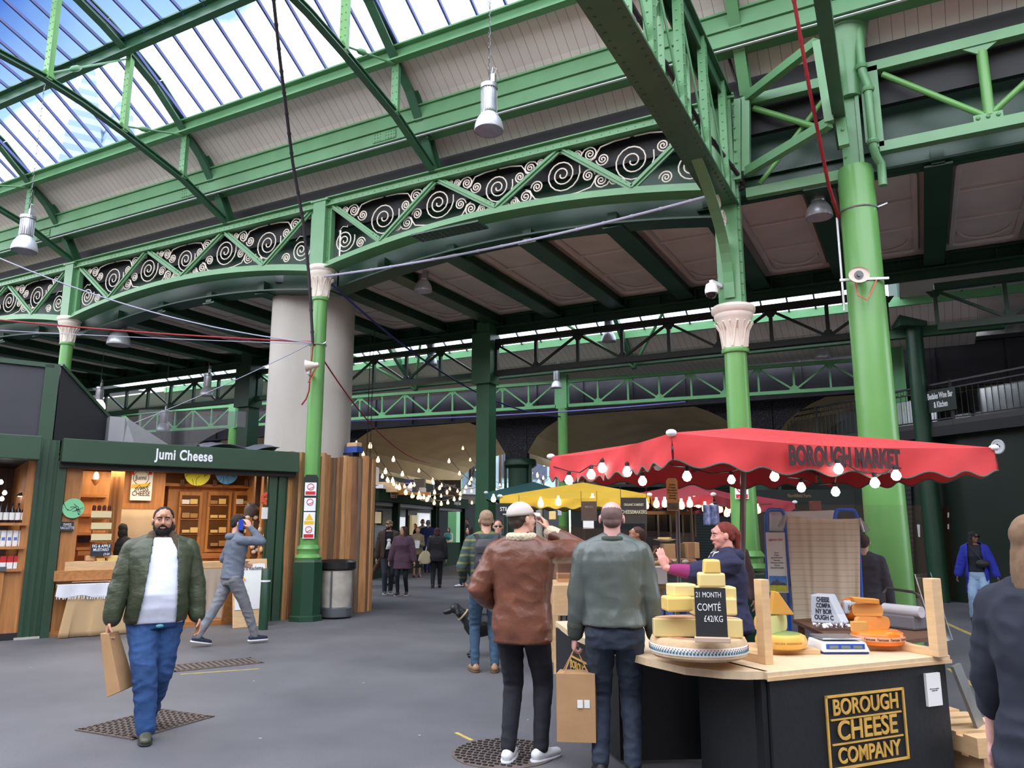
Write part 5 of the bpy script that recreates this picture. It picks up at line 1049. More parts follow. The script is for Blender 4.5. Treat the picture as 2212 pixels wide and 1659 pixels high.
# ================================================================= umbrellas
REDC = mat('red_canvas', G(200, 56, 58), .8, var=.08, vsc=3, bump=.15, bsc=7); PIPE = mat('grey_green_piping', G(84, 100, 92), .7); WINE = mat('wine_canvas', G(160, 44, 56), .8, var=.08)
YELC = mat('yellow_canvas', G(208, 168, 46), .8, var=.08); TEAL = mat('teal_canvas', G(24, 78, 74), .8); POLE = mat('grey_pole', G(120, 112, 112), .4, .5)
def umbrella(corners, apex, drop, mcan, label, scal, pole=True, groundz=0, mpipe=PIPE, lean=(0, 0), caps=True, amp=.055, name='market_umbrella', group='market umbrellas'):
    cs = [V(c) for c in corners]; apex = V(apex); t = thing(name, label, 'umbrella', (apex.x, apex.y, 0), 0, group)
    b = MB(); n = 16; m = 8
    for i in range(4):
        a, c = cs[i], cs[(i+1) % 4]
        def f(s, r, a=a, c=c):
            e = a.lerp(c, s)-V((0, 0, .05*math.sin(PI*s))); p = apex.lerp(e, r); p.z += .09*math.sin(PI*r)*(1-abs(2*s-1)**3)*0-.05*math.sin(PI*r)*math.sin(PI*s); return p
        b.grid(f, n, m)
    b.build('canopy', mcan, t, smooth=True)
    for i in range(4):
        a, c = cs[i], cs[(i+1) % 4]; k = scal[i]; out = ((a+c)/2-apex); out.z = 0; out.normalize(); lowpts = []
        ns = k*10
        def f(s, r, a=a, c=c, k=k, out=out):
            e = a.lerp(c, s)-V((0, 0, .05*math.sin(PI*s))); z = drop-amp*(.5+.5*math.cos(2*PI*k*s))
            e = e-V((0, 0, z*r))+out*(.03*r*math.sin(s*k*2.1)+.02*r+.015*math.sin(s*31+r*3)*r); return e
        b = MB(); b.grid(f, ns, 5); vl = b.build('valance', mcan, t, smooth=True)
        b = MB(); b.tube([f(j/ns, 1) for j in range(ns+1)], .007, 5); b.build('piping', mpipe, vl)
    if pole:
        base = V((apex.x+lean[0], apex.y+lean[1], groundz)); b = MB(); b.tube([base, apex-V((0, 0, .02))], .03, 12); b.build('pole', POLE, t, smooth=True)
        b = MB(); hub_ = apex-V((0, 0, .28)); b.lathe([(.035, -.1), (.06, -.06), (.06, .02), (.035, .05)], hub_, 14); b.build('hub', BLACK, t)
        for q in cs+[(cs[i]+cs[(i+1) % 4])/2 for i in range(4)]:
            b = MB(); b.bar(apex-V((0, 0, .15)), q-V((0, 0, .12)), .02, .03); b.build('rib', POLE, t)
            b = MB(); b.bar(hub_, apex.lerp(q, .5)-V((0, 0, .16)), .015, .025); b.build('strut', POLE, t)
    if caps:
        for q in cs: b = MB(); d = (q-apex); d.z = 0; d.normalize(); b.ball(q+d*.0, V((.045, .045, .03)), 12, 8); b.build('corner_cap', WHITE, t, smooth=True)
    return t
UF, UR, UL = atz(1450, 935, 2.35), atz(2147, 967, 2.35), atz(1190, 986, 2.35); UBk = UR+UL-UF; UAx = (UR+UL)/2+V((0, 0, .27)); 
UAx2 = V((UAx.x-.15, UAx.y+.05, UAx.z)); pb_ = atd(1583, 1200, 7.5)
um = umbrella([UF, UR, UBk, UL], UAx2, .27, REDC, 'large red market umbrella lettered BOROUGH MARKET over the cheese stall', (8, 6, 8, 11), pole=True, lean=(pb_.x-UAx2.x, pb_.y-UAx2.y))
# lettering on the front valance
ex_ = (UR-UF).normalized(); q = atp(1815, 966, UF, V((ex_.y, -ex_.x, 0))); outn = V((ex_.y, -ex_.x, 0)); outn = outn if outn.dot(-q) > 0 else -outn
xu = ex_ if ex_.dot(V((math.cos(YAW), math.sin(YAW), 0))) > 0 else -ex_
INKU = mat('faded_black_ink', G(62, 34, 38), .8)
Lf_ = (UR-UF).length; s0_ = ((q-UF).dot(ex_))/Lf_
lettering('BOROUGH MARKET', INKU, plane_M(V((q.x, q.y, 2.35-.16))+outn*.06, xu), .225, um, bold=.012, sx=.58, ext=.002, spacing=1.02, curve=lambda p: V((p.x, p.y, p.z)))
b = MB()
fl_ = MB()
# bulbs under the red umbrella
LIT = mat('bulb_lit', (1, .98, .95), .4, emit=(1, .95, .88), es=9); OFF = mat('bulb_off', G(206, 196, 200), .25)
BP = [(1229, 1038, 7.6, 1), (1277, 1026, 7.2, 1), (1301, 1012, 7.1, 1), (1306, 1004, 7.5, 1), (1355, 1020, 6.8, 1), (1388, 1040, 7.4, 1), (1421, 1006, 6.4, 0), (1484, 1030, 6.9, 1), (1652, 999, 6.6, 0), (1673, 1030, 7.0, 1), (1731, 1054, 7.4, 1), (1805, 1063, 7.5, 1), (1811, 1014, 6.6, 1), (1890, 1044, 6.8, 1), (1936, 1028, 6.7, 1), (1956, 1020, 7.2, 1), (1580, 1037, 8.0, 1), (2046, 1020, 7.4, 1)]
names = ['leftmost bulb under the red umbrella', 'second bulb from the left under the red umbrella', 'third bulb from the left under the red umbrella', 'bulb half behind the third from the left under the red umbrella', 'large lit bulb left of the front corner of the red umbrella', 'low lit bulb hanging left of the front corner, above the bald head', 'unlit bulb at the front corner of the red umbrella', 'lit bulb right of the front corner, above the paper price list', 'unlit bulb right of the umbrella pole, under the letters BO', 'lit bulb right of the umbrella pole under the first letters', 'low lit bulb under the middle of the word BOROUGH', 'low lit bulb under the end of the word BOROUGH', 'big round lit bulb right under the word MARKET', 'tilted lit bulb before the thick round pillar', 'large lit bulb right of the thick round pillar', 'lit bulb just behind the one right of the thick pillar', 'lit bulb hidden behind the umbrella pole', 'bulb peeping under the right end of the red valance']
bpos = []
for (x, y, d, on), nm in zip(BP, names): p = atd(x, y, d); bpos.append(p); bulb(p, .042, nm, LIT if on else OFF, cord=.0, group='bulbs under the red umbrella')
ordr = sorted(bpos, key=lambda p: math.atan2(p.x, p.y)); pts = []
for a, c in zip(ordr, ordr[1:]): pts += [a+V((0, 0, .09))]+[a.lerp(c, .5)+V((0, 0, .05))]
b = MB(); b.tube([UL-V((0, 0, .1))]+pts+[ordr[-1]+V((0, 0, .09))], .006, 5); tag(b.build('festoon_cable', BLACK), 'black festoon cable strung under the red umbrella', 'cable')
# ================================================================= cheese stall in the foreground
ZC = .77
Sc, Sr = V((-.87, 4.88, 0)), V((.08, 6.07, 0)); sx3 = (Sr-Sc).normalized(); sy3 = V((-sx3.y, sx3.x, 0)); SW = (Sr-Sc).length
SM = Matrix(((sx3.x, sy3.x, 0, Sc.x), (sx3.y, sy3.y, 0, Sc.y), (0, 0, 1, 0), (0, 0, 0, 1))); SMi = SM.inverted(); SRZ = math.atan2(sx3.y, sx3.x)
def sbox(x0, x1, y0, y1, z0, z1): b = MB(); b.box(((x0+x1)/2, (y0+y1)/2, (z0+z1)/2), (x1-x0, y1-y0, z1-z0)); b.mul(SM); return b
STB = mat('stall_black_paint', G(20, 24, 28), .5, var=.2, vsc=3, bump=.1)
t = thing('stall_counter', 'right-hand black stall unit with the gold BOROUGH CHEESE COMPANY sign and plywood top', 'counter', Sc, SRZ)
sbox(.02, SW-.02, .02, .70, .02, ZC-.045).build('cabinet', STB, t); sbox(-.01, SW+.01, 0, .72, ZC-.045, ZC).build('worktop', PLY, t, bevel=.004)
sbox(-.015, SW+.015, -.008, .0, ZC-.05, ZC-.028).build('edge_strip', PINE, t)
GOLD = mat('gold_leaf_paint', G(214, 170, 84), .45, .1, var=.15, vsc=9)
def sp_(x, y): return SMi@atp(x, y, Sc, sy3)
g0, g1 = sp_(1785, 1500), sp_(1955, 1490); gz1, gz0 = (g0.z+g1.z)/2, sp_(1865, 1657).z; gw = g1.x-g0.x; gx0 = g0.x
for x0, x1, z0, z1 in ((gx0, gx0+gw, gz1-.014, gz1), (gx0, gx0+gw, gz0, gz0+.014), (gx0, gx0+.014, gz0, gz1), (gx0+gw-.014, gx0+gw, gz0, gz1)): sbox(x0, x1, .008, .018, z0, z1).build('gold_border', GOLD, t)
gh = gz1-gz0
for f, x in ((.665, .03), (.335, .03)): sbox(gx0+.035, gx0+gw-.035, .010, .018, gz0+gh*f-.004, gz0+gh*f+.005).build('gold_rule', GOLD, t)
for txt, f, sx_c, sz in (('BOROUGH', .82, .86, .098), ('CHEESE', .5, .95, .118), ('COMPANY', .17, .86, .094)):
    lettering(txt, GOLD, plane_M(SM@V((gx0+gw/2, .012, gz0+gh*f)), sx3), gw*.80*sz/.4, t, bold=.002, sx=sx_c, ext=.004)
n0, n1 = sp_(2000, 1456), sp_(2037, 1523); sbox(n0.x, n1.x, .0, .019, n1.z, n0.z).build('paper_notice', PAPER, t)
lettering('All of our products\ncontain milk', INK, plane_M(SM@V(((n0.x+n1.x)/2, -.001, (n0.z+n1.z)/2)), sx3), .011, t, ext=.0005)
# curved left unit
CP = [atz(*q, ZC) for q in ((1200, 1342), (1237, 1369), (1300, 1394), (1395, 1422), (1480, 1441), (1560, 1449), (1610, 1451), (1660, 1450))]
t = thing('stall_counter', 'left curved black stall unit with rounded plywood top', 'counter', CP[4]*1)
inner = [CP[-1]+sy3*.72, CP[4]+V((-.05, .95, 0)), CP[0]+V((.5, .55, 0)), CP[0]+V((.25, .25, 0))]
poly = [V((p.x, p.y, 0)) for p in CP]+[V((p.x, p.y, 0)) for p in inner]
b = MB(); b.prism(poly, (0, 0, ZC-.045), (0, 0, ZC)); b.build('worktop', PLY, t)
J, L1, L0 = atz(1538, 1648, 0), atz(1345, 1652, 0), atz(1206, 1545, 0); Cb = V((Sc.x, Sc.y, 0))+sx3*.0+sy3*.05
for a, c in ((L0, L1), (L1, J), (J, Cb)): b = MB(); b.bar(a+V((0, 0, .38)), c+V((0, 0, .38)), .03, .70); b.build('front_panel', STB, t)
b = MB(); b.bar(L0+V((0, 0, .38)), L0+V((.5, .55, .38)), .03, .70); b.build('front_panel', STB, t)
l_d = (L1-L0).normalized(); ln = V((l_d.y, -l_d.x, 0)); ln = ln if ln.dot(-L0) > 0 else -ln; q0_ = atp(1236, 1418, L0+ln*.02, ln)
xl = l_d if l_d.dot(V((math.cos(YAW), math.sin(YAW), 0))) > 0 else -l_d
for k, txt in enumerate(('BOROUGH', 'CHEESE', 'COMPANY')): lettering(txt, GOLD, plane_M(q0_+xl*.18+V((0, 0, -.06-.12*k))+ln*.004, xl), .085, t, bold=.002, ext=.002)
b = MB(); b.bar(q0_+xl*-.03, q0_+xl*.4, .012, .012); b.bar(q0_+xl*-.03, q0_+xl*-.03-V((0, 0, .36)), .012, .012, ln); b.bar(q0_+xl*.4, q0_+xl*.4-V((0, 0, .36)), .012, .012, ln); b.bar(q0_+xl*-.03-V((0, 0, .36)), q0_+xl*.4-V((0, 0, .36)), .012, .012); b.build('gold_border', GOLD, t)
# ---- cheeses
RIND = mat('comte_rind', G(206, 176, 138), .7, var=.15, vsc=9, bump=.2); PASTE = mat('comte_paste', G(232, 210, 142), .5, var=.05, vsc=5); PASTE2 = mat('comte_paste_deep', G(232, 196, 110), .5, var=.05)
wc = atz(1507, 1369, .955); R_ = .295
blk = thing('wooden_blocks_board', 'three small pine blocks carrying the big wheel of cheese', 'stand', (wc.x, wc.y, ZC)); 
for px, py in ((1428, 1408), (1568, 1420), (1500, 1375)): q = atz(px, py, ZC+.02); b = MB(); b.box((q.x, q.y, ZC+.03), (.06, .08, .06), rz=SRZ); b.build('block', PINE, blk)
t = thing('whole_cheese', 'huge round wheel of cheese with a patterned green and red band round its side', 'cheese', (wc.x, wc.y, ZC+.06))
b = MB(); b.lathe([(R_*.93, ZC+.06), (R_*.985, ZC+.075), (R_*1.0, ZC+.11), (R_*.985, ZC+.15), (R_*.95, ZC+.172), (R_*.9, ZC+.178), (0, ZC+.18)], (wc.x, wc.y, 0), 64); b.build('rind', RIND, t, smooth=True)
b = MB(); b.lathe([(R_*1.0, ZC+.09), (R_*1.006, ZC+.1), (R_*1.006, ZC+.125), (R_*.995, ZC+.138)], (wc.x, wc.y, 0), 64); b.f = b.f[:-2]; bd = b.build('paper_band', PAPER, t, smooth=True)
b = MB(); b2 = MB()
for k in range(90):
    a = 2*PI*k/90; e = V((math.cos(a), math.sin(a), 0)); tt = V((-e.y, e.x, 0)); c = V((wc.x, wc.y, 0))+e*R_*1.007
    b.box(c+V((0, 0, ZC+.107)), (.004, .012, .012), rz=a); b.box(c+tt*.006+V((0, 0, ZC+.118)), (.004, .006, .008), rz=a); b2.box(c-tt*.006+V((0, 0, ZC+.128)), (.004, .005, .005), rz=a)
b.build('green_print', mat('band_green', G(60, 110, 120), .7), bd)['kind'] = 'stuff'; b2.build('red_print', RED, bd)['kind'] = 'stuff'
b = MB(); b.lathe([(R_*.82, ZC+.179), (R_*.8, ZC+.182), (R_*.62, ZC+.182), (R_*.6, ZC+.179)], (wc.x, wc.y, 0), 48); b.build('red_ring_stamp', mat('stamp_red', G(176, 100, 84), .7, var=.2, vsc=12, col2=G(206, 170, 140)), t)
def block(px0, px1, py0, py1, dep, th, lab, m=PASTE, skew=0, taper=0, rot=0, name='cheese_block', bev=.012, rindm=None):
    # a cut piece whose front face spans the pixels at a forward distance; th = its depth away from the viewer
    a, c = atd(px0, (py0+py1)/2, dep), atd(px1, (py0+py1)/2, dep); zt = atd((px0+px1)/2, py0, dep).z; zb = atd((px0+px1)/2, py1, dep).z
    d = (c-a); d.z = 0; L = d.length; d.normalize(); n = V((-d.y, d.x, 0)); d2 = (Matrix.Rotation(rot, 3, 'Z')@d); n2 = V((-d2.y, d2.x, 0)); m0 = (a+c)/2
    t = thing(name, lab, 'cheese', (m0.x, m0.y, zb)); b = MB(); P = lambda x, y, z: V((m0.x, m0.y, 0))+d2*x+n2*y+V((0, 0, z)); h = L/2/max(.6, math.cos(rot))
    b.hexa([P(-h, 0, zb), P(h, 0, zb), P(h-taper*.3, th, zb), P(-h+taper, th, zb), P(-h+skew, .0, zt), P(h-skew*.3, 0, zt), P(h-taper*.3, th, zt), P(-h+taper+skew*.5, th, zt)])
    b.build('cut_piece', m, t, bevel=bev)
    if rindm: b = MB(); b.hexa([P(h, 0, zb+.005), P(h+.012, .02, zb+.01), P(h+.012-taper*.3, th, zb+.01), P(h-taper*.3, th, zb+.005), P(h, 0, zt-.005), P(h+.012, .02, zt-.01), P(h+.012-taper*.3, th, zt-.01), P(h-taper*.3, th, zt-.005)]); b.build('rind_edge', rindm, t)
    return t
# half wheel lying on the big wheel
hd = atd(1507, 1345, 4.82); hx = V((math.cos(YAW-.12), math.sin(YAW-.12), 0)); hy = V((-hx.y, hx.x, 0)); hz = wc.z+.0
t = thing('half_cheese', 'half wheel of cheese lying cut side forward on the big wheel', 'cheese', (hd.x, hd.y, hz)); b = MB(); r = .262; pl = [hx*(r*math.cos(a))+hy*(r*.72*math.sin(a)) for a in [i*PI/20 for i in range(21)]]
c0h = V((hd.x, hd.y, 0))-hy*.0
b.prism([c0h+p for p in pl], (0, 0, hz-.005), (0, 0, hz+.105)); b.build('half_wheel', PASTE, t, bevel=.008)
b = MB(); pl2 = [hx*((r+.004)*math.cos(a))+hy*((r+.004)*.72*math.sin(a)) for a in [.12+i*(PI-.24)/20 for i in range(21)]]
for a, c in zip(pl2, pl2[1:]): b.bar(c0h+a+V((0, 0, hz+.05)), c0h+c+V((0, 0, hz+.05)), .008, .1)
b.build('rind', RIND, t); b = MB(); b.prism([c0h+p*.97+hy*.006 for p in pl], (0, 0, hz+.105), (0, 0, hz+.108)); b.build('top_rind', mat('comte_top', G(200, 160, 124), .7, var=.15, vsc=14), t)
block(1441, 1500, 1290, 1322, 4.72, .16, 'lower left block of pale cheese in the stacked pile, left of the chalkboard', PASTE2, taper=.03, rot=.25)
block(1499, 1593, 1292, 1330, 4.9, .15, 'long block of pale cheese half hidden behind the chalkboard, lower row', PASTE)
block(1456, 1507, 1262, 1291, 4.78, .14, 'upper left block of pale cheese in the stacked pile', PASTE, rot=.2)
block(1500, 1592, 1268, 1300, 4.95, .14, 'long block of pale cheese behind the chalkboard, sticking out at its right', PASTE)
block(1510, 1568, 1238, 1269, 4.85, .14, 'block of pale cheese directly above the chalkboard', PASTE, taper=.02)
block(1519, 1558, 1209, 1240, 4.85, .12, 'topmost small block of the stacked pale cheeses', PASTE2, skew=.012, taper=.02)
# chalkboard
cbp = atd(1538, 1362, 4.62); t = thing('chalkboard_sign', 'black chalkboard price sign reading 21 MONTH COMTÉ in a wooden foot', 'sign', (cbp.x, cbp.y, wc.z+.0)); hx2 = V((math.cos(YAW-.2), math.sin(YAW-.2), 0)); hn = V((hx2.y, -hx2.x, 0))
cz0 = wc.z+.012; cp_ = lambda x, z: V((cbp.x, cbp.y, 0))+hx2*x+V((0, 0, cz0+z))-hn*(z*.12)
b = MB(); b.prism([cp_(-.09, 0), cp_(.088, 0), cp_(.088, .285), cp_(-.09, .285)], (0, 0, 0), -hn*.008); b.build('board', mat('chalk_black', G(22, 24, 28), .6, var=.2), t)
b = MB(); b.bar(cp_(-.1, .0)+hn*.005, cp_(.1, .0)+hn*.005, .05, .028); b.build('wooden_foot', mat('pale_ash', G(196, 170, 148), .6), t, bevel=.004)
CHK = mat('chalk', G(220, 222, 224), .9)
for txt, z, s, x in (('21 MONTH', .245, .043, -.01), ('COMTÉ', .175, .058, -.01), ('£42/KG', .112, .05, .012)): lettering(txt, CHK, plane_M(cp_(x, z)+hn*.002, hx2, cp_(0, 1)-cp_(0, 0)), s, t, sx=.68, ext=.0008)
# yellow goudas
GOU = mat('gouda_rind', G(232, 178, 88), .3, var=.07, vsc=6); GGR = mat('gouda_green_top', G(128, 150, 88), .4, var=.08); GPA = mat('gouda_paste', G(214, 210, 142), .5, var=.06)
def wheel(px, py, z0, r, h, m, lab, name='round_cheese', top=None):
    c = atz(px, py, z0); t = thing(name, lab, 'cheese', (c.x, c.y, z0)); b = MB(); b.lathe([(r*.75, 0), (r*.93, h*.12), (r, h*.4), (r, h*.6), (r*.94, h*.85), (r*.78, h*.98), (0.01, h)], (c.x, c.y, z0), 48); b.build('rind', m, t, smooth=True)
    if top: b = MB(); b.lathe([(r*.76, h*.985), (r*.7, h*1.01), (0.01, h*1.012)], (c.x, c.y, z0), 40); b.build('top_face', top, t, smooth=True)
    return t, c
def board(px0, px1, py, lab, rz=SRZ, d=.3): a, c = atz(px0, py, ZC), atz(px1, py, ZC); m_ = (a+c)/2; b = MB(); b.box((m_.x, m_.y, ZC+.015), ((c-a).length, d, .03), rz=math.atan2((c-a).y, (c-a).x)); return tag(b.build('cheese_board', PINE, bevel=.004), lab, 'board')
board(1600, 1752, 1405, 'pine board under the green-topped yellow cheeses', d=.34); board(1845, 1975, 1400, 'pine board under the bright orange cheese', d=.22)
t, gc = wheel(1688, 1400, ZC+.03, .168, .1, GOU, 'round yellow cheese with a green top face, bottom of the pile by the left post', top=GGR)
lettering('GOUDA  BOERENKAAS', mat('rind_print', G(150, 110, 50), .6), Matrix.Translation((gc.x, gc.y, ZC+.08))@Matrix.Rotation(YAW, 4, 'Z')@Matrix.Rotation(PI/2, 4, 'X'), .018, t, curve=lambda p: V((math.sin(p.x/.168)*.169, p.y, math.cos(p.x/.168)*.169)), ext=.0005)
def halfw(px, py, z0, r, h, m, mt, mc, lab, ang, cen=None):
    c = cen if cen is not None else atz(px, py, z0); t = thing('half_cheese', lab, 'cheese', (c.x, c.y, z0)); n = 18; e1 = V((math.cos(ang), math.sin(ang), 0)); e2 = V((-e1.y, e1.x, 0))
    rings = [(r*.84, 0), (r*.96, h*.14), (r, h*.4), (r, h*.62), (r*.95, h*.86), (r*.82, h)]
    b = MB(); base = len(b.v)
    for rr, z in rings:
        for i in range(n+1): a = PI*i/n; b.v.append(V((c.x, c.y, z0+z))+e1*(rr*math.cos(a))+e2*(rr*math.sin(a)))
    for k in range(len(rings)-1):
        for i in range(n): q = k*(n+1)+i; b.f.append((q, q+1, q+n+2, q+n+1))
    b.f.append(tuple(range(n+1))); b.build('rind', m, t, smooth=True)
    b = MB(); b.prism([V((c.x, c.y, z0))+e1*(rr*s)+V((0, 0, z)) for s, L in ((1, rings), (-1, rings[::-1])) for rr, z in L], (0, 0, 0), -e2*.004); b.build('cut_face', mc, t)
    b = MB(); b.add([V((c.x, c.y, z0+h+.001))+e1*(r*.82*math.cos(PI*i/n))+e2*(r*.82*math.sin(PI*i/n)) for i in range(n+1)], [tuple(range(n+1))]); b.build('top_face', mt, t)
halfw(0, 0, ZC+.13, .155, .11, GOU, GGR, GPA, 'half yellow cheese with pale cut face, on the green-topped wheel', YAW+.85, cen=gc+V((-.02, .03, 0)))
b = MB(); q = gc+V((0, .02, 0)); z0 = ZC+.245; hxg = V((math.cos(YAW), math.sin(YAW), 0)); hyg = V((-hxg.y, hxg.x, 0))
b.add([q+hxg*-.05+V((0, 0, 0))*1, q+hxg*.1, q+hxg*.09+hyg*.07, q+hxg*-.05+hyg*.07], []) ; b = MB()
Z_ = lambda p, z: V((p.x, p.y, z)); b.prism([Z_(q+hxg*-.06, z0), Z_(q+hxg*.10, z0), Z_(q+hxg*-.0, z0+.15), Z_(q+hxg*-.03, z0+.155)], (0, 0, 0), hyg*.07)
tt_ = thing('cheese_wedge', 'steep orange-yellow wedge standing on top of the yellow cheeses', 'cheese', Z_(q, z0)); b.build('wedge', mat('aged_gouda', G(222, 162, 70), .5, var=.06), tt_, bevel=.005)
# orange pile
ORG = mat('orange_wax', G(236, 122, 36), .2, var=.05); AGE = mat('aged_orange_paste', G(224, 158, 84), .5, var=.08, vsc=8)
t, oc = wheel(1897, 1392, ZC+.03, .175, .1, ORG, 'bright orange waxed wheel of cheese with a lettered paper band')
b = MB(); b.lathe([(.1755, ZC+.066), (.1765, ZC+.07), (.1765, ZC+.093), (.1755, ZC+.097)], (oc.x, oc.y, 0), 48); b.f = b.f[:-2]; b.build('paper_band', mat('band_peach', G(224, 164, 130), .6), t, smooth=True)
lettering("l'amuse  l'amuse  l'amuse  l'amuse", mat('band_brown', G(110, 50, 40), .6), Matrix.Translation((oc.x, oc.y, ZC+.081))@Matrix.Rotation(YAW, 4, 'Z')@Matrix.Rotation(PI/2, 4, 'X'), .024, t, curve=lambda p: V((math.sin(p.x/.1765)*.178, p.y, math.cos(p.x/.1765)*.178)), ext=.0005, bold=.0005)
halfw(0, 0, ZC+.13, .125, .085, AGE, AGE, AGE, 'half orange cheese on the orange wheel, cut face forward', YAW+.15, cen=oc+V((-.02, .0, 0)))
halfw(0, 0, ZC+.218, .1, .08, AGE, AGE, AGE, 'smaller half of orange cheese with small holes, second from the top', YAW-.25, cen=oc+V((-.05, .0, 0)))
q = oc+V((-.06, -.02, 0)); z0 = ZC+.30; b = MB(); b.hexa([Z_(q+hxg*-.08+hyg*-.03, z0+.012), Z_(q+hxg*.09+hyg*-.03, z0), Z_(q+hxg*.09+hyg*.05, z0), Z_(q+hxg*-.08+hyg*.05, z0+.012), Z_(q+hxg*-.1+hyg*-.03, z0+.05), Z_(q+hxg*.09+hyg*-.03, z0+.035), Z_(q+hxg*.09+hyg*.05, z0+.035), Z_(q+hxg*-.1+hyg*.05, z0+.05)])
t = thing('cheese_wedge', 'flat orange slab topping the pile of orange cheese', 'cheese', Z_(q, z0)); b.build('slab', mat('deep_orange_paste', G(224, 148, 62), .5), t, bevel=.006)
block(1842, 1875, 1343, 1364, 5.25, .04, 'small orange offcut leaning before the orange half cheese', AGE, name='cheese_offcut', bev=.004)
# scales
sc = atz(1824, 1412, ZC); t = thing('weighing_scales', 'white and blue digital shop scales with a steel plate', 'scales', sc, SRZ-.25); MS = Matrix.Translation(sc)@Matrix.Rotation(SRZ-.25-.15, 4, 'Z')
def sb(c, d, name, m, bev=.006): b = MB(); b.box(c, d); b.mul(MS); return b.build(name, m, t, bevel=bev)
b = MB(); b.hexa([MS@V(p) for p in ((-.16, -.04, .015), (.16, -.04, .015), (.15, .26, .015), (-.15, .26, .015), (-.15, .0, .075), (.15, .0, .075), (.14, .25, .075), (-.14, .25, .075))]); b.build('body', WHITE, t, bevel=.008)
sb((0, .1, .012), (.31, .26, .022), 'blue_base', mat('scale_blue', G(40, 60, 140), .3)); sb((0, .13, .092), (.27, .23, .012), 'steel_plate', STEEL); sb((0, .13, .08), (.1, .1, .02), 'plate_support', GREY)
sb((.0, -.026, .046), (.26, .006, .04), 'blue_keypad', mat('scale_panel_blue', G(50, 84, 190), .3), .002)
for x in (-.08, 0, .08): sb((x, -.031, .046), (.06, .004, .02), 'display', mat('lcd', G(120, 132, 120), .2), .001)
for x in (-.12, .12): sb((x, .0, .004), (.03, .03, .01), 'foot', BLACK, .001)
# posts and screen
def spost(px0, px1, py0, py1, lab):
    a = atz((px0+px1)/2, py1, ZC); dd_ = (-math.sin(YAW)*a.x+math.cos(YAW)*a.y); zt_ = atd((px0+px1)/2, py0, dd_).z; wd_ = (px1-px0)/FPX*dd_*.9
    t = thing('screen_post', lab, 'post', a, SRZ); b = MB(); b.box((a.x, a.y, (ZC+zt_)/2), (wd_, .07, zt_-ZC), rz=SRZ); b.build('upright', PINE, t, bevel=.004)
    b = MB(); b.bar(a+sy3*.0+V((0, 0, .025)), a+sy3*.55+V((0, 0, .025)), .05, .05); b.build('foot_rail', PINE, t, bevel=.003); return a, zt_
pa_, za_ = spost(1643, 1666, 1251, 1434, 'left pine post of the counter screen, beside the yellow cheeses'); pb2, zb2 = spost(2013, 2044, 1249, 1418, 'right pine post of the counter screen at the stall corner')
b = MB(); m0 = pa_+sy3*.03; m1 = pb2+sy3*.03; dsc = (m1-m0).normalized(); b.prism([m0+V((0, 0, .28)), m1+V((0, 0, .28)), m1+V((0, 0, .98)), m0+V((0, 0, .98))], (0, 0, 0), sy3*.006)
tag(b.build('clear_screen', glassmat('acrylic', (.96, .97, .97), .05, .03)), 'large clear acrylic screen between the two pine posts', 'screen')
b = MB(); b.prism([atd(1205, 1250, 8.6), atd(1500, 1250, 9.2), atd(1500, 1152, 9.2), atd(1205, 1136, 8.6)], (0, 0, 0), V((.003, .006, 0)))
tag(b.build('clear_screen', glassmat('smeared_acrylic', (.82, .78, .74), .1, .2)), 'smeared clear screen over the goods behind the bald man', 'screen')
# leaning glass pane and pallets at the stall's right end
p0, p1 = atz(2052, 1440, .7), atz(2135, 1648, .02); b = MB(); b.prism([p0, p0+V((.05, .18, 0)), p1+V((.05, .18, 0)), p1], (0, 0, 0), V((.02, 0, 0))); tag(b.build('leaning_board', mat('grey_board', G(120, 122, 120), .3, var=.2)), 'thin grey panels leaning against the right end of the stall', 'board')
def pallet(px, py, z, lab, rz): 
    c = atz(px, py, z); t = thing('pallet', lab, 'pallet', (c.x, c.y, z), rz); M = Matrix.Translation((c.x, c.y, z))@Matrix.Rotation(rz, 4, 'Z')
    for k in range(5): b = MB(); b.box((0, -.36+.18*k, .12), (.5, .12, .02)); b.mul(M); b.build('deck_board', PINE, t)
    for k in (-1, 0, 1): b = MB(); b.box((k*.21, 0, .06), (.08, .84, .1)); b.mul(M); b.build('bearer', PINE, t)
pallet(2080, 1600, .14, 'upper of two pale wooden pallets at the right end of the stall', YAW+.2); pallet(2085, 1640, 0, 'lower of two pale wooden pallets at the right end of the stall', YAW+.25)
# blue trolleys, sheet, banner behind the counter
BLU = mat('blue_enamel', G(24, 96, 206), .35); CLTH = mat('hessian_sheet', G(206, 190, 168), .9, var=.04, bump=.5, bsc=5)
def trolley(px0, px1, py0, py1, dep, lab):
    t = thing('sack_truck', lab, 'trolley', atd((px0+px1)/2, py1, dep)); r = .02
    A_, B_ = atd(px0, py0+30, dep), atd(px1, py0+30, dep); Az, Bz = atd(px0-0, py1, dep+.0), atd(px1+6, py1, dep); d = (B_-A_); n = 6
    top = []
    for k in range(n+1): a = PI/2*k/n; top.append(A_+d*.22*(1-math.cos(a))+V((0, 0, math.sin(a)*.11)))
    top2 = [B_-d*.22*(1-math.cos(PI/2*(n-k)/n))+V((0, 0, math.sin(PI/2*(n-k)/n)*.11)) for k in range(n+1)]
    Az.z = Bz.z = .05; b = MB(); b.tube([Az]+top+top2+[Bz], r, 8); b.build('hoop', BLU, t, smooth=True)
    for f in (.3, .55, .8): b = MB(); b.tube([A_.lerp(Az, f), B_.lerp(Bz, f)], .012, 6); b.build('cross_bar', PINE, t)
    return A_, B_
trolley(1655, 1696, 1095, 1330, 8.0, 'blue tubular sack truck left of the hanging sheet'); trolley(1804, 1852, 1095, 1330, 7.75, 'blue tubular sack truck right of the hanging sheet')
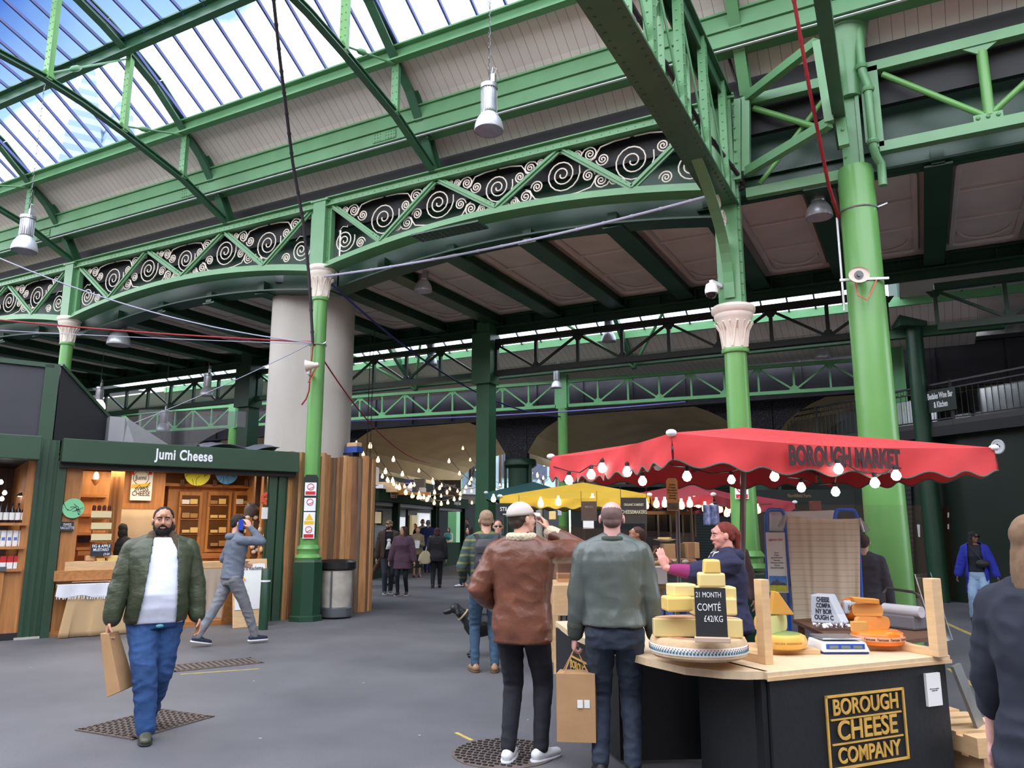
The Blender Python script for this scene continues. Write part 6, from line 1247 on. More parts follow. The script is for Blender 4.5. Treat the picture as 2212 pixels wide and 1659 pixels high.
c00, c10, c11, c01 = atd(1698, 1112, 7.75), atd(1857, 1120, 7.6), atd(1866, 1345, 7.55), atd(1716, 1345, 7.7)
b = MB(); b.grid(lambda s, r: (c00.lerp(c10, s)).lerp(c01.lerp(c11, s), r)+V((.03*math.sin(s*11)*r, -.03*math.sin(s*17+r*3)*r-.01*math.sin(s*40), -.02*math.sin(PI*s)*(1-r))), 50, 30)
tag(b.build('hanging_sheet', stripemat('lined_hessian', G(206, 190, 168), G(178, 162, 142), 1/.055, 'Z', .1, .9), smooth=True, solid=.005), 'creased beige sheet clipped up behind the orange cheeses', 'cloth')
for q, s in ((c00, -1), (c10, 1)):
    b = MB(); b.bar(q+V((0, -.02, .0)), q+V((s*.07, -.05, -.12)), .012, .03); b.bar(q+V((0, -.02, .0)), q+V((s*.03, -.05, -.13)), .012, .02); tag(b.build('spring_clamp', STEEL), 'metal clamp at the %s top corner of the beige sheet' % ('left' if s < 0 else 'right'), 'clamp')
b = MB(); e0, e1, e2, e3 = atd(1662, 1106, 8.1), atd(1802, 1102, 8.0), atd(1802, 1150, 8.0), atd(1662, 1147, 8.1); b.grid(lambda s, r: e0.lerp(e1, s).lerp(e3.lerp(e2, s), r)+V((0, .02*math.sin(s*12), 0)), 20, 5); tag(b.build('white_banner', PAPER, smooth=True, solid=.004), 'white banner sheet strung between the two blue sack trucks', 'banner')
t = thing('banner_sign', 'narrow white alpine deli menu banner with a mountain picture at its foot', 'sign', atd(1682, 1270, 7.85)); r0_, r1_ = atd(1661, 1275, 7.85), atd(1703, 1275, 7.8); rt = atd(1661, 1150, 7.85).z; rdir = (r1_-r0_).normalized(); rw = (r1_-r0_).length; rn = V((rdir.y, -rdir.x, 0)); rn = rn if rn.dot(-r0_) > 0 else -rn
RP = lambda x, z, o=0: V((r0_.x, r0_.y, 0))+V((rdir.x, rdir.y, 0))*x+V((0, 0, z))+rn*o
b = MB(); b.prism([RP(0, r0_.z-.02), RP(rw, r0_.z-.02), RP(rw, rt), RP(0, rt)], (0, 0, 0), rn*.01); b.build('board', PAPER, t)
hb = (rt-r0_.z)
b = MB(); b.prism([RP(.01, r0_.z-.01, .011), RP(rw-.01, r0_.z-.01, .011), RP(rw-.01, r0_.z+.05, .011), RP(.01, r0_.z+.05, .011)], (0, 0, 0), rn*.002); b.build('meadow_print', mat('meadow', G(196, 200, 60), .6, var=.2, vsc=20), t)
b = MB(); b.prism([RP(.01, r0_.z+.05, .011), RP(rw-.01, r0_.z+.05, .011), RP(rw-.01, r0_.z+.14, .011), RP(.01, r0_.z+.14, .011)], (0, 0, 0), rn*.002); b.build('sky_print', mat('sky_print', G(70, 140, 220), .6, var=.3, vsc=14), t)
b = MB(); b.prism([RP(x*rw, r0_.z+z, .0135) for x, z in ((.06, .05), (.94, .05), (.8, .08), (.6, .075), (.45, .11), (.35, .09), (.2, .085))], (0, 0, 0), rn*.001); b.build('mountain_print', mat('mountain', G(70, 80, 100), .6), t)
lettering('alpine deli', mat('deli_pink', G(204, 90, 110), .6), plane_M(RP(rw/2, rt-.07, .012), rdir), .042, t, sx=.8); 
lettering('Speck\nCoppa\nAlpine Bresaola\nPancetta\nMountain Salami\nStrong\nSmoked Sausages', GREY, plane_M(RP(rw/2, rt-.27, .012), rdir), .022, t, sx=.8, line=1.1)
# paper price list on the yellow stall's pole
t = thing('paper_list', 'tan paper price list on a grey pole between the bald man and the cheesemonger', 'sign', atd(1463, 1240, 8.2)); q0, q1 = atd(1463, 1230, 8.2), atd(1463, 1080, 8.2); b = MB(); b.tube([V((q0.x, q0.y, 0)), q1], .022, 8); b.build('pole', POLE, t, smooth=True)
hx_ = V((math.cos(YAW), math.sin(YAW), 0)); hn_ = V((hx_.y, -hx_.x, 0)); f0 = atd(1452, 1068, 8.15)
b = MB(); b.prism([f0+hx_*x+V((0, 0, z)) for x, z in ((-.06, -.17), (.06, -.17), (.06, .14), (.04, .17), (-.04, .17), (-.06, .14))], (0, 0, 0), hn_*.006); b.build('paper', mat('tan_paper', G(214, 166, 104), .7), t)
b = MB(); b.prism([f0+hx_*x+V((0, 0, z)) for x, z in ((-.055, -.16), (.055, -.16), (.055, -.09), (-.055, -.09))], hn_*.006, hn_*.009); b.build('photo_strip', mat('grey_photo', G(110, 104, 100), .6, var=.3, vsc=20), t)
lettering('Speck\nCoppa\nBresaola\nPancetta\nSalami\nStrong', DKWOOD, plane_M(f0+hn_*.008+V((0, 0, .03)), hx_), .028, t, line=1.0)
# things on the back table
bt = atd(1745, 1362, 5.9); t = thing('back_table', 'dark wooden table behind the counter carrying wrapped cheeses', 'table', (bt.x, bt.y, 0)); zt5 = .78; tb0, tb1 = atz(1714, 1348, zt5), atz(1990, 1400, zt5)
tp = [atz(*q, zt5) for q in ((1712, 1338), (1845, 1398), (2040, 1372), (1905, 1325))]; b = MB(); b.prism(tp, (0, 0, -.03), (0, 0, 0)); b.build('tabletop', DKWOOD, t)
for p in tp: c_ = sum(tp, V((0, 0, 0)))/4; q = p.lerp(c_, .12); b = MB(); b.bar((q.x, q.y, 0), (q.x, q.y, zt5-.03), .05, .05, (0, 1, 0)); b.build('leg', DKWOOD, t)
WRAP = mat('wrap_paper', G(206, 212, 222), .6); 
t = thing('wrapped_cheese', 'tall wedge of cheese wrapped in white paper printed with black capitals', 'parcel', atz(1790, 1345, zt5)); w0 = atz(1752, 1345, zt5); w1 = atz(1822, 1350, zt5); wdir = (w1-w0).normalized(); wh = .24
b = MB(); nn_ = V((-wdir.y, wdir.x, 0)); L_ = (w1-w0).length; b.hexa([w0, w1, w1+nn_*.2, w0+nn_*.2, w0+wdir*.01+V((0, 0, wh)), w0+wdir*L_*.62+V((0, 0, wh)), w0+wdir*L_*.62+nn_*.2+V((0, 0, wh)), w0+wdir*.01+nn_*.2+V((0, 0, wh))]); b.build('paper', WRAP, t, bevel=.012)
for k, (tx, z) in enumerate((('CHEESE', .2), ('COMPA', .15), ('NY BOR', .1), ('OUGH C', .05))): lettering(tx, mat('print_navy', G(30, 40, 70), .6), plane_M(w0+wdir*(L_*.42)-nn_*.002+V((0, 0, z)), wdir), .055, t, sx=.58+.05*k, bold=.002, ext=.001)
t = thing('wrapped_cheese', 'orange cheese in a torn paper wrapper between the tall parcel and the orange pile', 'parcel', atz(1836, 1345, zt5)); q = atz(1838, 1340, zt5); b = MB(); b.ball(q+V((0, 0, .1)), V((.08, .09, .1)), 16, 10); b.build('cheese', ORG, t, smooth=True)
b = MB(); b.box(q+V((0, -.06, .12)), (.12, .05, .12), rz=.6); b.build('wrapper', WRAP, t, bevel=.02); lettering('BO', INK, plane_M(q+V((.02, -.1, .12)), hx_), .06, t, sx=.7)
random.seed(9); q = atz(1800, 1360, zt5); b = MB(); b.grid(lambda s, r: q+hx_*(s-.5)*.28+hyg*(r-.5)*.16+V((0, 0, .02+.05*abs(noise.noise(V((s*7, r*7, 1)))))), 24, 16)
tag(b.build('plastic_wrap', glassmat('crumpled_film', (.72, .66, .68), .35, .2), smooth=True), 'crumpled clear film lying before the wrapped cheeses', 'film')
t = thing('wrapping_machine', 'bench film-wrapping machine with a black tube arch behind the orange cheeses', 'machine', atz(1955, 1345, zt5)); m0, m1 = atz(1915, 1352, zt5), atz(1995, 1362, zt5); zz = V((0, 0, .2))
b = MB(); b.tube([m0+V((0, 0, .12)), m0+V((-.0, 0, .27)), m0+V((.03, .02, .31)), m1+V((-.05, 0, .30)), m1+V((.0, 0, .27)), m1+V((.08, .02, 0))], .012, 8); b.build('tube_arch', BLACK, t, smooth=True)
b = MB(); b.box((m0+m1)/2+V((0, 0, .06)), ((m1-m0).length, .2, .12), rz=math.atan2((m1-m0).y, (m1-m0).x)); b.build('body', mat('machine_grey', G(110, 106, 112), .4), t, bevel=.02); b = MB(); b.tube([m0+V((0, -.08, .15)), m1+V((0, -.08, .15))], .045, 16); b.build('film_roll', mat('film_roll', G(190, 184, 190), .3), t, smooth=True)
b = MB(); g0 = atd(1975, 1240, 5.6); g1 = atd(2022, 1390, 5.3); b.prism([g0, g0+V((.1, .25, 0)), g1+V((.1, .25, 0)), g1], (0, 0, 0), V((.006, 0, 0))); tag(b.build('tilted_screen', glassmat('dark_edge_glass', (.7, .74, .74), .15)), 'glass pane tilted beside the wrapping machine', 'screen')
# ================================================================= people
def blob(name, mb, m, parent, vox=.01, sm=2, disp=0, fr=(9, 9, 14), seed=0):
    me = bpy.data.meshes.new('t'); me.from_pydata(mb.v, [], mb.f); me.update()
    bm = bmesh.new(); bm.from_mesh(me); bmesh.ops.recalc_face_normals(bm, faces=bm.faces); bm.to_mesh(me); bm.free()
    o = bpy.data.objects.new('t', me); BENCH.collection.objects.link(o); r = o.modifiers.new('r', 'REMESH'); r.mode = 'VOXEL'; r.voxel_size = vox
    s = o.modifiers.new('s', 'SMOOTH'); s.factor = .5; s.iterations = sm
    BENCH.view_layers[0].update(); dg = BENCH.view_layers[0].depsgraph; n = bpy.data.meshes.new_from_object(o.evaluated_get(dg)); bpy.data.objects.remove(o); bpy.data.meshes.remove(me)
    if disp:
        NN = [v.normal.copy() for v in n.vertices]; CO = [v.co.copy() for v in n.vertices]; out = []
        for c, nn in zip(CO, NN):
            q = noise.noise(V((c.x*fr[0]+seed, c.y*fr[1], c.z*fr[2]))); q2 = noise.noise(V((c.x*fr[0]*2.3, c.y*fr[1]*2.3+seed, c.z*fr[2]*2.1)))
            out.extend(c+nn*(disp*(1-2.2*abs(q))+disp*.4*q2))
        n.vertices.foreach_set('co', out)
    n.name = name; n.materials.append(m); n.polygons.foreach_set('use_smooth', [True]*len(n.polygons))
    p = bpy.data.objects.new(name, n); C.objects.link(p)
    if parent is not None: p.parent = parent
    return p
def ik(a, t, l1, l2, pole):
    a = V(a); t = V(t); d = t-a; L = min(d.length, (l1+l2)*.999); d.normalize(); t = a+d*L
    x = (l1*l1-l2*l2+L*L)/(2*L); h = math.sqrt(max(0, l1*l1-x*x)); p = V(pole); p = p-d*p.dot(d); p.normalize()
    return a+d*x+p*h, t
def hand(b, w, d, n, H, side, curl=.5, thumb=.6):
    # w wrist, d direction, n palm normal, side: +1 right hand
    d = V(d).normalized(); n = V(n); n = (n-d*n.dot(d)).normalized(); s = d.cross(n)*side; k = H/1.75   # s toward the thumb
    c = w+d*.052*k; b.cap(w, w+d*.03*k, .024*k, .027*k, 10, n, .75); b.loft([(w+d*(q*k), s*(r*k), n*(t*k)) for q, r, t in ((.0, .022, .016), (.03, .036, .016), (.06, .041, .015), (.085, .04, .013), (.095, .034, .009))], 14, 2.6)
    for i, (o, L, r) in enumerate(((.030, .072, .0088), (.010, .082, .0092), (-.010, .076, .0088), (-.029, .06, .0078))):
        p = w+d*(.084 if i < 3 else .078)*k+s*(o*k); ang = 0; dd = d+s*(o*1.6)
        for j, f in enumerate((.45, .32, .23)):
            ang += curl*(1.0+.12*i)*(.55 if j == 0 else .8); v = (dd*math.cos(ang)+n*math.sin(ang)).normalized(); q = p+v*(L*f*k); b.cap(p, q, r*k, (r-.0008)*k, 8); p = q
    p = w+d*.022*k+s*.026*k; v = (d*.62+s*.72+n*.3).normalized(); q = p+v*.036*k; b.cap(p, q, .0125*k, .011*k, 8); v2 = (d*.85+s*.25*(1-thumb)+n*(.3+.4*thumb)).normalized(); q2 = q+v2*.032*k; b.cap(q, q2, .0105*k, .0095*k, 8); b.cap(q2, q2+(v2+n*.3).normalized()*.022*k, .0095*k, .008*k, 8)
SK = {}
def fab(name, c, r=.85, **k): return mat('cloth_'+name, c, r, **k)
def skin(c): return mat('skin_%d_%d' % (c[0]*999, c[2]*999), c, .5, var=.05, vsc=14)
SKL, SKM, SKD = G(214, 164, 142), G(190, 138, 112), G(120, 84, 66)
PROF = {'m': [(.455, .084, .066, 0), (.50, .096, .074, -.004), (.54, .095, .073, -.002), (.60, .088, .066, 0), (.66, .092, .068, .003), (.72, .102, .072, .006), (.77, .108, .07, .004), (.805, .104, .058, 0), (.83, .078, .046, -.004), (.85, .044, .04, -.004)],
        'f': [(.455, .086, .068, 0), (.50, .101, .078, -.004), (.54, .097, .072, -.002), (.61, .078, .058, 0), (.66, .082, .062, .004), (.72, .09, .075, .012), (.77, .093, .062, .004), (.805, .09, .05, 0), (.83, .066, .04, -.003), (.85, .036, .034, -.002)]}
def person(label, loc, rel, H=1.75, g=1.0, sex='m', feet=None, hands=None, poles=None, lean=0, side=0, twist=0, head=(0, 0), sk=SKL, hair=('short', G(60, 44, 36)), top=None, legs=None, shoes=G(30, 30, 34), cap=None, beard=None, glasses=False, belly=0, vox=.012, curl=.5, palms=None, group=None, sole=None, hdirs=None):
    loc = V((loc[0], loc[1], loc[2] if len(loc) > 2 else 0)); cv = V((-loc.x, -loc.y, 0)); a = math.atan2(cv.y, cv.x)+math.radians(rel)
    t = thing('person', label, 'person', loc, a-PI/2, group); near = vox < .009; fv = .0055 if near else .010
    hz = .515*H; feet = feet or ((.09, 0, 5, 0), (-.09, 0, -5, 0)); P0 = V((0, 0, hz))
    RT = Matrix.Rotation(math.radians(twist), 3, 'Z')@Matrix.Rotation(math.radians(side), 3, 'Y')@Matrix.Rotation(-math.radians(lean), 3, 'X')
    T = lambda p: P0+RT@(V(p)-P0)
    TR = lambda v: RT@V(v)
    bodyb = MB(); pr = PROF[sex]; gw = lambda w: w*H*(1+(g-1)*.8)
    def torso(b, z0, z1, off=0, flare=0, dep=1, wid=1, yo=0):
        R = []; zs = sorted(set([z0]+[q[0] for q in pr if z0 < q[0] < z1]+[z1]))
        for z in zs:
            zz = min(max(z, pr[0][0]), pr[-1][0]); p, q = next((p, q) for p, q in zip(pr, pr[1:]) if p[0] <= zz <= q[0]); u = (zz-p[0])/(q[0]-p[0])
            w, d, y = (lerp(p[i], q[i], u) for i in (1, 2, 3)); bl = belly*math.exp(-((z-.6)/.095)**2)
            fl = max(0, .5-z)*flare; R.append((T((0, y*H+bl*.5+yo, z*H)), TR((gw(w)*wid+off+fl, 0, 0)), TR((0, gw(d)*dep+off+bl*.5+fl, 0))))
        b.loft(R, 28, 2.35)
    # legs
    hips = [V((s*.052*H*(1+(g-1)*.5), 0, hz-.01*H)) for s in (1, -1)]; knees = []; anks = []
    for (fx, fy, fyaw, lift), hp in zip(feet, hips):
        k, an = ik(hp, (fx, fy-.03*H*0, .05*H+lift), .245*H, .235*H, (0.02*math.copysign(1, fx), 1, .05)); knees.append(k); anks.append(an)
    sh = [T((s*.100*H*(1+(g-1)*.75)*(1 if sex == 'm' else .9), -.005, .797*H)) for s in (1, -1)]
    ua, fa_ = .165*H, .148*H; elb = []; wr = []
    hands = hands or ((.16*H, .02, .47*H), (-.16*H, .02, .47*H)); poles = poles or ((.5, -1, -.1), (-.5, -1, -.1))
    for s_, hd_, po in zip(sh, hands, poles):
        e, w_ = ik(s_, hd_, ua, fa_, po); elb.append(e); wr.append(w_)
    G_ = 1+(g-1)*.6
    # body surface
    hj = T((0, -.008, .845*H)); HR = RT@Matrix.Rotation(math.radians(head[0]), 3, 'Z')@Matrix.Rotation(math.radians(head[1]), 3, 'X'); s = H*.13/.232*(1 if sex == 'm' else .97)
    hc = hj+TR((0, .014, .0))+V((0, 0, .082*H)); Hd = lambda p: hc+HR@(V(p)*s); R3 = HR
    gf = 1+(g-1)*.45
    def E(b, c, r): b.ball(Hd(c), V(r)*s, 18, 12, R=R3)
    b = bodyb
    for c, r in (((0, -.012, .03), (.075, .094, .086)), ((0, .018, -.02), (.062*gf, .07, .088)), ((0, .032, -.068), (.049*gf, .052, .043*gf)), ((0, .066, -.092), (.022, .02, .018)), ((.034, .052, -.022), (.027, .032, .03)), ((-.034, .052, -.022), (.027, .032, .03)), ((.082, -.008, -.005), (.009, .02, .031)), ((-.082, -.008, -.005), (.009, .02, .031)), ((0, .105, -.022), (.0135, .013, .011)), ((.012, .098, -.026), (.008, .01, .007)), ((-.012, .098, -.026), (.008, .01, .007)), ((0, .092, -.052), (.021, .009, .0055)), ((0, .09, -.062), (.018, .009, .006))): E(b, c, r)
    b.cap(Hd((0, .086, .018)), Hd((0, .106, -.018)), .009*s, .0115*s, 10); b.cap(Hd((-.036, .07, .032)), Hd((.036, .07, .032)), .014*s, .014*s, 10); b.cap(Hd((0, .072, .05)), Hd((0, .066, .06)), .03*s, .02*s, 10)
    b.cap(hj+TR((0, -.012, -.02*H)), Hd((0, -.012, -.06)), .033*H*gf, .031*H*gf, 16)
    bare = legs and legs.get('bare')
    torso(b, .47, .85, -.012)
    for i, sd in ((0, 1), (1, -1)):
        b.cap(hj, sh[i], .026*H, .026*H, 12); b.cap(sh[i], elb[i], .026*H*G_, .021*H*G_, 12); b.cap(elb[i], wr[i], .021*H*G_, .0145*H, 12)
        dr_ = V(hdirs[i]) if hdirs and hdirs[i] is not None else (wr[i]-elb[i]).normalized()
        pn = V(palms[i]) if palms and palms[i] is not None else V((-sd, .25, 0)); hand(b, wr[i], dr_, pn, H, sd, curl if not isinstance(curl, tuple) else curl[i])
        b.cap(hips[i], knees[i], .044*H*G_, .028*H*G_, 12); b.cap(knees[i], anks[i], .028*H*G_, .018*H, 12)
    blob('body', b, skin(sk), t, fv, 2)
    # eyes
    EW, EI = mat('eye_white', (.75, .74, .72), .3), mat('eye_dark', (.03, .018, .012), .2)
    for sx_e in (1, -1):
        b = MB(); b.ball(Hd((sx_e*.031, .0745, .009)), .0118*s, 12, 8); e = b.build if False else None
        def raw(nm, mb, m, par): mb2 = MB(); M = world_of(t); mb2.v = [M@p for p in mb.v]; mb2.f = mb.f; return mb2.build(nm, m, par, smooth=2)
        ey = raw('eye', b, EW, t); b = MB(); b.ball(Hd((sx_e*.031, .0805, .009)), .0072*s, 10, 6); raw('iris', b, EI, ey)
        if near: b = MB(); b.tube([Hd((sx_e*x, y, z)) for x, y, z in ((.013, .09, .026), (.03, .088, .031), (.048, .074, .026))], .0042*s, 6); raw('eyebrow', b, fab('brow_%d' % (hair[1][0]*999), hair[1]), t); b = MB(); b.tube([Hd((sx_e*x, y, z)) for x, y, z in ((.017, .0865, .012), (.031, .0905, .0175), (.045, .08, .012))], .0035*s, 6); raw('eyelid', b, skin(sk), t)
    if near: b = MB(); b.cap(Hd((-.017, .095, -.056)), Hd((.017, .095, -.056)), .0055*s, .0055*s, 8); raw('lips', b, mat('lip', G(176, 110, 100), .4), t)
    if glasses:
        b = MB()
        for sx_e in (1, -1): b.ball(Hd((sx_e*.031, .092, .008)), V((.026, .006, .018))*s, 12, 8, R=R3); b.tube([Hd((sx_e*.055, .088, .012)), Hd((sx_e*.083, .0, .01))], .003, 5)
        b.tube([Hd((-.01, .098, .012)), Hd((.01, .098, .012))], .003, 5); raw('glasses', b, BLACK, t)
    # hair
    st, hcx = hair; b = MB(); hm = fab('hair_%d_%d' % (hcx[0]*999, hcx[1]*999), hcx, .85, var=.2, vsc=30)
    if st == 'bald':
        E(b, (0, -.021, .028), (.0762, .0905, .0775)); E(b, (0, -.05, -.02), (.062, .053, .045))
    elif st:
        E(b, (0, -.026, .042), (.080, .092, .082)); E(b, (.060, -.03, .018), (.0205, .045, .036)); E(b, (-.060, -.03, .018), (.0205, .045, .036)); E(b, (0, -.055, -.012), (.066, .050, .05))
    if st == 'quiff': E(b, (0, .03, .1), (.055, .05, .03)); E(b, (.0, -.02, .09), (.06, .07, .045))
    if st in ('long', 'curly', 'bob'):
        L = {'long': .2, 'curly': .2, 'bob': .07}[st]; w_ = 1.25 if st == 'curly' else 1
        E(b, (0, -.06, -.03-L*.4), (.085*w_, .055*w_, .06+L*.7))
        for q in (1, -1): b.cap(Hd((q*.06, -.015, .03)), Hd((q*.078*w_, .0, -.06-L)), .034*s*w_, .03*s*w_, 12)
        for q in (1, -1): b.cap(Hd((q*.03, .04, .085)), Hd((q*.075, .02, .0)), .022*s, .018*s, 10)
    if st == 'ponytail': b.cap(Hd((0, -.1, .06)), Hd((0, -.135, -.0)), .03*s, .034*s, 12); b.cap(Hd((0, -.135, 0)), Hd((.01, -.12, -.15)), .034*s, .016*s, 12)
    if st: blob('hair', b, hm, t, .007 if near else .011, 1, disp=(.006 if st == 'curly' else .003 if st not in ('bald',) else 0), fr=(60, 60, 9) if st != 'curly' else (45, 45, 30))
    if beard:
        b = MB(); E(b, (0, .036, -.076), (.055*gf, .056, .042*gf)); E(b, (0, .07, -.09), (.032, .03, .03)); b.tube([Hd((x, y, z)) for x, y, z in ((-.032, .078, -.06), (-.02, .094, -.043), (0, .1, -.041), (.02, .094, -.043), (.032, .078, -.06))], .007*s, 8)
        for q in (1, -1): b.cap(Hd((q*.066, .012, -.01)), Hd((q*.052*gf, .035, -.06)), .012*s, .018*s, 8)
        blob('beard', b, fab('beard_%d' % (beard[0]*999), beard, .9), t, .006 if near else .01, 1, disp=.0015, fr=(50, 50, 50))
    if cap:
        b = MB(); n = 20
        for i in range(9):
            th = i/8*PI/2*1.02
            for k in range(n): aa = 2*PI*k/n; b.v.append(Hd((math.cos(aa)*.089*math.cos(PI/2-th) if i else 1e-4*math.cos(aa), -.018+math.sin(aa)*.108*math.cos(PI/2-th), .035+.096*math.sin(PI/2-th))))
        for i in range(8):
            for k in range(n): q = i*n+k; r_ = i*n+(k+1) % n; b.f.append((q, r_, r_+n, q+n))
        b.f.append(tuple(range(n))); b.f.append(tuple(range(8*n, 9*n))[::-1])
        cr_ = raw('cap', b, fab('cap_%d' % (cap[0]*999), cap), t); b = MB(); b.grid(lambda u, v: Hd(((u-.5)*.14*(1-.25*v*v), .078+.075*v*(1-1.2*(u-.5)**2), .045-.012*v-.12*(u-.5)**2)), 10, 5); br = raw('brim', b, fab('cap_%d' % (cap[0]*999), cap), cr_); md = br.modifiers.new('s', 'SOLIDIFY'); md.thickness = .006
    # trousers / skirt
    lg = legs or {}; b = MB(); lw = lg.get('w', 1.0); lo = .008
    if not lg.get('skirt'):
        torso(b, .455, .535, .004)
        for i in (0, 1):
            b.cap(hips[i]+V((0, -.004*H, 0)), knees[i], (.052*H*G_+lo)*min(lw, 1.08), (.034*H*G_+lo)*lw, 14); e = anks[i]+(knees[i]-anks[i]).normalized()*lg.get('crop', 0)
            b.cap(knees[i], e, (.034*H*G_+lo)*lw, (.026*H+lo)*lg.get('hem', lw), 14)
        blob('trousers', b, lg.get('m') or fab('tr_%d_%d' % (lg.get('c', (0, 0, 0))[0]*999, lg.get('c', (0, 0, 0))[2]*999), lg.get('c', (.02, .02, .03)), .85, var=.12, vsc=6), t, vox, 2, disp=lg.get('fold', .004), fr=(9, 9, 13))
    else:
        zb_s = lg['skirt']; R = []
        for z in (.58, .53, .48, (.48+zb_s)/2, zb_s): f = (.5-z)*.12; R.append((T((0, 0, z*H)) if z > .5 else V((0, 0, z*H)), V((gw(.1)+max(0, f)*H, 0, 0)), V((0, gw(.08)+max(0, f)*H, 0))))
        b.loft(R, 24, 2.2); blob('skirt', b, fab('skirt', lg.get('c', (.02, .02, .02))), t, vox, 2, disp=.006, fr=(12, 12, 3))
    # upper clothes
    sd_ = (1, -1)
    def upper(nm, m, hem=.50, collar=.842, off=.014, slv='full', flare=.25, disp=.005, arms=True, wid=1, dep=1, yo=0, cuff=None, fr=(8, 8, 12), open=None):
        b = MB(); torso(b, hem, collar, off, flare, dep, wid, yo)
        if arms:
            for i in (0, 1):
                b.cap(T((sd_[i]*.02*H, -.01, .838*H)), sh[i], .026*H*G_+off*.6, .028*H*G_+off*.8, 14); b.cap(sh[i], elb[i], .030*H*G_+off*.9, .025*H*G_+off*1.1, 14)
                if slv != 'short': q = wr[i]+(elb[i]-wr[i]).normalized()*(.02 if slv == 'full' else slv); b.cap(elb[i], q, .025*H*G_+off*1.1, .018*H+off*.9, 14)
        o = blob(nm, b, m, t, vox, 2, disp, fr, seed=len(label))
        if open:
            bm = bmesh.new(); bm.from_mesh(o.data); kill = [f for f in bm.faces if (lambda c: c.y > .01 and lerp(open[2], open[0], (c.z/H-.48)/.35) < c.x < lerp(open[3], open[1], (c.z/H-.48)/.35))(f.calc_center_median())]
            bmesh.ops.delete(bm, geom=kill, context='FACES'); bm.to_mesh(o.data); bm.free(); md = o.modifiers.new('s', 'SOLIDIFY'); md.thickness = .012; md.offset = 1
        if cuff:
            for i in (0, 1): d = (wr[i]-elb[i]).normalized(); q = wr[i]-d*.02; b = MB(); b.cap(q-d*.05, q, .018*H+off*1.0, .017*H+off*.8, 14); blob('cuff', b, cuff, t, vox*.8, 1, disp=.002 if near else 0, fr=(60, 60, 60))
        return o
    for u in (top or []): upper(**u)
    # shoes
    for i, (fx, fy, fyaw, lift) in enumerate(feet):
        A = anks[i]; pit = lift*4 if lift < .2 else .9; Rf = Matrix.Rotation(math.radians(fyaw), 3, 'Z')@Matrix.Rotation(-min(pit, 1.0), 3, 'X'); bz = A.z-.05*H+.012
        q = lambda p: V((A.x, A.y, A.z-.05*H+.0))+Rf@V(p); b = MB()
        b.cap(q((0, -.045, .046)), q((0, .05, .046)), .042, .042, 12, (0, 0, 1), .95); b.cap(q((0, .02, .042)), q((0, .155, .034)), .048, .04, 12, (0, 0, 1), .72); b.cap(q((0, -.03, .05)), q((0, -.015, .095)), .034, .033, 12)
        sh_ = blob('shoe', b, fab('shoe_%d_%d' % (shoes[0]*999, shoes[2]*999), shoes, .5), t, .008 if near else .012, 2)
        b = MB(); b.loft([(q((0, .05, z)), Rf@V((.05+e, 0, 0)), Rf@V((0, .145+e, 0))) for z, e in ((.0, 0), (.018, .002))], 20, 2.6); raw('sole', b, fab('sole_%d' % ((sole or (.02, 0, 0))[0]*999), sole or (.02, .02, .02)), sh_)
    t['_'] = 0; del t['_']
    return dict(t=t, M=world_of(t), wr=wr, elb=elb, sh=sh, Hd=Hd, T=T, hc=hc, raw=raw, H=H, hj=hj)
def gl(px, feet, top, dd=None):
    p = atz(px, feet, 0) if dd is None else atd(px, 1139, dd); p.z = 0; d = -math.sin(YAW)*p.x+math.cos(YAW)*p.y; return p, atd(px, top, d).z
def pw(P, p): return P['M']@V(p)
DENIM = fab('denim', G(40, 74, 124), .85, var=.25, vsc=5, bump=.2, bsc=60); DENIMD = fab('dark_denim', G(40, 50, 66), .85, var=.2, vsc=6, bump=.2, bsc=50)
OLIVE = fab('olive_nylon', G(58, 66, 46), .5, var=.1, vsc=7, bump=.8, bsc=7, stretch=(1, 1, 1.6)); LEATH = fab('brown_leather', G(108, 66, 50), .36, var=.3, vsc=6, bump=.25, bsc=20); FLEECE = fab('cream_fleece', G(206, 190, 164), .95, bump=.9, bsc=45); BOMB = fab('grey_green_bomber', G(84, 92, 88), .38, var=.08, vsc=5, bump=.8, bsc=5, stretch=(1.6, 1.6, .8)); BOMBK = fab('bomber_knit', G(60, 66, 58), .9)
# man in front
p, h = gl(316, 1585, 1120)
m1 = person('person striding toward the viewer in an olive jacket over a white t-shirt and blue jeans', p, 6, 1.78, 1.2, feet=((.03, .22, -4, 0), (-.04, -.24, -14, .045)), hands=((.33, .06, .87), (-.31, .05, .88)), poles=((.6, -1, 0), (-.6, -1, 0)), head=(-6, 0), lean=-3, sk=SKM, hair=('short', G(28, 22, 22)), beard=G(20, 16, 16), belly=.10, vox=.0085, shoes=G(74, 76, 62), sole=G(40, 42, 46), curl=(.75, .45),
    top=[dict(nm='t_shirt', m=fab('white_cotton', G(222, 228, 246), .9, bump=.05), hem=.475, off=.012, arms=False, disp=.004, collar=.852, fr=(5, 5, 9)), dict(nm='jacket', m=OLIVE, hem=.485, off=.024, disp=.006, open=(-.105, .075, -.135, .15), cuff=fab('olive_rib', G(44, 52, 40), .9), fr=(6, 6, 8)), ], legs=dict(m=DENIM, w=1.18, hem=1.25, fold=.009))
t1 = m1['t']; b = MB(); Tm = m1['T']; H1 = 1.77
for sx1 in (1, -1): b.cap(Tm((sx1*.075, .04, .865*H1)), Tm((sx1*.135, .115, .795*H1)), .038, .038, 12, (0, 1, .6), .7); b.cap(Tm((sx1*.075, .03, .87*H1)), Tm((0, -.085, .875*H1)), .036, .036, 12)
blob('fur_collar', b, fab('fur_brown', G(84, 72, 58), .95, bump=.6, bsc=50), t1, .008, 2, disp=.003, fr=(50, 50, 50))
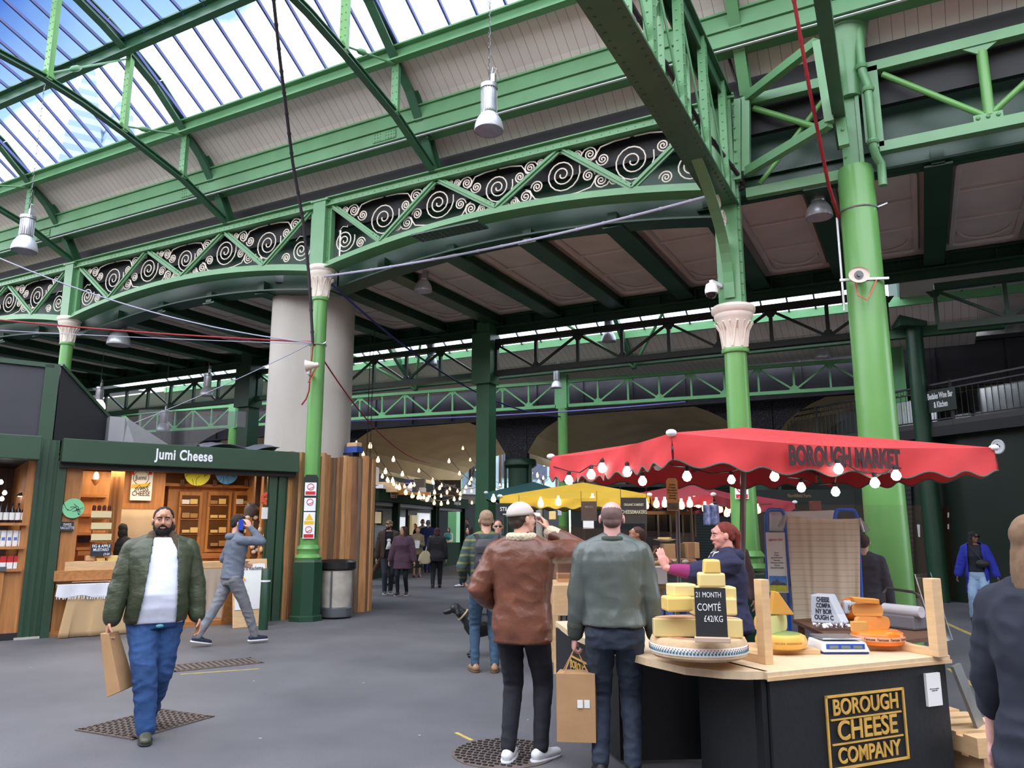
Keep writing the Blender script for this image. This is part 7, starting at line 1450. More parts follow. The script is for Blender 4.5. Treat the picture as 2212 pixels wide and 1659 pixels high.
b = MB(); b.ball(Tm((-.075, .165, .715*H1)), V((.02, .006, .016)), 8, 6); m1['raw']('red_motif', b, RED, t1)
b = MB(); b.ball(Tm((-.01, .215, .468*H1)), V((.03, .012, .014)), 10, 6); m1['raw']('belt_tag', b, fab('tag_teal', G(90, 160, 170)), t1)
w = pw(m1, m1['wr'][0]); t = thing('paper_bag', 'flat brown paper bag swinging from the hand of the man in the white t-shirt', 'bag', w-V((0, 0, .45))); hb = V((math.cos(YAW), math.sin(YAW), 0)); hf = V((-hb.y, hb.x, 0)); w = w+V((0, 0, -.085))
b = MB(); b.hexa([w+hb*x+hf*y+V((0, 0, z)) for x, y, z in ((.08, -.12, -.46), (.17, -.1, -.42), (.17, .14, -.42), (.08, .12, -.46), (-.035, -.08, 0), (.03, -.08, 0), (.03, .08, 0), (-.035, .08, 0))]); b.build('bag', KRAFT, t, bevel=.004)
# man in grey with phone
p, h = gl(492, 1393, 1113); pf = atz(540, 1394, 0); pbk = atz(425, 1404, 0)
m2 = person('person in a grey hoodie and joggers striding right with a blue phone at the ear', p, 108, 1.78, 1.0, feet=((.06, .36, 0, 0), (-.06, -.40, 0, .05)), hands=((.13, .17, 1.60), (-.22, .2, 1.08)), poles=((.7, 1, -1.2), (-.5, -1, -.1)), head=(-14, -4), lean=3, hair=('quiff', G(40, 32, 30)), beard=G(70, 52, 44), vox=.0095, shoes=G(30, 38, 62), sole=G(226, 226, 230), palms=((-1, -.2, 0), None), hdirs=((-.25, -.35, .85), None),
    top=[dict(nm='hoodie', m=fab('grey_sweat', G(104, 112, 126), .95, var=.06), hem=.50, off=.014, disp=.006, cuff=fab('grey_rib', G(96, 104, 118)))], legs=dict(c=G(120, 122, 128), w=1.05, hem=.95, fold=.007))
b = MB(); b.cap(m2['T']((.07, -.1, 1.47)), m2['T']((-.07, -.1, 1.47)), .045, .045, 12); b.cap(m2['T']((.07, -.09, 1.49)), m2['T']((.06, .04, 1.50)), .03, .025); b.cap(m2['T']((-.07, -.09, 1.49)), m2['T']((-.06, .04, 1.50)), .03, .025); blob('hood', b, MT['cloth_grey_sweat'], m2['t'], .01, 2, disp=.004)
b = MB(); b.loft([(m2['T']((0, 0, z*1.78)), V((.182, 0, 0)), V((0, .138, 0))) for z in (.505, .53)], 24, 2.3); m2['raw']('waistband', b, BLACK, m2['t'])
q = pw(m2, m2['Hd']((.105, .03, -.01))); t = thing('mobile_phone', 'blue mobile phone held to the ear of the person in grey', 'phone', q); b = MB(); b.box(q, (.012, .075, .15), rz=m2['t'].rotation_euler.z+.2); b.build('phone_case', mat('phone_blue', G(20, 70, 190), .3), t, bevel=.004)
# bald man in bomber
p = atd(1322, 1139, 5.4); p.z = 0
m4 = person('person with a shaved head in a grey-green bomber jacket and dark jeans, seen from behind', p, 180, 1.79, 1.05, feet=((.10, 0, -8, 0), (-.11, 0, 8, 0)), hands=((.275, .06, .84), (-.275, .05, .82)), hair=('bald', G(106, 84, 80)), vox=.0085, curl=(.5, 1.1), sk=G(206, 156, 148),
    top=[dict(nm='bomber_jacket', m=BOMB, hem=.535, off=.03, disp=.008, cuff=BOMBK, slv=.1, fr=(6, 6, 7))], legs=dict(m=DENIMD, w=1.0, hem=.95, fold=.008))
b = MB(); b.loft([(m4['T']((0, -.004, z*1.79)), V((.19, 0, 0)), V((0, .137, 0))) for z in (.50, .515, .53, .55)], 26, 2.3); blob('waist_rib', b, BOMBK, m4['t'], .01, 1, disp=.002, fr=(60, 60, 2))
b = MB(); b.tube([m4['T']((math.cos(a*PI/8)*.078, -.012+math.sin(a*PI/8)*.07, .85*1.79+.0)) for a in range(17)], .022, 8); m4['raw']('collar', b, BOMBK, m4['t'])
w = pw(m4, m4['wr'][1]); ct = atd(1246, 1459, 5.4); t = thing('shopping_bag', 'tall brown paper carrier bag hanging from the hand of the bald man', 'bag', (w.x, w.y, 0)); cz = V((w.x, w.y, 0))-hb*.0; zt_b, zb_b = atd(1246, 1456, 5.4).z, atd(1246, 1604, 5.4).z
b = MB(); b.hexa([cz+hb*x+hf*y+V((0, 0, z)) for z in (zb_b, zt_b) for x, y in ((-.135, -.06), (.12, -.09), (.15, .07), (-.1, .1))]); bo = b.build('bag', KRAFT, t)
b = MB(); tp = V((w.x, w.y, w.z-.07))
for sx1 in (-.05, .05): b.tube([cz+hb*-.08+hf*sx1+V((0, 0, zt_b)), tp, cz+hb*.08+hf*sx1+V((0, 0, zt_b))], .005, 5)
b.build('handle', KRAFT, t)
for sx1 in (0, .045): b = MB(); b.box(cz+hb*(.02+sx1)+hf*-.084+V((0, 0, lerp(zb_b, zt_b, .56))), (.036, .006, .05), rz=YAW-.12); b.build('printed_square', PAPER, t)
# man in leather jacket
p = atd(1128, 1139, 5.75); p.z = 0
m3 = person('person in a brown leather jacket with fleece collar and pale cap, seen from behind', p, 165, 1.79, 1.08, feet=((.12, .05, -30, 0), (-.10, -.02, 4, 0)), hands=((.155, .19, 1.57), (-.24, .16, 1.02)), poles=((1.3, .1, -.9), (-.6, -1, 0)), head=(-42, 6), hair=('short', G(66, 50, 44)), cap=G(196, 186, 178), vox=.0085, shoes=G(226, 228, 232), sole=G(210, 212, 220), palms=((-1, .2, .2), None), hdirs=((-.35, .25, .9), None), curl=(.7, .5),
    top=[dict(nm='leather_jacket', m=LEATH, hem=.45, off=.032, disp=.008, cuff=FLEECE, flare=.35, slv=.05, fr=(6, 6, 9))], legs=dict(c=G(24, 26, 36), w=1.0, hem=.95))
b = MB()
for k in range(9): a = PI*(k/8)*1.3+PI*.85; b.ball(m3['T']((math.cos(a)*.085, -.02+math.sin(a)*.075, .855*1.79)), V((.034, .034, .034)), 10, 8)
blob('fleece_collar', b, FLEECE, m3['t'], .008, 2, disp=.003, fr=(60, 60, 60))
b = MB(); b.tube([m3['T']((.135, .10, z)) for z in (.88, 1.02)], .004, 5); m3['raw']('pocket_zip', b, STEEL, m3['t'])
b = MB(); b.loft([(m3['T']((0, -.004, z*1.79)), V((.208, 0, 0)), V((0, .158, 0))) for z in (.445, .475)], 26, 2.35); m3['raw']('hem_band', b, LEATH, m3['t'])
q = pw(m3, m3['wr'][0])+V((-.0, 0, .12))+hb*.03; tag((lambda b: (b.box(q, (.05, .05, .06), rz=.4), b.build('cheese_sample', CHY, bevel=.004))[1])(MB()), 'small piece of pale cheese held up by the person in the pale cap', 'cheese')
# backpack man
p, h = gl(1048, 1452, 1101)
PLAID = stripemat('plaid_shirt', G(58, 76, 74), G(112, 112, 70), 1/.085, 'Z', .3, .9); m5 = person('person with a black backpack, plaid shirt and blue jeans, seen from behind', p, 187, 1.81, 1.0, feet=((.11, .0, -12, 0), (-.11, .05, 10, 0)), hands=((.16, .3, 1.12), (-.24, .22, 1.0)), head=(0, 0), hair=('short', G(150, 122, 100)), beard=G(140, 104, 80), vox=.009, shoes=G(150, 118, 88), sole=G(90, 70, 52),
    top=[dict(nm='plaid_shirt', m=PLAID, hem=.50, off=.016, disp=.006)], legs=dict(c=G(52, 78, 102), w=.92, hem=.85, fold=.006))
t = thing('backpack', 'black backpack with hanging straps on the back of the person in plaid', 'backpack', p+V((0, 0, .95)), m5['t'].rotation_euler.z); NYL = fab('black_nylon', G(44, 42, 48), .6); Mb = world_of(t)
b = MB(); b.loft([(V((0, y, z)), V((w_, 0, 0)), V((0, d, 0))) for z, w_, d, y in ((.02, .13, .06, -.2), (.08, .155, .085, -.215), (.25, .16, .09, -.22), (.42, .15, .08, -.21), (.5, .12, .05, -.19))], 20, 3); blob('pack', b, NYL, t, .011, 2, disp=.006)
b = MB(); b.loft([(V((0, -.235, z)), V((w_, 0, 0)), V((0, d, 0))) for z, w_, d in ((.36, .15, .07), (.44, .16, .085), (.52, .12, .06))], 20, 2.6); blob('top_flap', b, fab('charcoal_nylon', G(62, 58, 64), .6), t, .011, 2, disp=.004)
for sx1 in (1, -1):
    b = MB(); L = [Mb@V((sx1*x, y, z)) for x, y, z in ((.08, -.16, .48), (.115, -.08, .57), (.13, .02, .55), (.14, .13, .42))]
    for a, c in zip(L, L[1:]): b.bar(a, c, .06, .015)
    b.build('shoulder_strap', NYL, t)
b = MB(); b.bar(Mb@V((-.03, -.31, .36)), Mb@V((-.03, -.3, .02)), .025, .006, (0, 1, 0)); b.build('buckle_strap', BLACK, t); b = MB(); b.bar(Mb@V((.0, -.29, .1)), Mb@V((0, -.27, -.12)), .03, .004, (0, 1, 0)); b.build('loose_strap', BLACK, t)
b = MB(); b.tube([Mb@V((-.1, -.3, .3)), Mb@V((-.11, -.31, .26)), Mb@V((-.08, -.31, .24))], .006, 5); b.build('clip', STEEL, t)
# cheesemonger
p = atd(1562, 1139, 6.35); p.z = 0
m7 = person('person with red hair in a navy hoodie and pale apron serving behind the cheese stall', p, -78, 1.655, 1.3, 'f', hands=((.22, .3, 1.0), (-.16, .50, 1.29)), poles=((.5, -1, -.1), (-.3, .1, -1.5)), head=(6, -4), hair=('ponytail', G(112, 44, 34)), sk=G(214, 150, 136), vox=.0085, palms=(None, (1, .3, -.2)), hdirs=(None, (.1, .25, .95)), curl=(.4, .15),
    top=[dict(nm='purple_top', m=fab('purple_knit', G(140, 44, 100), .9), hem=.6, off=.012, slv=.06), dict(nm='hoodie', m=fab('navy_sweat', G(34, 36, 66), .9), hem=.48, off=.03, slv='short', disp=.008)], legs=dict(c=G(26, 28, 40)))
b = MB(); b.grid(lambda u, v: m7['T'](((u-.5)*.2, .155+.045*math.sin(PI*(1-v))-.4*(u-.5)**2*.2, lerp(1.30, .62, v))), 10, 14); ap = m7['raw']('apron', b, fab('pale_apron', G(186, 194, 170), .8), m7['t']); ap.modifiers.new('s', 'SOLIDIFY').thickness = .006
for sx1 in (1, -1): b = MB(); b.tube([m7['T']((sx1*.08, .155, 1.28)), m7['T']((sx1*.06, .09, 1.40)), m7['T']((sx1*.05, -.02, 1.43))], .006, 6); m7['raw']('apron_strap', b, PAPER, m7['t'])
b = MB(); b.cap(m7['T']((.08, -.09, 1.38)), m7['T']((-.08, -.09, 1.38)), .05, .05, 12); blob('hood', b, MT['cloth_navy_sweat'], m7['t'], .011, 2, disp=.005)
# woman in blue coat
p, h = gl(2122, 1340, 1143)
BLUW = fab('cobalt_wool', G(34, 44, 150), .9); m8 = person('person in a cobalt blue coat, black cap and pale jeans by the green wall', p, -4, h-.03, 1.0, 'f', feet=((.10, 0, -10, 0), (-.11, .05, 12, 0)), hands=((.30, .04, .76), (-.30, .04, .76)), head=(48, 0), hair=('long', G(34, 26, 26)), cap=G(20, 20, 26), glasses=True, sk=SKD,
    top=[dict(nm='dark_t_shirt', m=fab('dark_tee', G(28, 32, 44)), hem=.54, off=.012, arms=False, disp=.002), dict(nm='long_coat', m=BLUW, hem=.30, off=.03, flare=.12, disp=.006, open=(-.10, .10, -.13, .13))], legs=dict(c=G(140, 166, 196), w=1.25, hem=1.75))
t = thing('crossbody_bag', 'small black bag worn across the front of the person in the blue coat', 'bag', pw(m8, (-.1, .16, .95))); Mb = m8['M']; b = MB(); b.ball(Mb@V((-.11, .17, .98)), V((.11, .06, .07)), 16, 10); b.build('pouch', BLACK, t, smooth=True); b = MB(); b.tube([Mb@V((-.1, .17, 1.04)), Mb@V((.02, .14, 1.2)), Mb@V((.09, .06, 1.33))], .01, 6); b.build('strap', BLACK, t)
# person cut by the right edge
p = atd(2246, 1139, 2.7); p.z = 0
m9 = person('person in a navy top with fair wavy hair, cut off by the right edge', p, 150, 1.66, 1.12, 'f', hands=((.36, .22, .95), (-.32, .1, .80)), head=(-20, 0), hair=('long', G(122, 96, 74)), sk=G(226, 172, 162), vox=.009, top=[dict(nm='navy_top', m=fab('navy_jersey', G(34, 38, 52), .85), hem=.40, off=.03, flare=.5, slv=.15, disp=.008)], legs=dict(c=G(26, 28, 38)))
# ---- people in the lane
def simple(px, fy_, top_, label, rel, sex='m', dd=None, **k):
    p, h = gl(px, fy_, top_, dd); k.setdefault('vox', .014); return person(label, p, rel, h-.01, k.pop('g', 1.0), sex, **k)
def clo(nm, c, **k): d = dict(nm=nm, m=fab('%s_%d_%d' % (nm, c[0]*999, c[2]*999), c)); d.update(k); return d
a = simple(836, 1283, 1122, 'bearded person in a brown jacket and olive cap walking toward the viewer in the lane', 4, head=(-30, 8), cap=G(120, 104, 72), beard=G(60, 40, 30), hair=('short', G(60, 42, 32)), feet=((.07, .1, 0, 0), (-.08, -.05, 0, 0)), top=[clo('black_tee', G(24, 24, 30), hem=.49, arms=False, off=.012), clo('jacket', G(66, 52, 44), hem=.48, off=.028, open=(-.09, .09, -.1, .1))], legs=dict(c=G(44, 52, 62)), shoes=G(90, 90, 92), sole=G(220, 220, 210))
b = MB(); H_ = a['H']; yf = .11; b.ball(a['T']((0, yf+.035, .72*H_)), V((.055, .02, .045)), 12, 8); b.prism([a['T']((x, yf+.035, z)) for x, z in ((-.03, .70*H_), (.03, .70*H_), (.08, .60*H_), (-.08, .60*H_))], (0, 0, 0), (0, .02, 0)); a['raw']('white_print', b, WHITE, a['t'])
simple(868, 1286, 1135, 'person in a plum parka with long brown hair, beside the bearded person in the lane', -14, 'f', g=1.1, head=(-35, 0), hair=('curly', G(72, 44, 34)), hands=((.31, .08, .78), (-.31, .05, .76)), feet=((.08, .1, -5, 0), (-.1, -.06, 5, 0)), top=[clo('parka', G(92, 66, 82), hem=.38, off=.04, flare=.35)], legs=dict(c=G(24, 26, 34), w=.85, hem=.8), shoes=G(60, 44, 50), sole=G(200, 180, 180))
a = simple(900, 1247, 1137, 'person in a khaki jacket and black skirt eating from white paper in the lane', 0, 'f', hair=('short', G(34, 26, 26)), hands=((.08, .26, 1.14), (-.06, .26, 1.06)), sk=SKM, top=[clo('jacket', G(122, 110, 84), hem=.44, off=.03)], legs=dict(skirt=.2, c=G(18, 18, 20)), shoes=G(96, 44, 40), palms=((0, -1, 0), (0, -1, 0)))
q = pw(a, (.0, .33, 1.08)); t = thing('food_wrap', 'white paper food wrap held by the person in khaki', 'food', q); b = MB(); b.loft([(q+V((0, 0, z)), V((w_, 0, 0)), V((0, w_*.6, 0))) for z, w_ in ((-.14, .07), (0, .09), (.1, .1))], 12, 2.5); b.build('paper', PAPER, t)
simple(923, 1237, 1122, 'grey-haired person in a royal blue suit seen from behind in the lane', 176, hair=('short', G(120, 120, 126)), g=1.12, feet=((.08, .0, 0, 0), (-.08, .3, 0, 0)), top=[clo('suit_jacket', G(32, 48, 104), hem=.44, off=.028)], legs=dict(c=G(30, 42, 88), w=1.1))
a = simple(942, 1270, 1138, 'person with a dark bob and black coat carrying a cream tote, seen from behind', 178, 'f', g=1.12, hair=('bob', G(66, 36, 34)), feet=((.09, .15, 0, 0), (-.09, -.1, 0, .02)), top=[clo('coat', G(26, 24, 30), hem=.44, off=.04, flare=.3)], legs=dict(c=G(22, 22, 30), w=1.05))
q = pw(a, (-.3, -.06, .84)); t = thing('tote_bag', 'cream slouchy tote bag on the shoulder of the person in black', 'bag', q-V((0, 0, .2))); b = MB(); b.loft([(q+V((0, 0, z)), hb*w_, hf*.08) for z, w_ in ((-.2, .1), (-.12, .2), (.02, .17), (.14, .07))], 16, 2.3); b.mul(Matrix.Identity(4)); b.build('bag', mat('tote', G(176, 162, 130), .9), t, smooth=True); b = MB(); b.tube([q+V((0, 0, .12)), pw(a, (-.17, -.02, 1.38))], .02, 6); b.build('strap', MT['tote'], t)
simple(968, 1216, 1139, 'person in a teal knitted vest and white trousers far down the lane', -12, 'f', head=(-20, 0), hair=('bob', G(74, 52, 44)), hands=((.05, .2, .98), (-.05, .2, .96)), feet=((.05, .0, 0, 0), (-.05, .1, 0, 0)), top=[clo('cream_shirt', G(200, 186, 150), off=.016), clo('teal_vest', G(70, 150, 148), hem=.55, off=.026, arms=False)], legs=dict(c=G(206, 206, 214), w=1.2, hem=1.5), shoes=G(70, 30, 30))
simple(990, 1192, 1134, 'person in a long dark coat with brown hair far down the lane, back turned', 170, 'f', hair=('bob', G(80, 52, 40)), top=[clo('dark_coat', G(30, 32, 46), hem=.26, off=.03, flare=.1)], legs=dict(c=G(24, 24, 30)))
simple(1008, 1205, 1120, 'tall dark-clad person standing left of the plaid shirt, far down the lane', -60, hair=('short', G(28, 24, 24)), sk=SKD, top=[clo('brown_coat', G(46, 36, 36), hem=.45, off=.03)], legs=dict(c=G(24, 24, 30)))
simple(1013, 1268, 1136, 'person with dark curly hair and white trainers half hidden behind the plaid shirt', -70, 'f', hair=('curly', G(44, 30, 28)), feet=((.08, .2, 0, 0), (-.08, -.15, 0, 0)), top=[clo('dark_jacket', G(34, 36, 46), hem=.42, off=.03)], legs=dict(c=G(34, 40, 52)), shoes=G(220, 222, 226))
simple(895, 1226, 1130, 'dark-jacketed person facing right behind the khaki jacket', 40, hair=('short', G(36, 28, 26)), top=[clo('black_jacket', G(24, 26, 34), off=.026)])
simple(911, 1226, 1121, 'person with glasses and a white shirt facing the viewer beside the blue suit', 5, hair=('quiff', G(84, 62, 46)), glasses=True, top=[clo('white_shirt', G(200, 206, 216), off=.016)])
simple(940, 1222, 1135, 'pale-faced person with dark hair peeping between the blue suit and the dark bob', 0, 'f', hair=('bob', G(60, 42, 36)), top=[clo('grey_top', G(60, 60, 66), off=.02)])
simple(852, 1240, 1130, 'person in a yellow-green high-visibility vest hidden behind the bearded person', 170, hair=('short', G(30, 28, 28)), top=[clo('black_jumper', G(26, 26, 30), off=.02), clo('hi_vis_vest', G(170, 220, 50), hem=.52, off=.03, arms=False)])
simple(826, 1266, 1142, 'person in brown trousers stepping left behind the bearded person', -80, feet=((.06, .4, 0, 0), (-.06, -.3, 0, .05)), hair=('short', G(70, 56, 50)), top=[clo('dark_anorak', G(40, 40, 40), off=.03)], legs=dict(c=G(82, 56, 46), w=1.15))
simple(1076, 1300, 1119, 'person in dark sunglasses facing the viewer behind the plaid shirt', 0, 'f', dd=12.2, glasses=True, hair=('short', G(70, 50, 44)), top=[clo('black_top', G(24, 24, 30), off=.02)])
p = KM@V((2.05, 1.45, .08)); person('person in a taupe sweater with a dark bun, back turned, inside the kiosk', p, 175, 1.62, 1.0, 'f', hair=('short', G(40, 28, 26)), top=[clo('sweater', G(148, 132, 128), off=.022)], hands=((.2, .25, 1.0), (-.2, .25, 1.0)), vox=.013)
p = KM@V((1.15, .95, .08)); person('dark-haired person in black half hidden behind the bearded man inside the kiosk', p, 150, 1.6, 1.0, 'f', hair=('bob', G(26, 22, 22)), top=[clo('black_sweater', G(22, 22, 26), off=.022)], vox=.013)
simple(1374, 0, 1134, 'person with brown hair tied back in a brown jacket, facing left behind the clear screen', -70, 'f', dd=10.0, hair=('ponytail', G(78, 56, 48)), sk=SKM, hands=((.1, .35, 1.05), (-.1, .35, 1.05)), vox=.01, top=[clo('brown_jacket', G(120, 84, 70), off=.024)])
simple(1574, 0, 1131, 'dark-haired person peeping out behind the umbrella pole and the cheesemonger', -20, 'f', dd=9.2, hair=('long', G(36, 28, 28)), top=[clo('grey_scarf_top', G(120, 104, 100), off=.024)], vox=.012)
simple(1862, 0, 1150, 'person in a dark blue top and beige trousers behind the blue sack truck', 175, dd=9.0, hair=('short', G(50, 40, 36)), top=[clo('blue_top', G(40, 46, 62), off=.024)], legs=dict(c=G(160, 146, 130), w=1.1), vox=.012)
simple(1214, 0, 1140, 'person in brown seen dimly through the left end of the smeared screen', 20, dd=12.5, hair=('short', G(70, 50, 42)), top=[clo('tan_jacket', G(130, 96, 76), off=.024)], legs=dict(c=G(50, 44, 44)))
# ---- dog
p = atz(1045, 1418, 0)+hf*.15; p = atz(1056, 1422, 0)+hf*.15; t = thing('dog', 'black dog with a pale collar standing behind the legs of the person in plaid', 'dog', p, YAW+PI/2+.12); t.scale = (1.02, .9, .9)   # faces the viewer's left
b = MB(); b.loft([(V((0, y, z)), V((w_, 0, 0)), V((0, .0, h_))) for y, z, w_, h_ in ((-.42, .46, .06, .07), (-.36, .46, .10, .12), (-.2, .455, .105, .115), (0, .43, .12, .145), (.18, .42, .13, .175), (.3, .45, .11, .15), (.36, .48, .07, .1))], 18, 2.1)
b.cap((0, .3, .5), (0, .43, .62), .095, .07, 14); b.ball((0, .48, .655), (.065, .085, .07), 16, 10); b.cap((0, .52, .64), (0, .63, .605), .042, .028, 12); b.ball((0, .645, .615), (.018, .015, .014), 10, 6)
for s1 in (1, -1):
    b.cap((s1*.06, .48, .70), (s1*.085, .45, .585), .022, .035, 10, (1, 0, 0), .5)
    b.cap((s1*.08, .24, .42), (s1*.085, .22, .26), .055, .033, 12); b.cap((s1*.085, .22, .26), (s1*.085, .25, .05), .03, .021, 10); b.cap((s1*.085, .245, .03), (s1*.085, .29, .022), .026, .02, 10)
    b.cap((s1*.075, -.32, .44), (s1*.09, -.25, .27), .075, .045, 12); b.cap((s1*.09, -.25, .27), (s1*.09, -.42, .17), .04, .025, 10); b.cap((s1*.09, -.42, .17), (s1*.09, -.38, .04), .024, .02, 10); b.cap((s1*.09, -.38, .028), (s1*.09, -.32, .022), .025, .02, 10)
b.cap((0, -.44, .5), (0, -.56, .42), .03, .022, 10); b.cap((0, -.56, .42), (0, -.62, .3), .022, .01, 10)
blob('body', b, mat('dog_black', G(22, 22, 26), .45, var=.3, vsc=12), t, .009, 3, disp=.002, fr=(30, 30, 30))
Md = world_of(t); b = MB(); nd_ = V((0, .6, .55)).normalized(); x, y, z = frame(nd_); c = V((0, .375, .565)); b.tube([Md@(c+(x*math.cos(k*PI/9)+y*math.sin(k*PI/9))*.092) for k in range(19)], .013, 6); b.build('collar', mat('collar_pale', G(176, 160, 130), .6), t, smooth=True)
for s1 in (1, -1): b = MB(); b.ball(Md@V((s1*.035, .545, .675)), .008, 8, 6); b.build('eye', BLACK, t)
b = MB(); b.cap(Md@V((0, .56, .60)), Md@V((0, .625, .59)), .02, .016, 8); b.build('muzzle_tan', mat('dog_tan', G(96, 60, 40), .6), t)
# ================================================================= stalls and lane in the background
def fwd(q, k): return q+hf*k
def par(fl, fr, depth, apexpx, dap, m, label, scal, drop=.2):
    a, c = atd(*fl), atd(*fr); c.z = a.z = (a.z+c.z)/2; d = (c-a).normalized(); n = V((-d.y, d.x, 0)); n = n if n.dot(a) > 0 else -n
    return umbrella([a, c, c+n*depth, a+n*depth], (a+c)/2+n*depth/2+V((0, 0, dap)), drop, m, label, scal, amp=.035)
par((1080, 1073, 12.6), (1403, 1067, 12.0), 2.0, None, .26, YELC, 'yellow market umbrella with a scalloped edge behind the red one', (9, 5, 9, 5), .17)
par((1050, 1064, 15.6), (1205, 1062, 15.2), 2.0, None, .26, TEAL, 'dark teal market umbrella beyond the yellow one', (6, 5, 6, 5), .15)
par((1340, 1070, 12.6), (1541, 1070, 11.8), 2.4, None, .24, WINE, 'wine red market umbrella between the yellow one and the umbrella pole', (6, 5, 6, 5), .16)
u3 = par((1548, 1084, 13.4), (1717, 1085, 13.4), 2.2, None, .2, WINE, 'second wine red umbrella lettered MARKET behind the low-capital column', (5, 5, 5, 5), .15)
q = atd(1660, 1087, 13.3); lettering('BOROUGH MARKET', INKU, plane_M(q+V((-.25, 0, -.06)), hb), .13, u3, bold=.006, sx=.55)
def board_sign(px0, py0, px1, py1, d, label, m, lines, cm=PAPER, name='sign_board', th=.02, cat='sign', cord=0):
    a, c = atd(px0, py1, d), atd(px1, py1, d); zt = atd(px0, py0, d).z; t = thing(name, label, cat, V(((a.x+c.x)/2, (a.y+c.y)/2, a.z))); dr_ = (c-a).normalized(); dr_.z = 0; n = V((dr_.y, -dr_.x, 0)); L = (c-a).length
    b = MB(); b.prism([a, c, V((c.x, c.y, zt)), V((a.x, a.y, zt))], (0, 0, 0), -n*th); b.build('board', m, t); h = zt-a.z
    if cord: b = MB(); b.tube([V((a.x, a.y, zt)), V((a.x, a.y, zt+cord))], .004, 4); b.tube([V((c.x, c.y, zt)), V((c.x, c.y, zt+cord))], .004, 4); b.build('cord', BLACK, t)
    for txt, f, s, sx1 in lines: lettering(txt, cm, plane_M((a+c)/2*1+V((0, 0, h*f))+n*.006, dr_), h*s, t, sx=sx1, bold=.001)
    return t
board_sign(1078, 1087, 1121, 1116, 11.9, 'black board reading STILTON hanging below the yellow umbrella', BLKGREEN, (('STILTON', .55, .42, .8), ('& the cradle of Blue', .18, .16, .7)), cord=.12)
board_sign(1342, 1075, 1398, 1131, 11.0, 'dark blackboard lettered CHEESEMAKERS beside the bald head', mat('brown_board', G(50, 42, 38), .6), (('ORGANIC SOMERSET', .72, .13, .62), ('CHEESEMAKERS', .44, .2, .72)), mat('chalk_cream', G(200, 190, 160), .8), cord=.15)
board_sign(1256, 1083, 1290, 1125, 11.5, 'brown menu board hanging below the yellow umbrella', mat('brown_board2', G(84, 64, 52), .7, var=.2), (('MENU', .7, .2, .8),), mat('chalk_dim', G(140, 120, 100), .8), cord=.15)
board_sign(1260, 1125, 1283, 1142, 11.0, 'small pale notice behind the smeared screen left of the bald head', PAPER, ())
board_sign(1205, 1100, 1213, 1113, 19.5, 'tiny white notice on the slim pale green column', WHITE, ())
board_sign(1703, 1064, 1751, 1078, 15.8, 'dim fascia lettered Northfield Farm in the dark behind the umbrella', BLKGREEN, (('Northfield Farm', .5, .8, .7),), mat('dim_gold', G(140, 120, 84), .7))
# goods and counters below the yellow umbrella
def crate(px0, px1, py0, py1, d, th, m, label, name='cardboard_box', cat='box', bev=.004, grp=None):
    a, c = atd(px0, py1, d), atd(px1, py1, d); zt = atd(px0, py0, d).z; a.z = c.z = min(a.z, c.z); dr_ = (c-a).normalized(); n = V((-dr_.y, dr_.x, 0)); b = MB(); b.hexa([a, c, c+n*th, a+n*th]+[V((p.x, p.y, zt)) for p in (a, c, c+n*th, a+n*th)]); return tag(b.build(name, m, bevel=bev), label, cat, grp)
def tbl(px0, px1, py, d, depth, label, m=PINE, skirt=None):
    a, c = atd(px0, py, d), atd(px1, py, d); a.z = c.z = (a.z+c.z)/2; dr_ = (c-a).normalized(); n = V((-dr_.y, dr_.x, 0)); t = thing('trestle_table', label, 'table', V(((a.x+c.x)/2, (a.y+c.y)/2, 0)))
    b = MB(); P4 = [a, c, c+n*depth, a+n*depth]; b.prism(P4, (0, 0, -.04), (0, 0, 0)); b.build('tabletop', m, t)
    for p in P4: q = p.lerp((a+c)/2+n*depth/2, .06); b = MB(); b.bar((q.x, q.y, 0), (q.x, q.y, a.z-.04), .06, .06, (0, 1, 0)); b.build('leg', m, t)
    if skirt: b = MB(); b.grid(lambda u, v: a.lerp(c, u)-n*(.01+.015*math.sin(u*30)*v)-V((0, 0, (a.z-.06)*v)), 40, 4); b.build('skirt', skirt, t, smooth=True)
    return t, a.z
tbl(1196, 1404, 1262, 9.0, .8, 'long wooden trestle counter behind the bald man', PINE); tbl(1404, 1452, 1264, 8.6, .7, 'pale wooden table corner left of the cheesemonger', PINE)
crate(1405, 1442, 1226, 1262, 8.5, .4, PAPER, 'white cloth-covered block on the pale table beside the bald man', 'covered_block')
CB = mat('cardboard', G(190, 148, 108), .8, var=.08)
for k, (a, c, y0, y1, d, m, lb) in enumerate(((1402, 1427, 1208, 1226, 9.4, mat('meat_pack', G(170, 110, 100), .5), 'low pinkish tray beside the red spatula'), (1424, 1505, 1208, 1240, 9.6, CB, 'long cardboard box with a small white label in front of the cheesemonger'), (1437, 1460, 1175, 1207, 9.9, PINE, 'small pine block behind the cheesemonger hand'), (1463, 1486, 1174, 1207, 10.0, mat('khaki_box', G(120, 106, 60), .7), 'olive and kraft box behind the pole with the paper list'), (1487, 1512, 1172, 1206, 9.8, CB, 'cardboard box directly behind the cheesemonger face'), (1420, 1444, 1180, 1206, 10.2, DKWOOD, 'round dark basket under the white plate'), (1200, 1216, 1262, 1300, 9.2, CB, 'cardboard box on the ground at the left end of the trestle counter'), (1205, 1235, 1240, 1262, 9.3, CB, 'cardboard box on the left end of the trestle counter'))): crate(a, c, y0, y1, d, .3, m, lb)
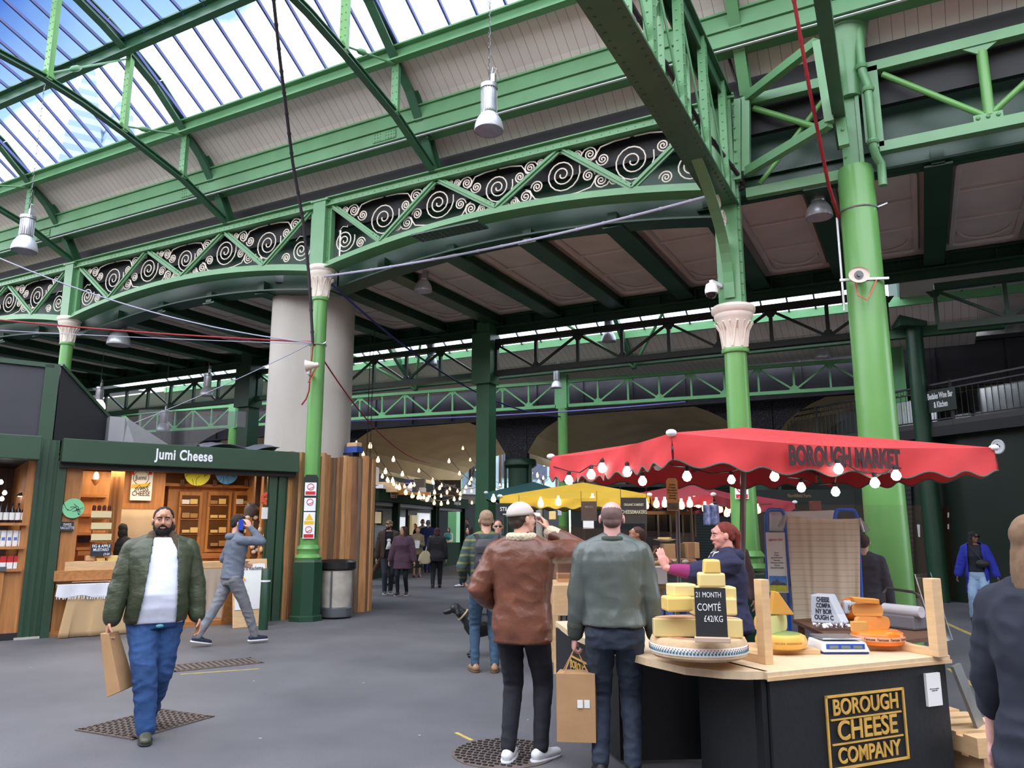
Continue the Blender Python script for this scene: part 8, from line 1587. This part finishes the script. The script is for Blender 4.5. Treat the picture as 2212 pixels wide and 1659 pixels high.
c = atd(1436, 1170, 10.1); t = thing('plate', 'white plate of biscuits behind the clear screen', 'plate', c); b = MB(); b.lathe([(.05, 0), (.14, .025), (.15, .03), (.05, .01)], c, 24); b.build('dish', WHITE, t, smooth=True); b = MB(); b.box(c+V((0, 0, .04)), (.16, .1, .03)); b.build('biscuits', CHY, t, bevel=.01)
random.seed(21)
for k in range(22): q = atd(random.uniform(1408, 1500), random.uniform(1212, 1216), random.uniform(9.0, 9.7)); b = MB(); b.ball(q+V((0, 0, .0)), V((.05, .035, .028)), 8, 6); tag(b.build('wrapped_portion', (mat('ham_pink', G(196, 120, 110), .5), CHY, PAPER)[k % 3], smooth=True), 'small wrapped portion of food on the boxes behind the counter', 'food', 'small wrapped portions')
t = thing('spatula', 'red spatula with a pale handle sticking up beside the bald man', 'spatula', atd(1406, 1205, 8.4)); b = MB(); q = atd(1403, 1207, 8.4); b.ball(q, V((.05, .02, .03)), 12, 8); b.build('blade', RED, t, smooth=True); b = MB(); b.bar(q, atd(1418, 1184, 8.4), .014, .01); b.build('handle', PINE, t)
b = MB(); a = atd(1392, 1192, 8.5); b.box(a, (.1, .02, .08)); tag(b.build('yellow_ticket', mat('ticket_yellow', G(220, 220, 110), .6)), 'pale yellow price ticket at the shoulder of the bald man', 'ticket')
tbl(1447, 1500, 1296, 7.6, .5, 'low stand heaped with striped packets left of the pale cheese pile', mat('blue_box', G(70, 90, 160), .6))
for k in range(12): q = atd(1452+4.2*(k % 6)*1.5, 1290-5*(k//6), 7.55); b = MB(); b.box(q+V((0, 0, .04)), (.05, .04, .06), rz=k); tag(b.build('striped_packet', stripemat('pink_stripes', G(200, 150, 160), G(110, 60, 80), 60, 'X', .5) if 'pink_stripes' not in MT else MT['pink_stripes'], bevel=.01), 'small pink striped packet on the low stand', 'packet', 'striped packets')
crate(1196, 1243, 1264, 1330, 8.3, .25, PINE, 'upright wooden crate behind the man in brown leather', 'wooden_crate', 'crate')
# dark cabinets and hangings behind the far stalls
c0 = board_sign(1396, 1108, 1503, 1160, 14.5, 'dark glazed cabinet row under the wine red umbrella', mat('dark_cabinet', G(24, 26, 32), .2), (), name='glazed_cabinet', cat='cabinet'); a, c = atd(1396, 1160, 14.4), atd(1503, 1160, 14.4); zt = atd(1396, 1108, 14.4).z
for k in range(5): q = a.lerp(c, k/4); b = MB(); b.bar(q, V((q.x, q.y, zt)), .03, .03, hf); b.build('frame_bar', mat('pale_wood_frame', G(150, 140, 110), .6), c0)
b = MB(); b.bar(V((a.x, a.y, zt)), V((c.x, c.y, zt)), .05, .06); b.build('head_rail', WOODH, c0)
b = MB(); q = atd(1536, 1090, 11.5); b.grid(lambda u, v: q+hb*((u-.5)*.24)-V((0, 0, .3*v))+hf*(.03*math.sin(u*14)), 20, 8); tag(b.build('hanging_cloth', mat('cloth_blue_print', G(150, 160, 206), .8, vsc=14, col2=G(70, 64, 84)), smooth=True, solid=.004), 'blue and dark printed cloth hanging under the wine red umbrella', 'cloth')
for k, (a, c_, y0, y1, lb) in enumerate(((1240, 1262, 1002, 1046, 'upright wooden crate atop the far stalls, left'), (1266, 1292, 1008, 1046, 'wooden crate atop the far stalls, second from left'), (1296, 1312, 1000, 1046, 'narrow wooden crate atop the far stalls, third from left'), (1330, 1352, 1014, 1046, 'wooden crate atop the far stalls, half hidden by the red umbrella'))): crate(a, c_, y0, y1, 20.5, .5, DKWOOD, lb, 'wooden_crate', 'crate')
crate(1236, 1440, 1046, 1052, 20.4, 1.2, BLKGREEN, 'dark roof ledge of the far stalls under the stacked crates', 'roof_ledge', 'roof'); crate(1236, 1440, 1052, 1180, 21.0, .4, BLKGREEN, 'dark fronts of the far closed stalls', 'closed_stall', 'stall')
crate(1640, 1860, 1058, 1250, 17.0, .6, BLKGREEN, 'dark closed stall front behind the white banner', 'closed_stall', 'stall'); b = MB()
crate(1756, 1775, 1082, 1102, 16.6, .2, mat('brick_red_box', G(120, 60, 46), .7), 'red-brown box on the dark stall between the sack trucks')
# warm bulbs
WB = mat('bulb_warm', (1, .8, .5), .5, emit=(1, .62, .28), es=3); b = MB(); b.lathe([(.001, -.05), (.028, -.04), (.034, -.01), (.026, .02), (.014, .035), (.012, .06)], (0, 0, 0), 10); proto = b.build('bulb', WB, smooth=True, keep=True); first = [True]
def wbulb(p, r, label, group):
    o = proto if first[0] else proto.copy()
    if not first[0]: C.objects.link(o)
    first[0] = False; o.location = p; o.scale = (r/.034,)*3; tag(o, label, 'bulb', group)
for x, y, d in ((1395, 1090, 11.6), (1418, 1087, 11.8), (1436, 1086, 11.9), (1472, 1090, 11.5), (1490, 1086, 11.8), (1500, 1084, 12), (1509, 1087, 12), (1515, 1082, 12.4), (1528, 1083, 12.4), (1523, 1096, 11.8), (1537, 1094, 12.5), (1555, 1098, 12.6), (1577, 1098, 12.6), (1570, 1107, 12.6), (1637, 1100, 12.7), (1206, 1083, 12.3), (1280, 1078, 12.3), (1168, 1086, 12.3), (1066, 1077, 15.2)): wbulb(atd(x, y, d), .05, 'warm glowing bulb below the yellow and wine red umbrellas', 'warm bulbs below the far umbrellas')
ST = [((770, 950, 20), (905, 1036, 26), .5, 11), ((800, 955, 20.5), (960, 1036, 28), .9, 12), ((815, 1008, 22), (1000, 1030, 33), .8, 12), ((850, 985, 23), (1040, 985, 33), 1.6, 13), ((905, 1010, 25), (1180, 1015, 36), 1.3, 12), ((970, 990, 28), (1190, 975, 36), 1.6, 12), ((1000, 962, 27), (1100, 1040, 36), .5, 8), ((1030, 1030, 30), (1185, 1035, 38), .6, 9), ((935, 1030, 26), (1045, 1046, 33), .3, 7), ((1090, 955, 30), (1185, 1030, 36), .3, 7)]
for k, (a, c, sg_, n) in enumerate(ST):
    L = catenary(atd(*a), atd(*c), sg_, n); b = MB(); b.tube(L, .012, 4)
    tag(b.build('string_light_cable', GREY), 'thin cable of the string lights over the lane', 'cable', 'string light cables')
    for q in L[:-1]: wbulb(q-V((0, 0, .1)), .042+.01*(k % 2), 'tiny warm bulb of the string lights over the lane', 'string light bulbs over the lane')
# kiosks along the lane
def lane_kiosk(a, c, label, parts, text=None, posts=(0, 1), z0=2.42, z1=2.84):
    a, c = atd(*a), atd(*c); a.z = c.z = 0; d = (c-a).normalized(); L = (c-a).length; n = V((d.y, -d.x, 0)); n = n if n.dot(-a) > 0 else -n; t = thing('lane_kiosk', label, 'kiosk', (a+c)/2, 0, 'green kiosks along the lane')
    Q = lambda x0, x1, za, zb, o0, o1: MB().prism([a+d*(x*L)+V((0, 0, z)) for x, z in ((x0, za), (x1, za), (x1, zb), (x0, zb))], n*o0, n*o1)
    LKG = mat('lane_kiosk_green', G(30, 48, 38), .95); LKG.node_tree.nodes['Principled BSDF'].inputs['Specular IOR Level'].default_value = .1; Q(0, 1, z0, z1, 0, .25).build('fascia', LKG, t); Q(0, 1, 2.3, 2.7, -2, 0).build('roof', BLACK, t); Q(0, 1, 0, 2.4, -1.3, -1.2).build('back_wall', BLKGREEN, t); Q(0, 1, .0, .95, -.3, -.05).build('counter', LKG, t)
    for p in posts: Q(p-.03 if p else 0, p+.03 if p < 1 else 1, 0, z0, -.1, .12).build('post', LKG, t)
    for nm, x0, x1, za, zb, m in parts: Q(x0, x1, za, zb, -1.15, -1.05).build(nm, m, t)
    if text: lettering(text, PAPER, plane_M(a+d*(L*text_x.get(text, .5))+n*.26+V((0, 0, (z0+z1)/2)), d), .24, t, sx=.7)
    return a, c, d, n, L
text_x = {'Perch 19': .6, 'Shellseekers Fish & Game': .6, 'Greedy Goat': .55}; EM = mat('lit_panel', G(200, 180, 130), .6, emit=(.8, .65, .35), es=.25); EW2 = mat('lit_white', G(220, 224, 230), .6, emit=(.9, .95, 1), es=.5); TE = mat('teal_panel', G(30, 66, 74), .5)  # weak emission makes menu, display, shutter and shelf panels look lit
lane_kiosk((800, 1140, 24.5), (853, 1140, 26.5), 'first green kiosk of the lane, next to the log wall', (('teal_shutter', .1, .85, 1.0, 2.2, mat('sea_green_panel', G(50, 100, 98), .5)),), 'Perch 19')
lane_kiosk((853, 1140, 26.5), (938, 1140, 31), 'second green kiosk of the lane, with a lit yellow menu inside', (('lit_menu', .04, .32, 1.75, 2.15, EM), ('menu_board', .35, .62, 1.7, 2.2, mat('tan_board', G(110, 96, 70), .7)), ('lower_panel', .1, .9, .9, 1.6, TE), ('white_display', .75, .9, 1.5, 2.0, EW2)), 'Shellseekers Fish & Game', posts=(0, 1))
lane_kiosk((941, 1140, 31.5), (1000, 1140, 35), 'third green kiosk of the lane, with a bright white shutter', (('white_shutter', .25, .6, 1.4, 2.2, EW2), ('poster_shelf', .02, .2, 1.3, 2.1, EM)), 'Greedy Goat')
for a, c, y0, y1, d, m, lb in ((806, 857, 1041, 1063, 25, PINE, 'long wooden crate on the roof of the first lane kiosk'), (858, 872, 1043, 1064, 25.5, WOOD, 'darker wooden crate beside the long one on the lane kiosk roof'), (872, 893, 1036, 1066, 26, mat('royal_blue_box', G(36, 44, 110), .6), 'dark blue box on the lane kiosk roof'), (872, 889, 1050, 1066, 25.8, PAPER, 'pale box in front of the dark blue box on the kiosk roof'), (894, 916, 1034, 1066, 27, mat('taupe_box', G(110, 98, 86), .7), 'taupe box on the lane kiosk roof'), (905, 917, 1053, 1067, 26.6, PAPER, 'small white frame box on the lane kiosk roof'), (812, 828, 1046, 1055, 24.4, WHITE, 'small white box in front of the long wooden crate')): crate(a, c, y0, y1, d, .5, m, lb)
crate(805, 928, 1063, 1069, 25.5, .4, WOODH, 'brown roof board under the boxes on the lane kiosks', 'roof_board', 'board')
board_sign(938, 1037, 995, 1077, 30.5, 'grey chalkboard with white script on the roof of the third lane kiosk', mat('grey_chalk', G(74, 72, 80), .7), (("Visit to Borough", .7, .24, .55), ('Street', .42, .2, .6), ('The market by the bridge', .16, .12, .55)))
b = MB(); a = atd(792, 1140, 21.5); b.box((a.x, a.y, 1.6), (.26, .3, 3.2), rz=YAW); b.box((a.x, a.y, 3.0), (.5, .5, .5), rz=YAW); tag(b.build('steel_post', DKGREEN), 'dark green post right of the log wall at the lane entrance', 'post')
for k, (x, y, d) in enumerate(((797, 1057, 18), (789, 1073, 18.4))):
    q = atd(x, y, d); t = thing('can_lamp', ('upper' if k == 0 else 'lower')+' round metal can lamp hanging right of the log wall', 'lamp', q); b = MB(); b.lathe([(.1, -.12), (.11, -.1), (.11, .08), (.08, .12), (.03, .14)], q, 20); b.build('housing', GREY, t, smooth=True); b = MB(); b.lathe([(.09, -.125), (.09, -.12)], q, 18); b.build('glow', WARM, t)
    b = MB(); b.tube([q+V((0, 0, .14)), V((q.x, q.y, 6.3))], .01, 5); b.build('hanger', BLACK, t)
crate(771, 790, 1206, 1286, 17.0, .3, mat('terracotta_cloth', G(190, 130, 100), .9), 'tan cloth-covered stand just right of the log wall', 'covered_stand', 'stand', .01)
board_sign(786, 1146, 791, 1162, 20.9, 'little blue notice on the dark post right of the log wall', mat('notice_blue', G(80, 130, 200), .5), ())
crate(1027, 1042, 1080, 1215, 33, .3, PAPER, 'tall white and blue panel at the far end of the lane', 'panel', 'panel')
bpy.data.scenes.remove(BENCH)
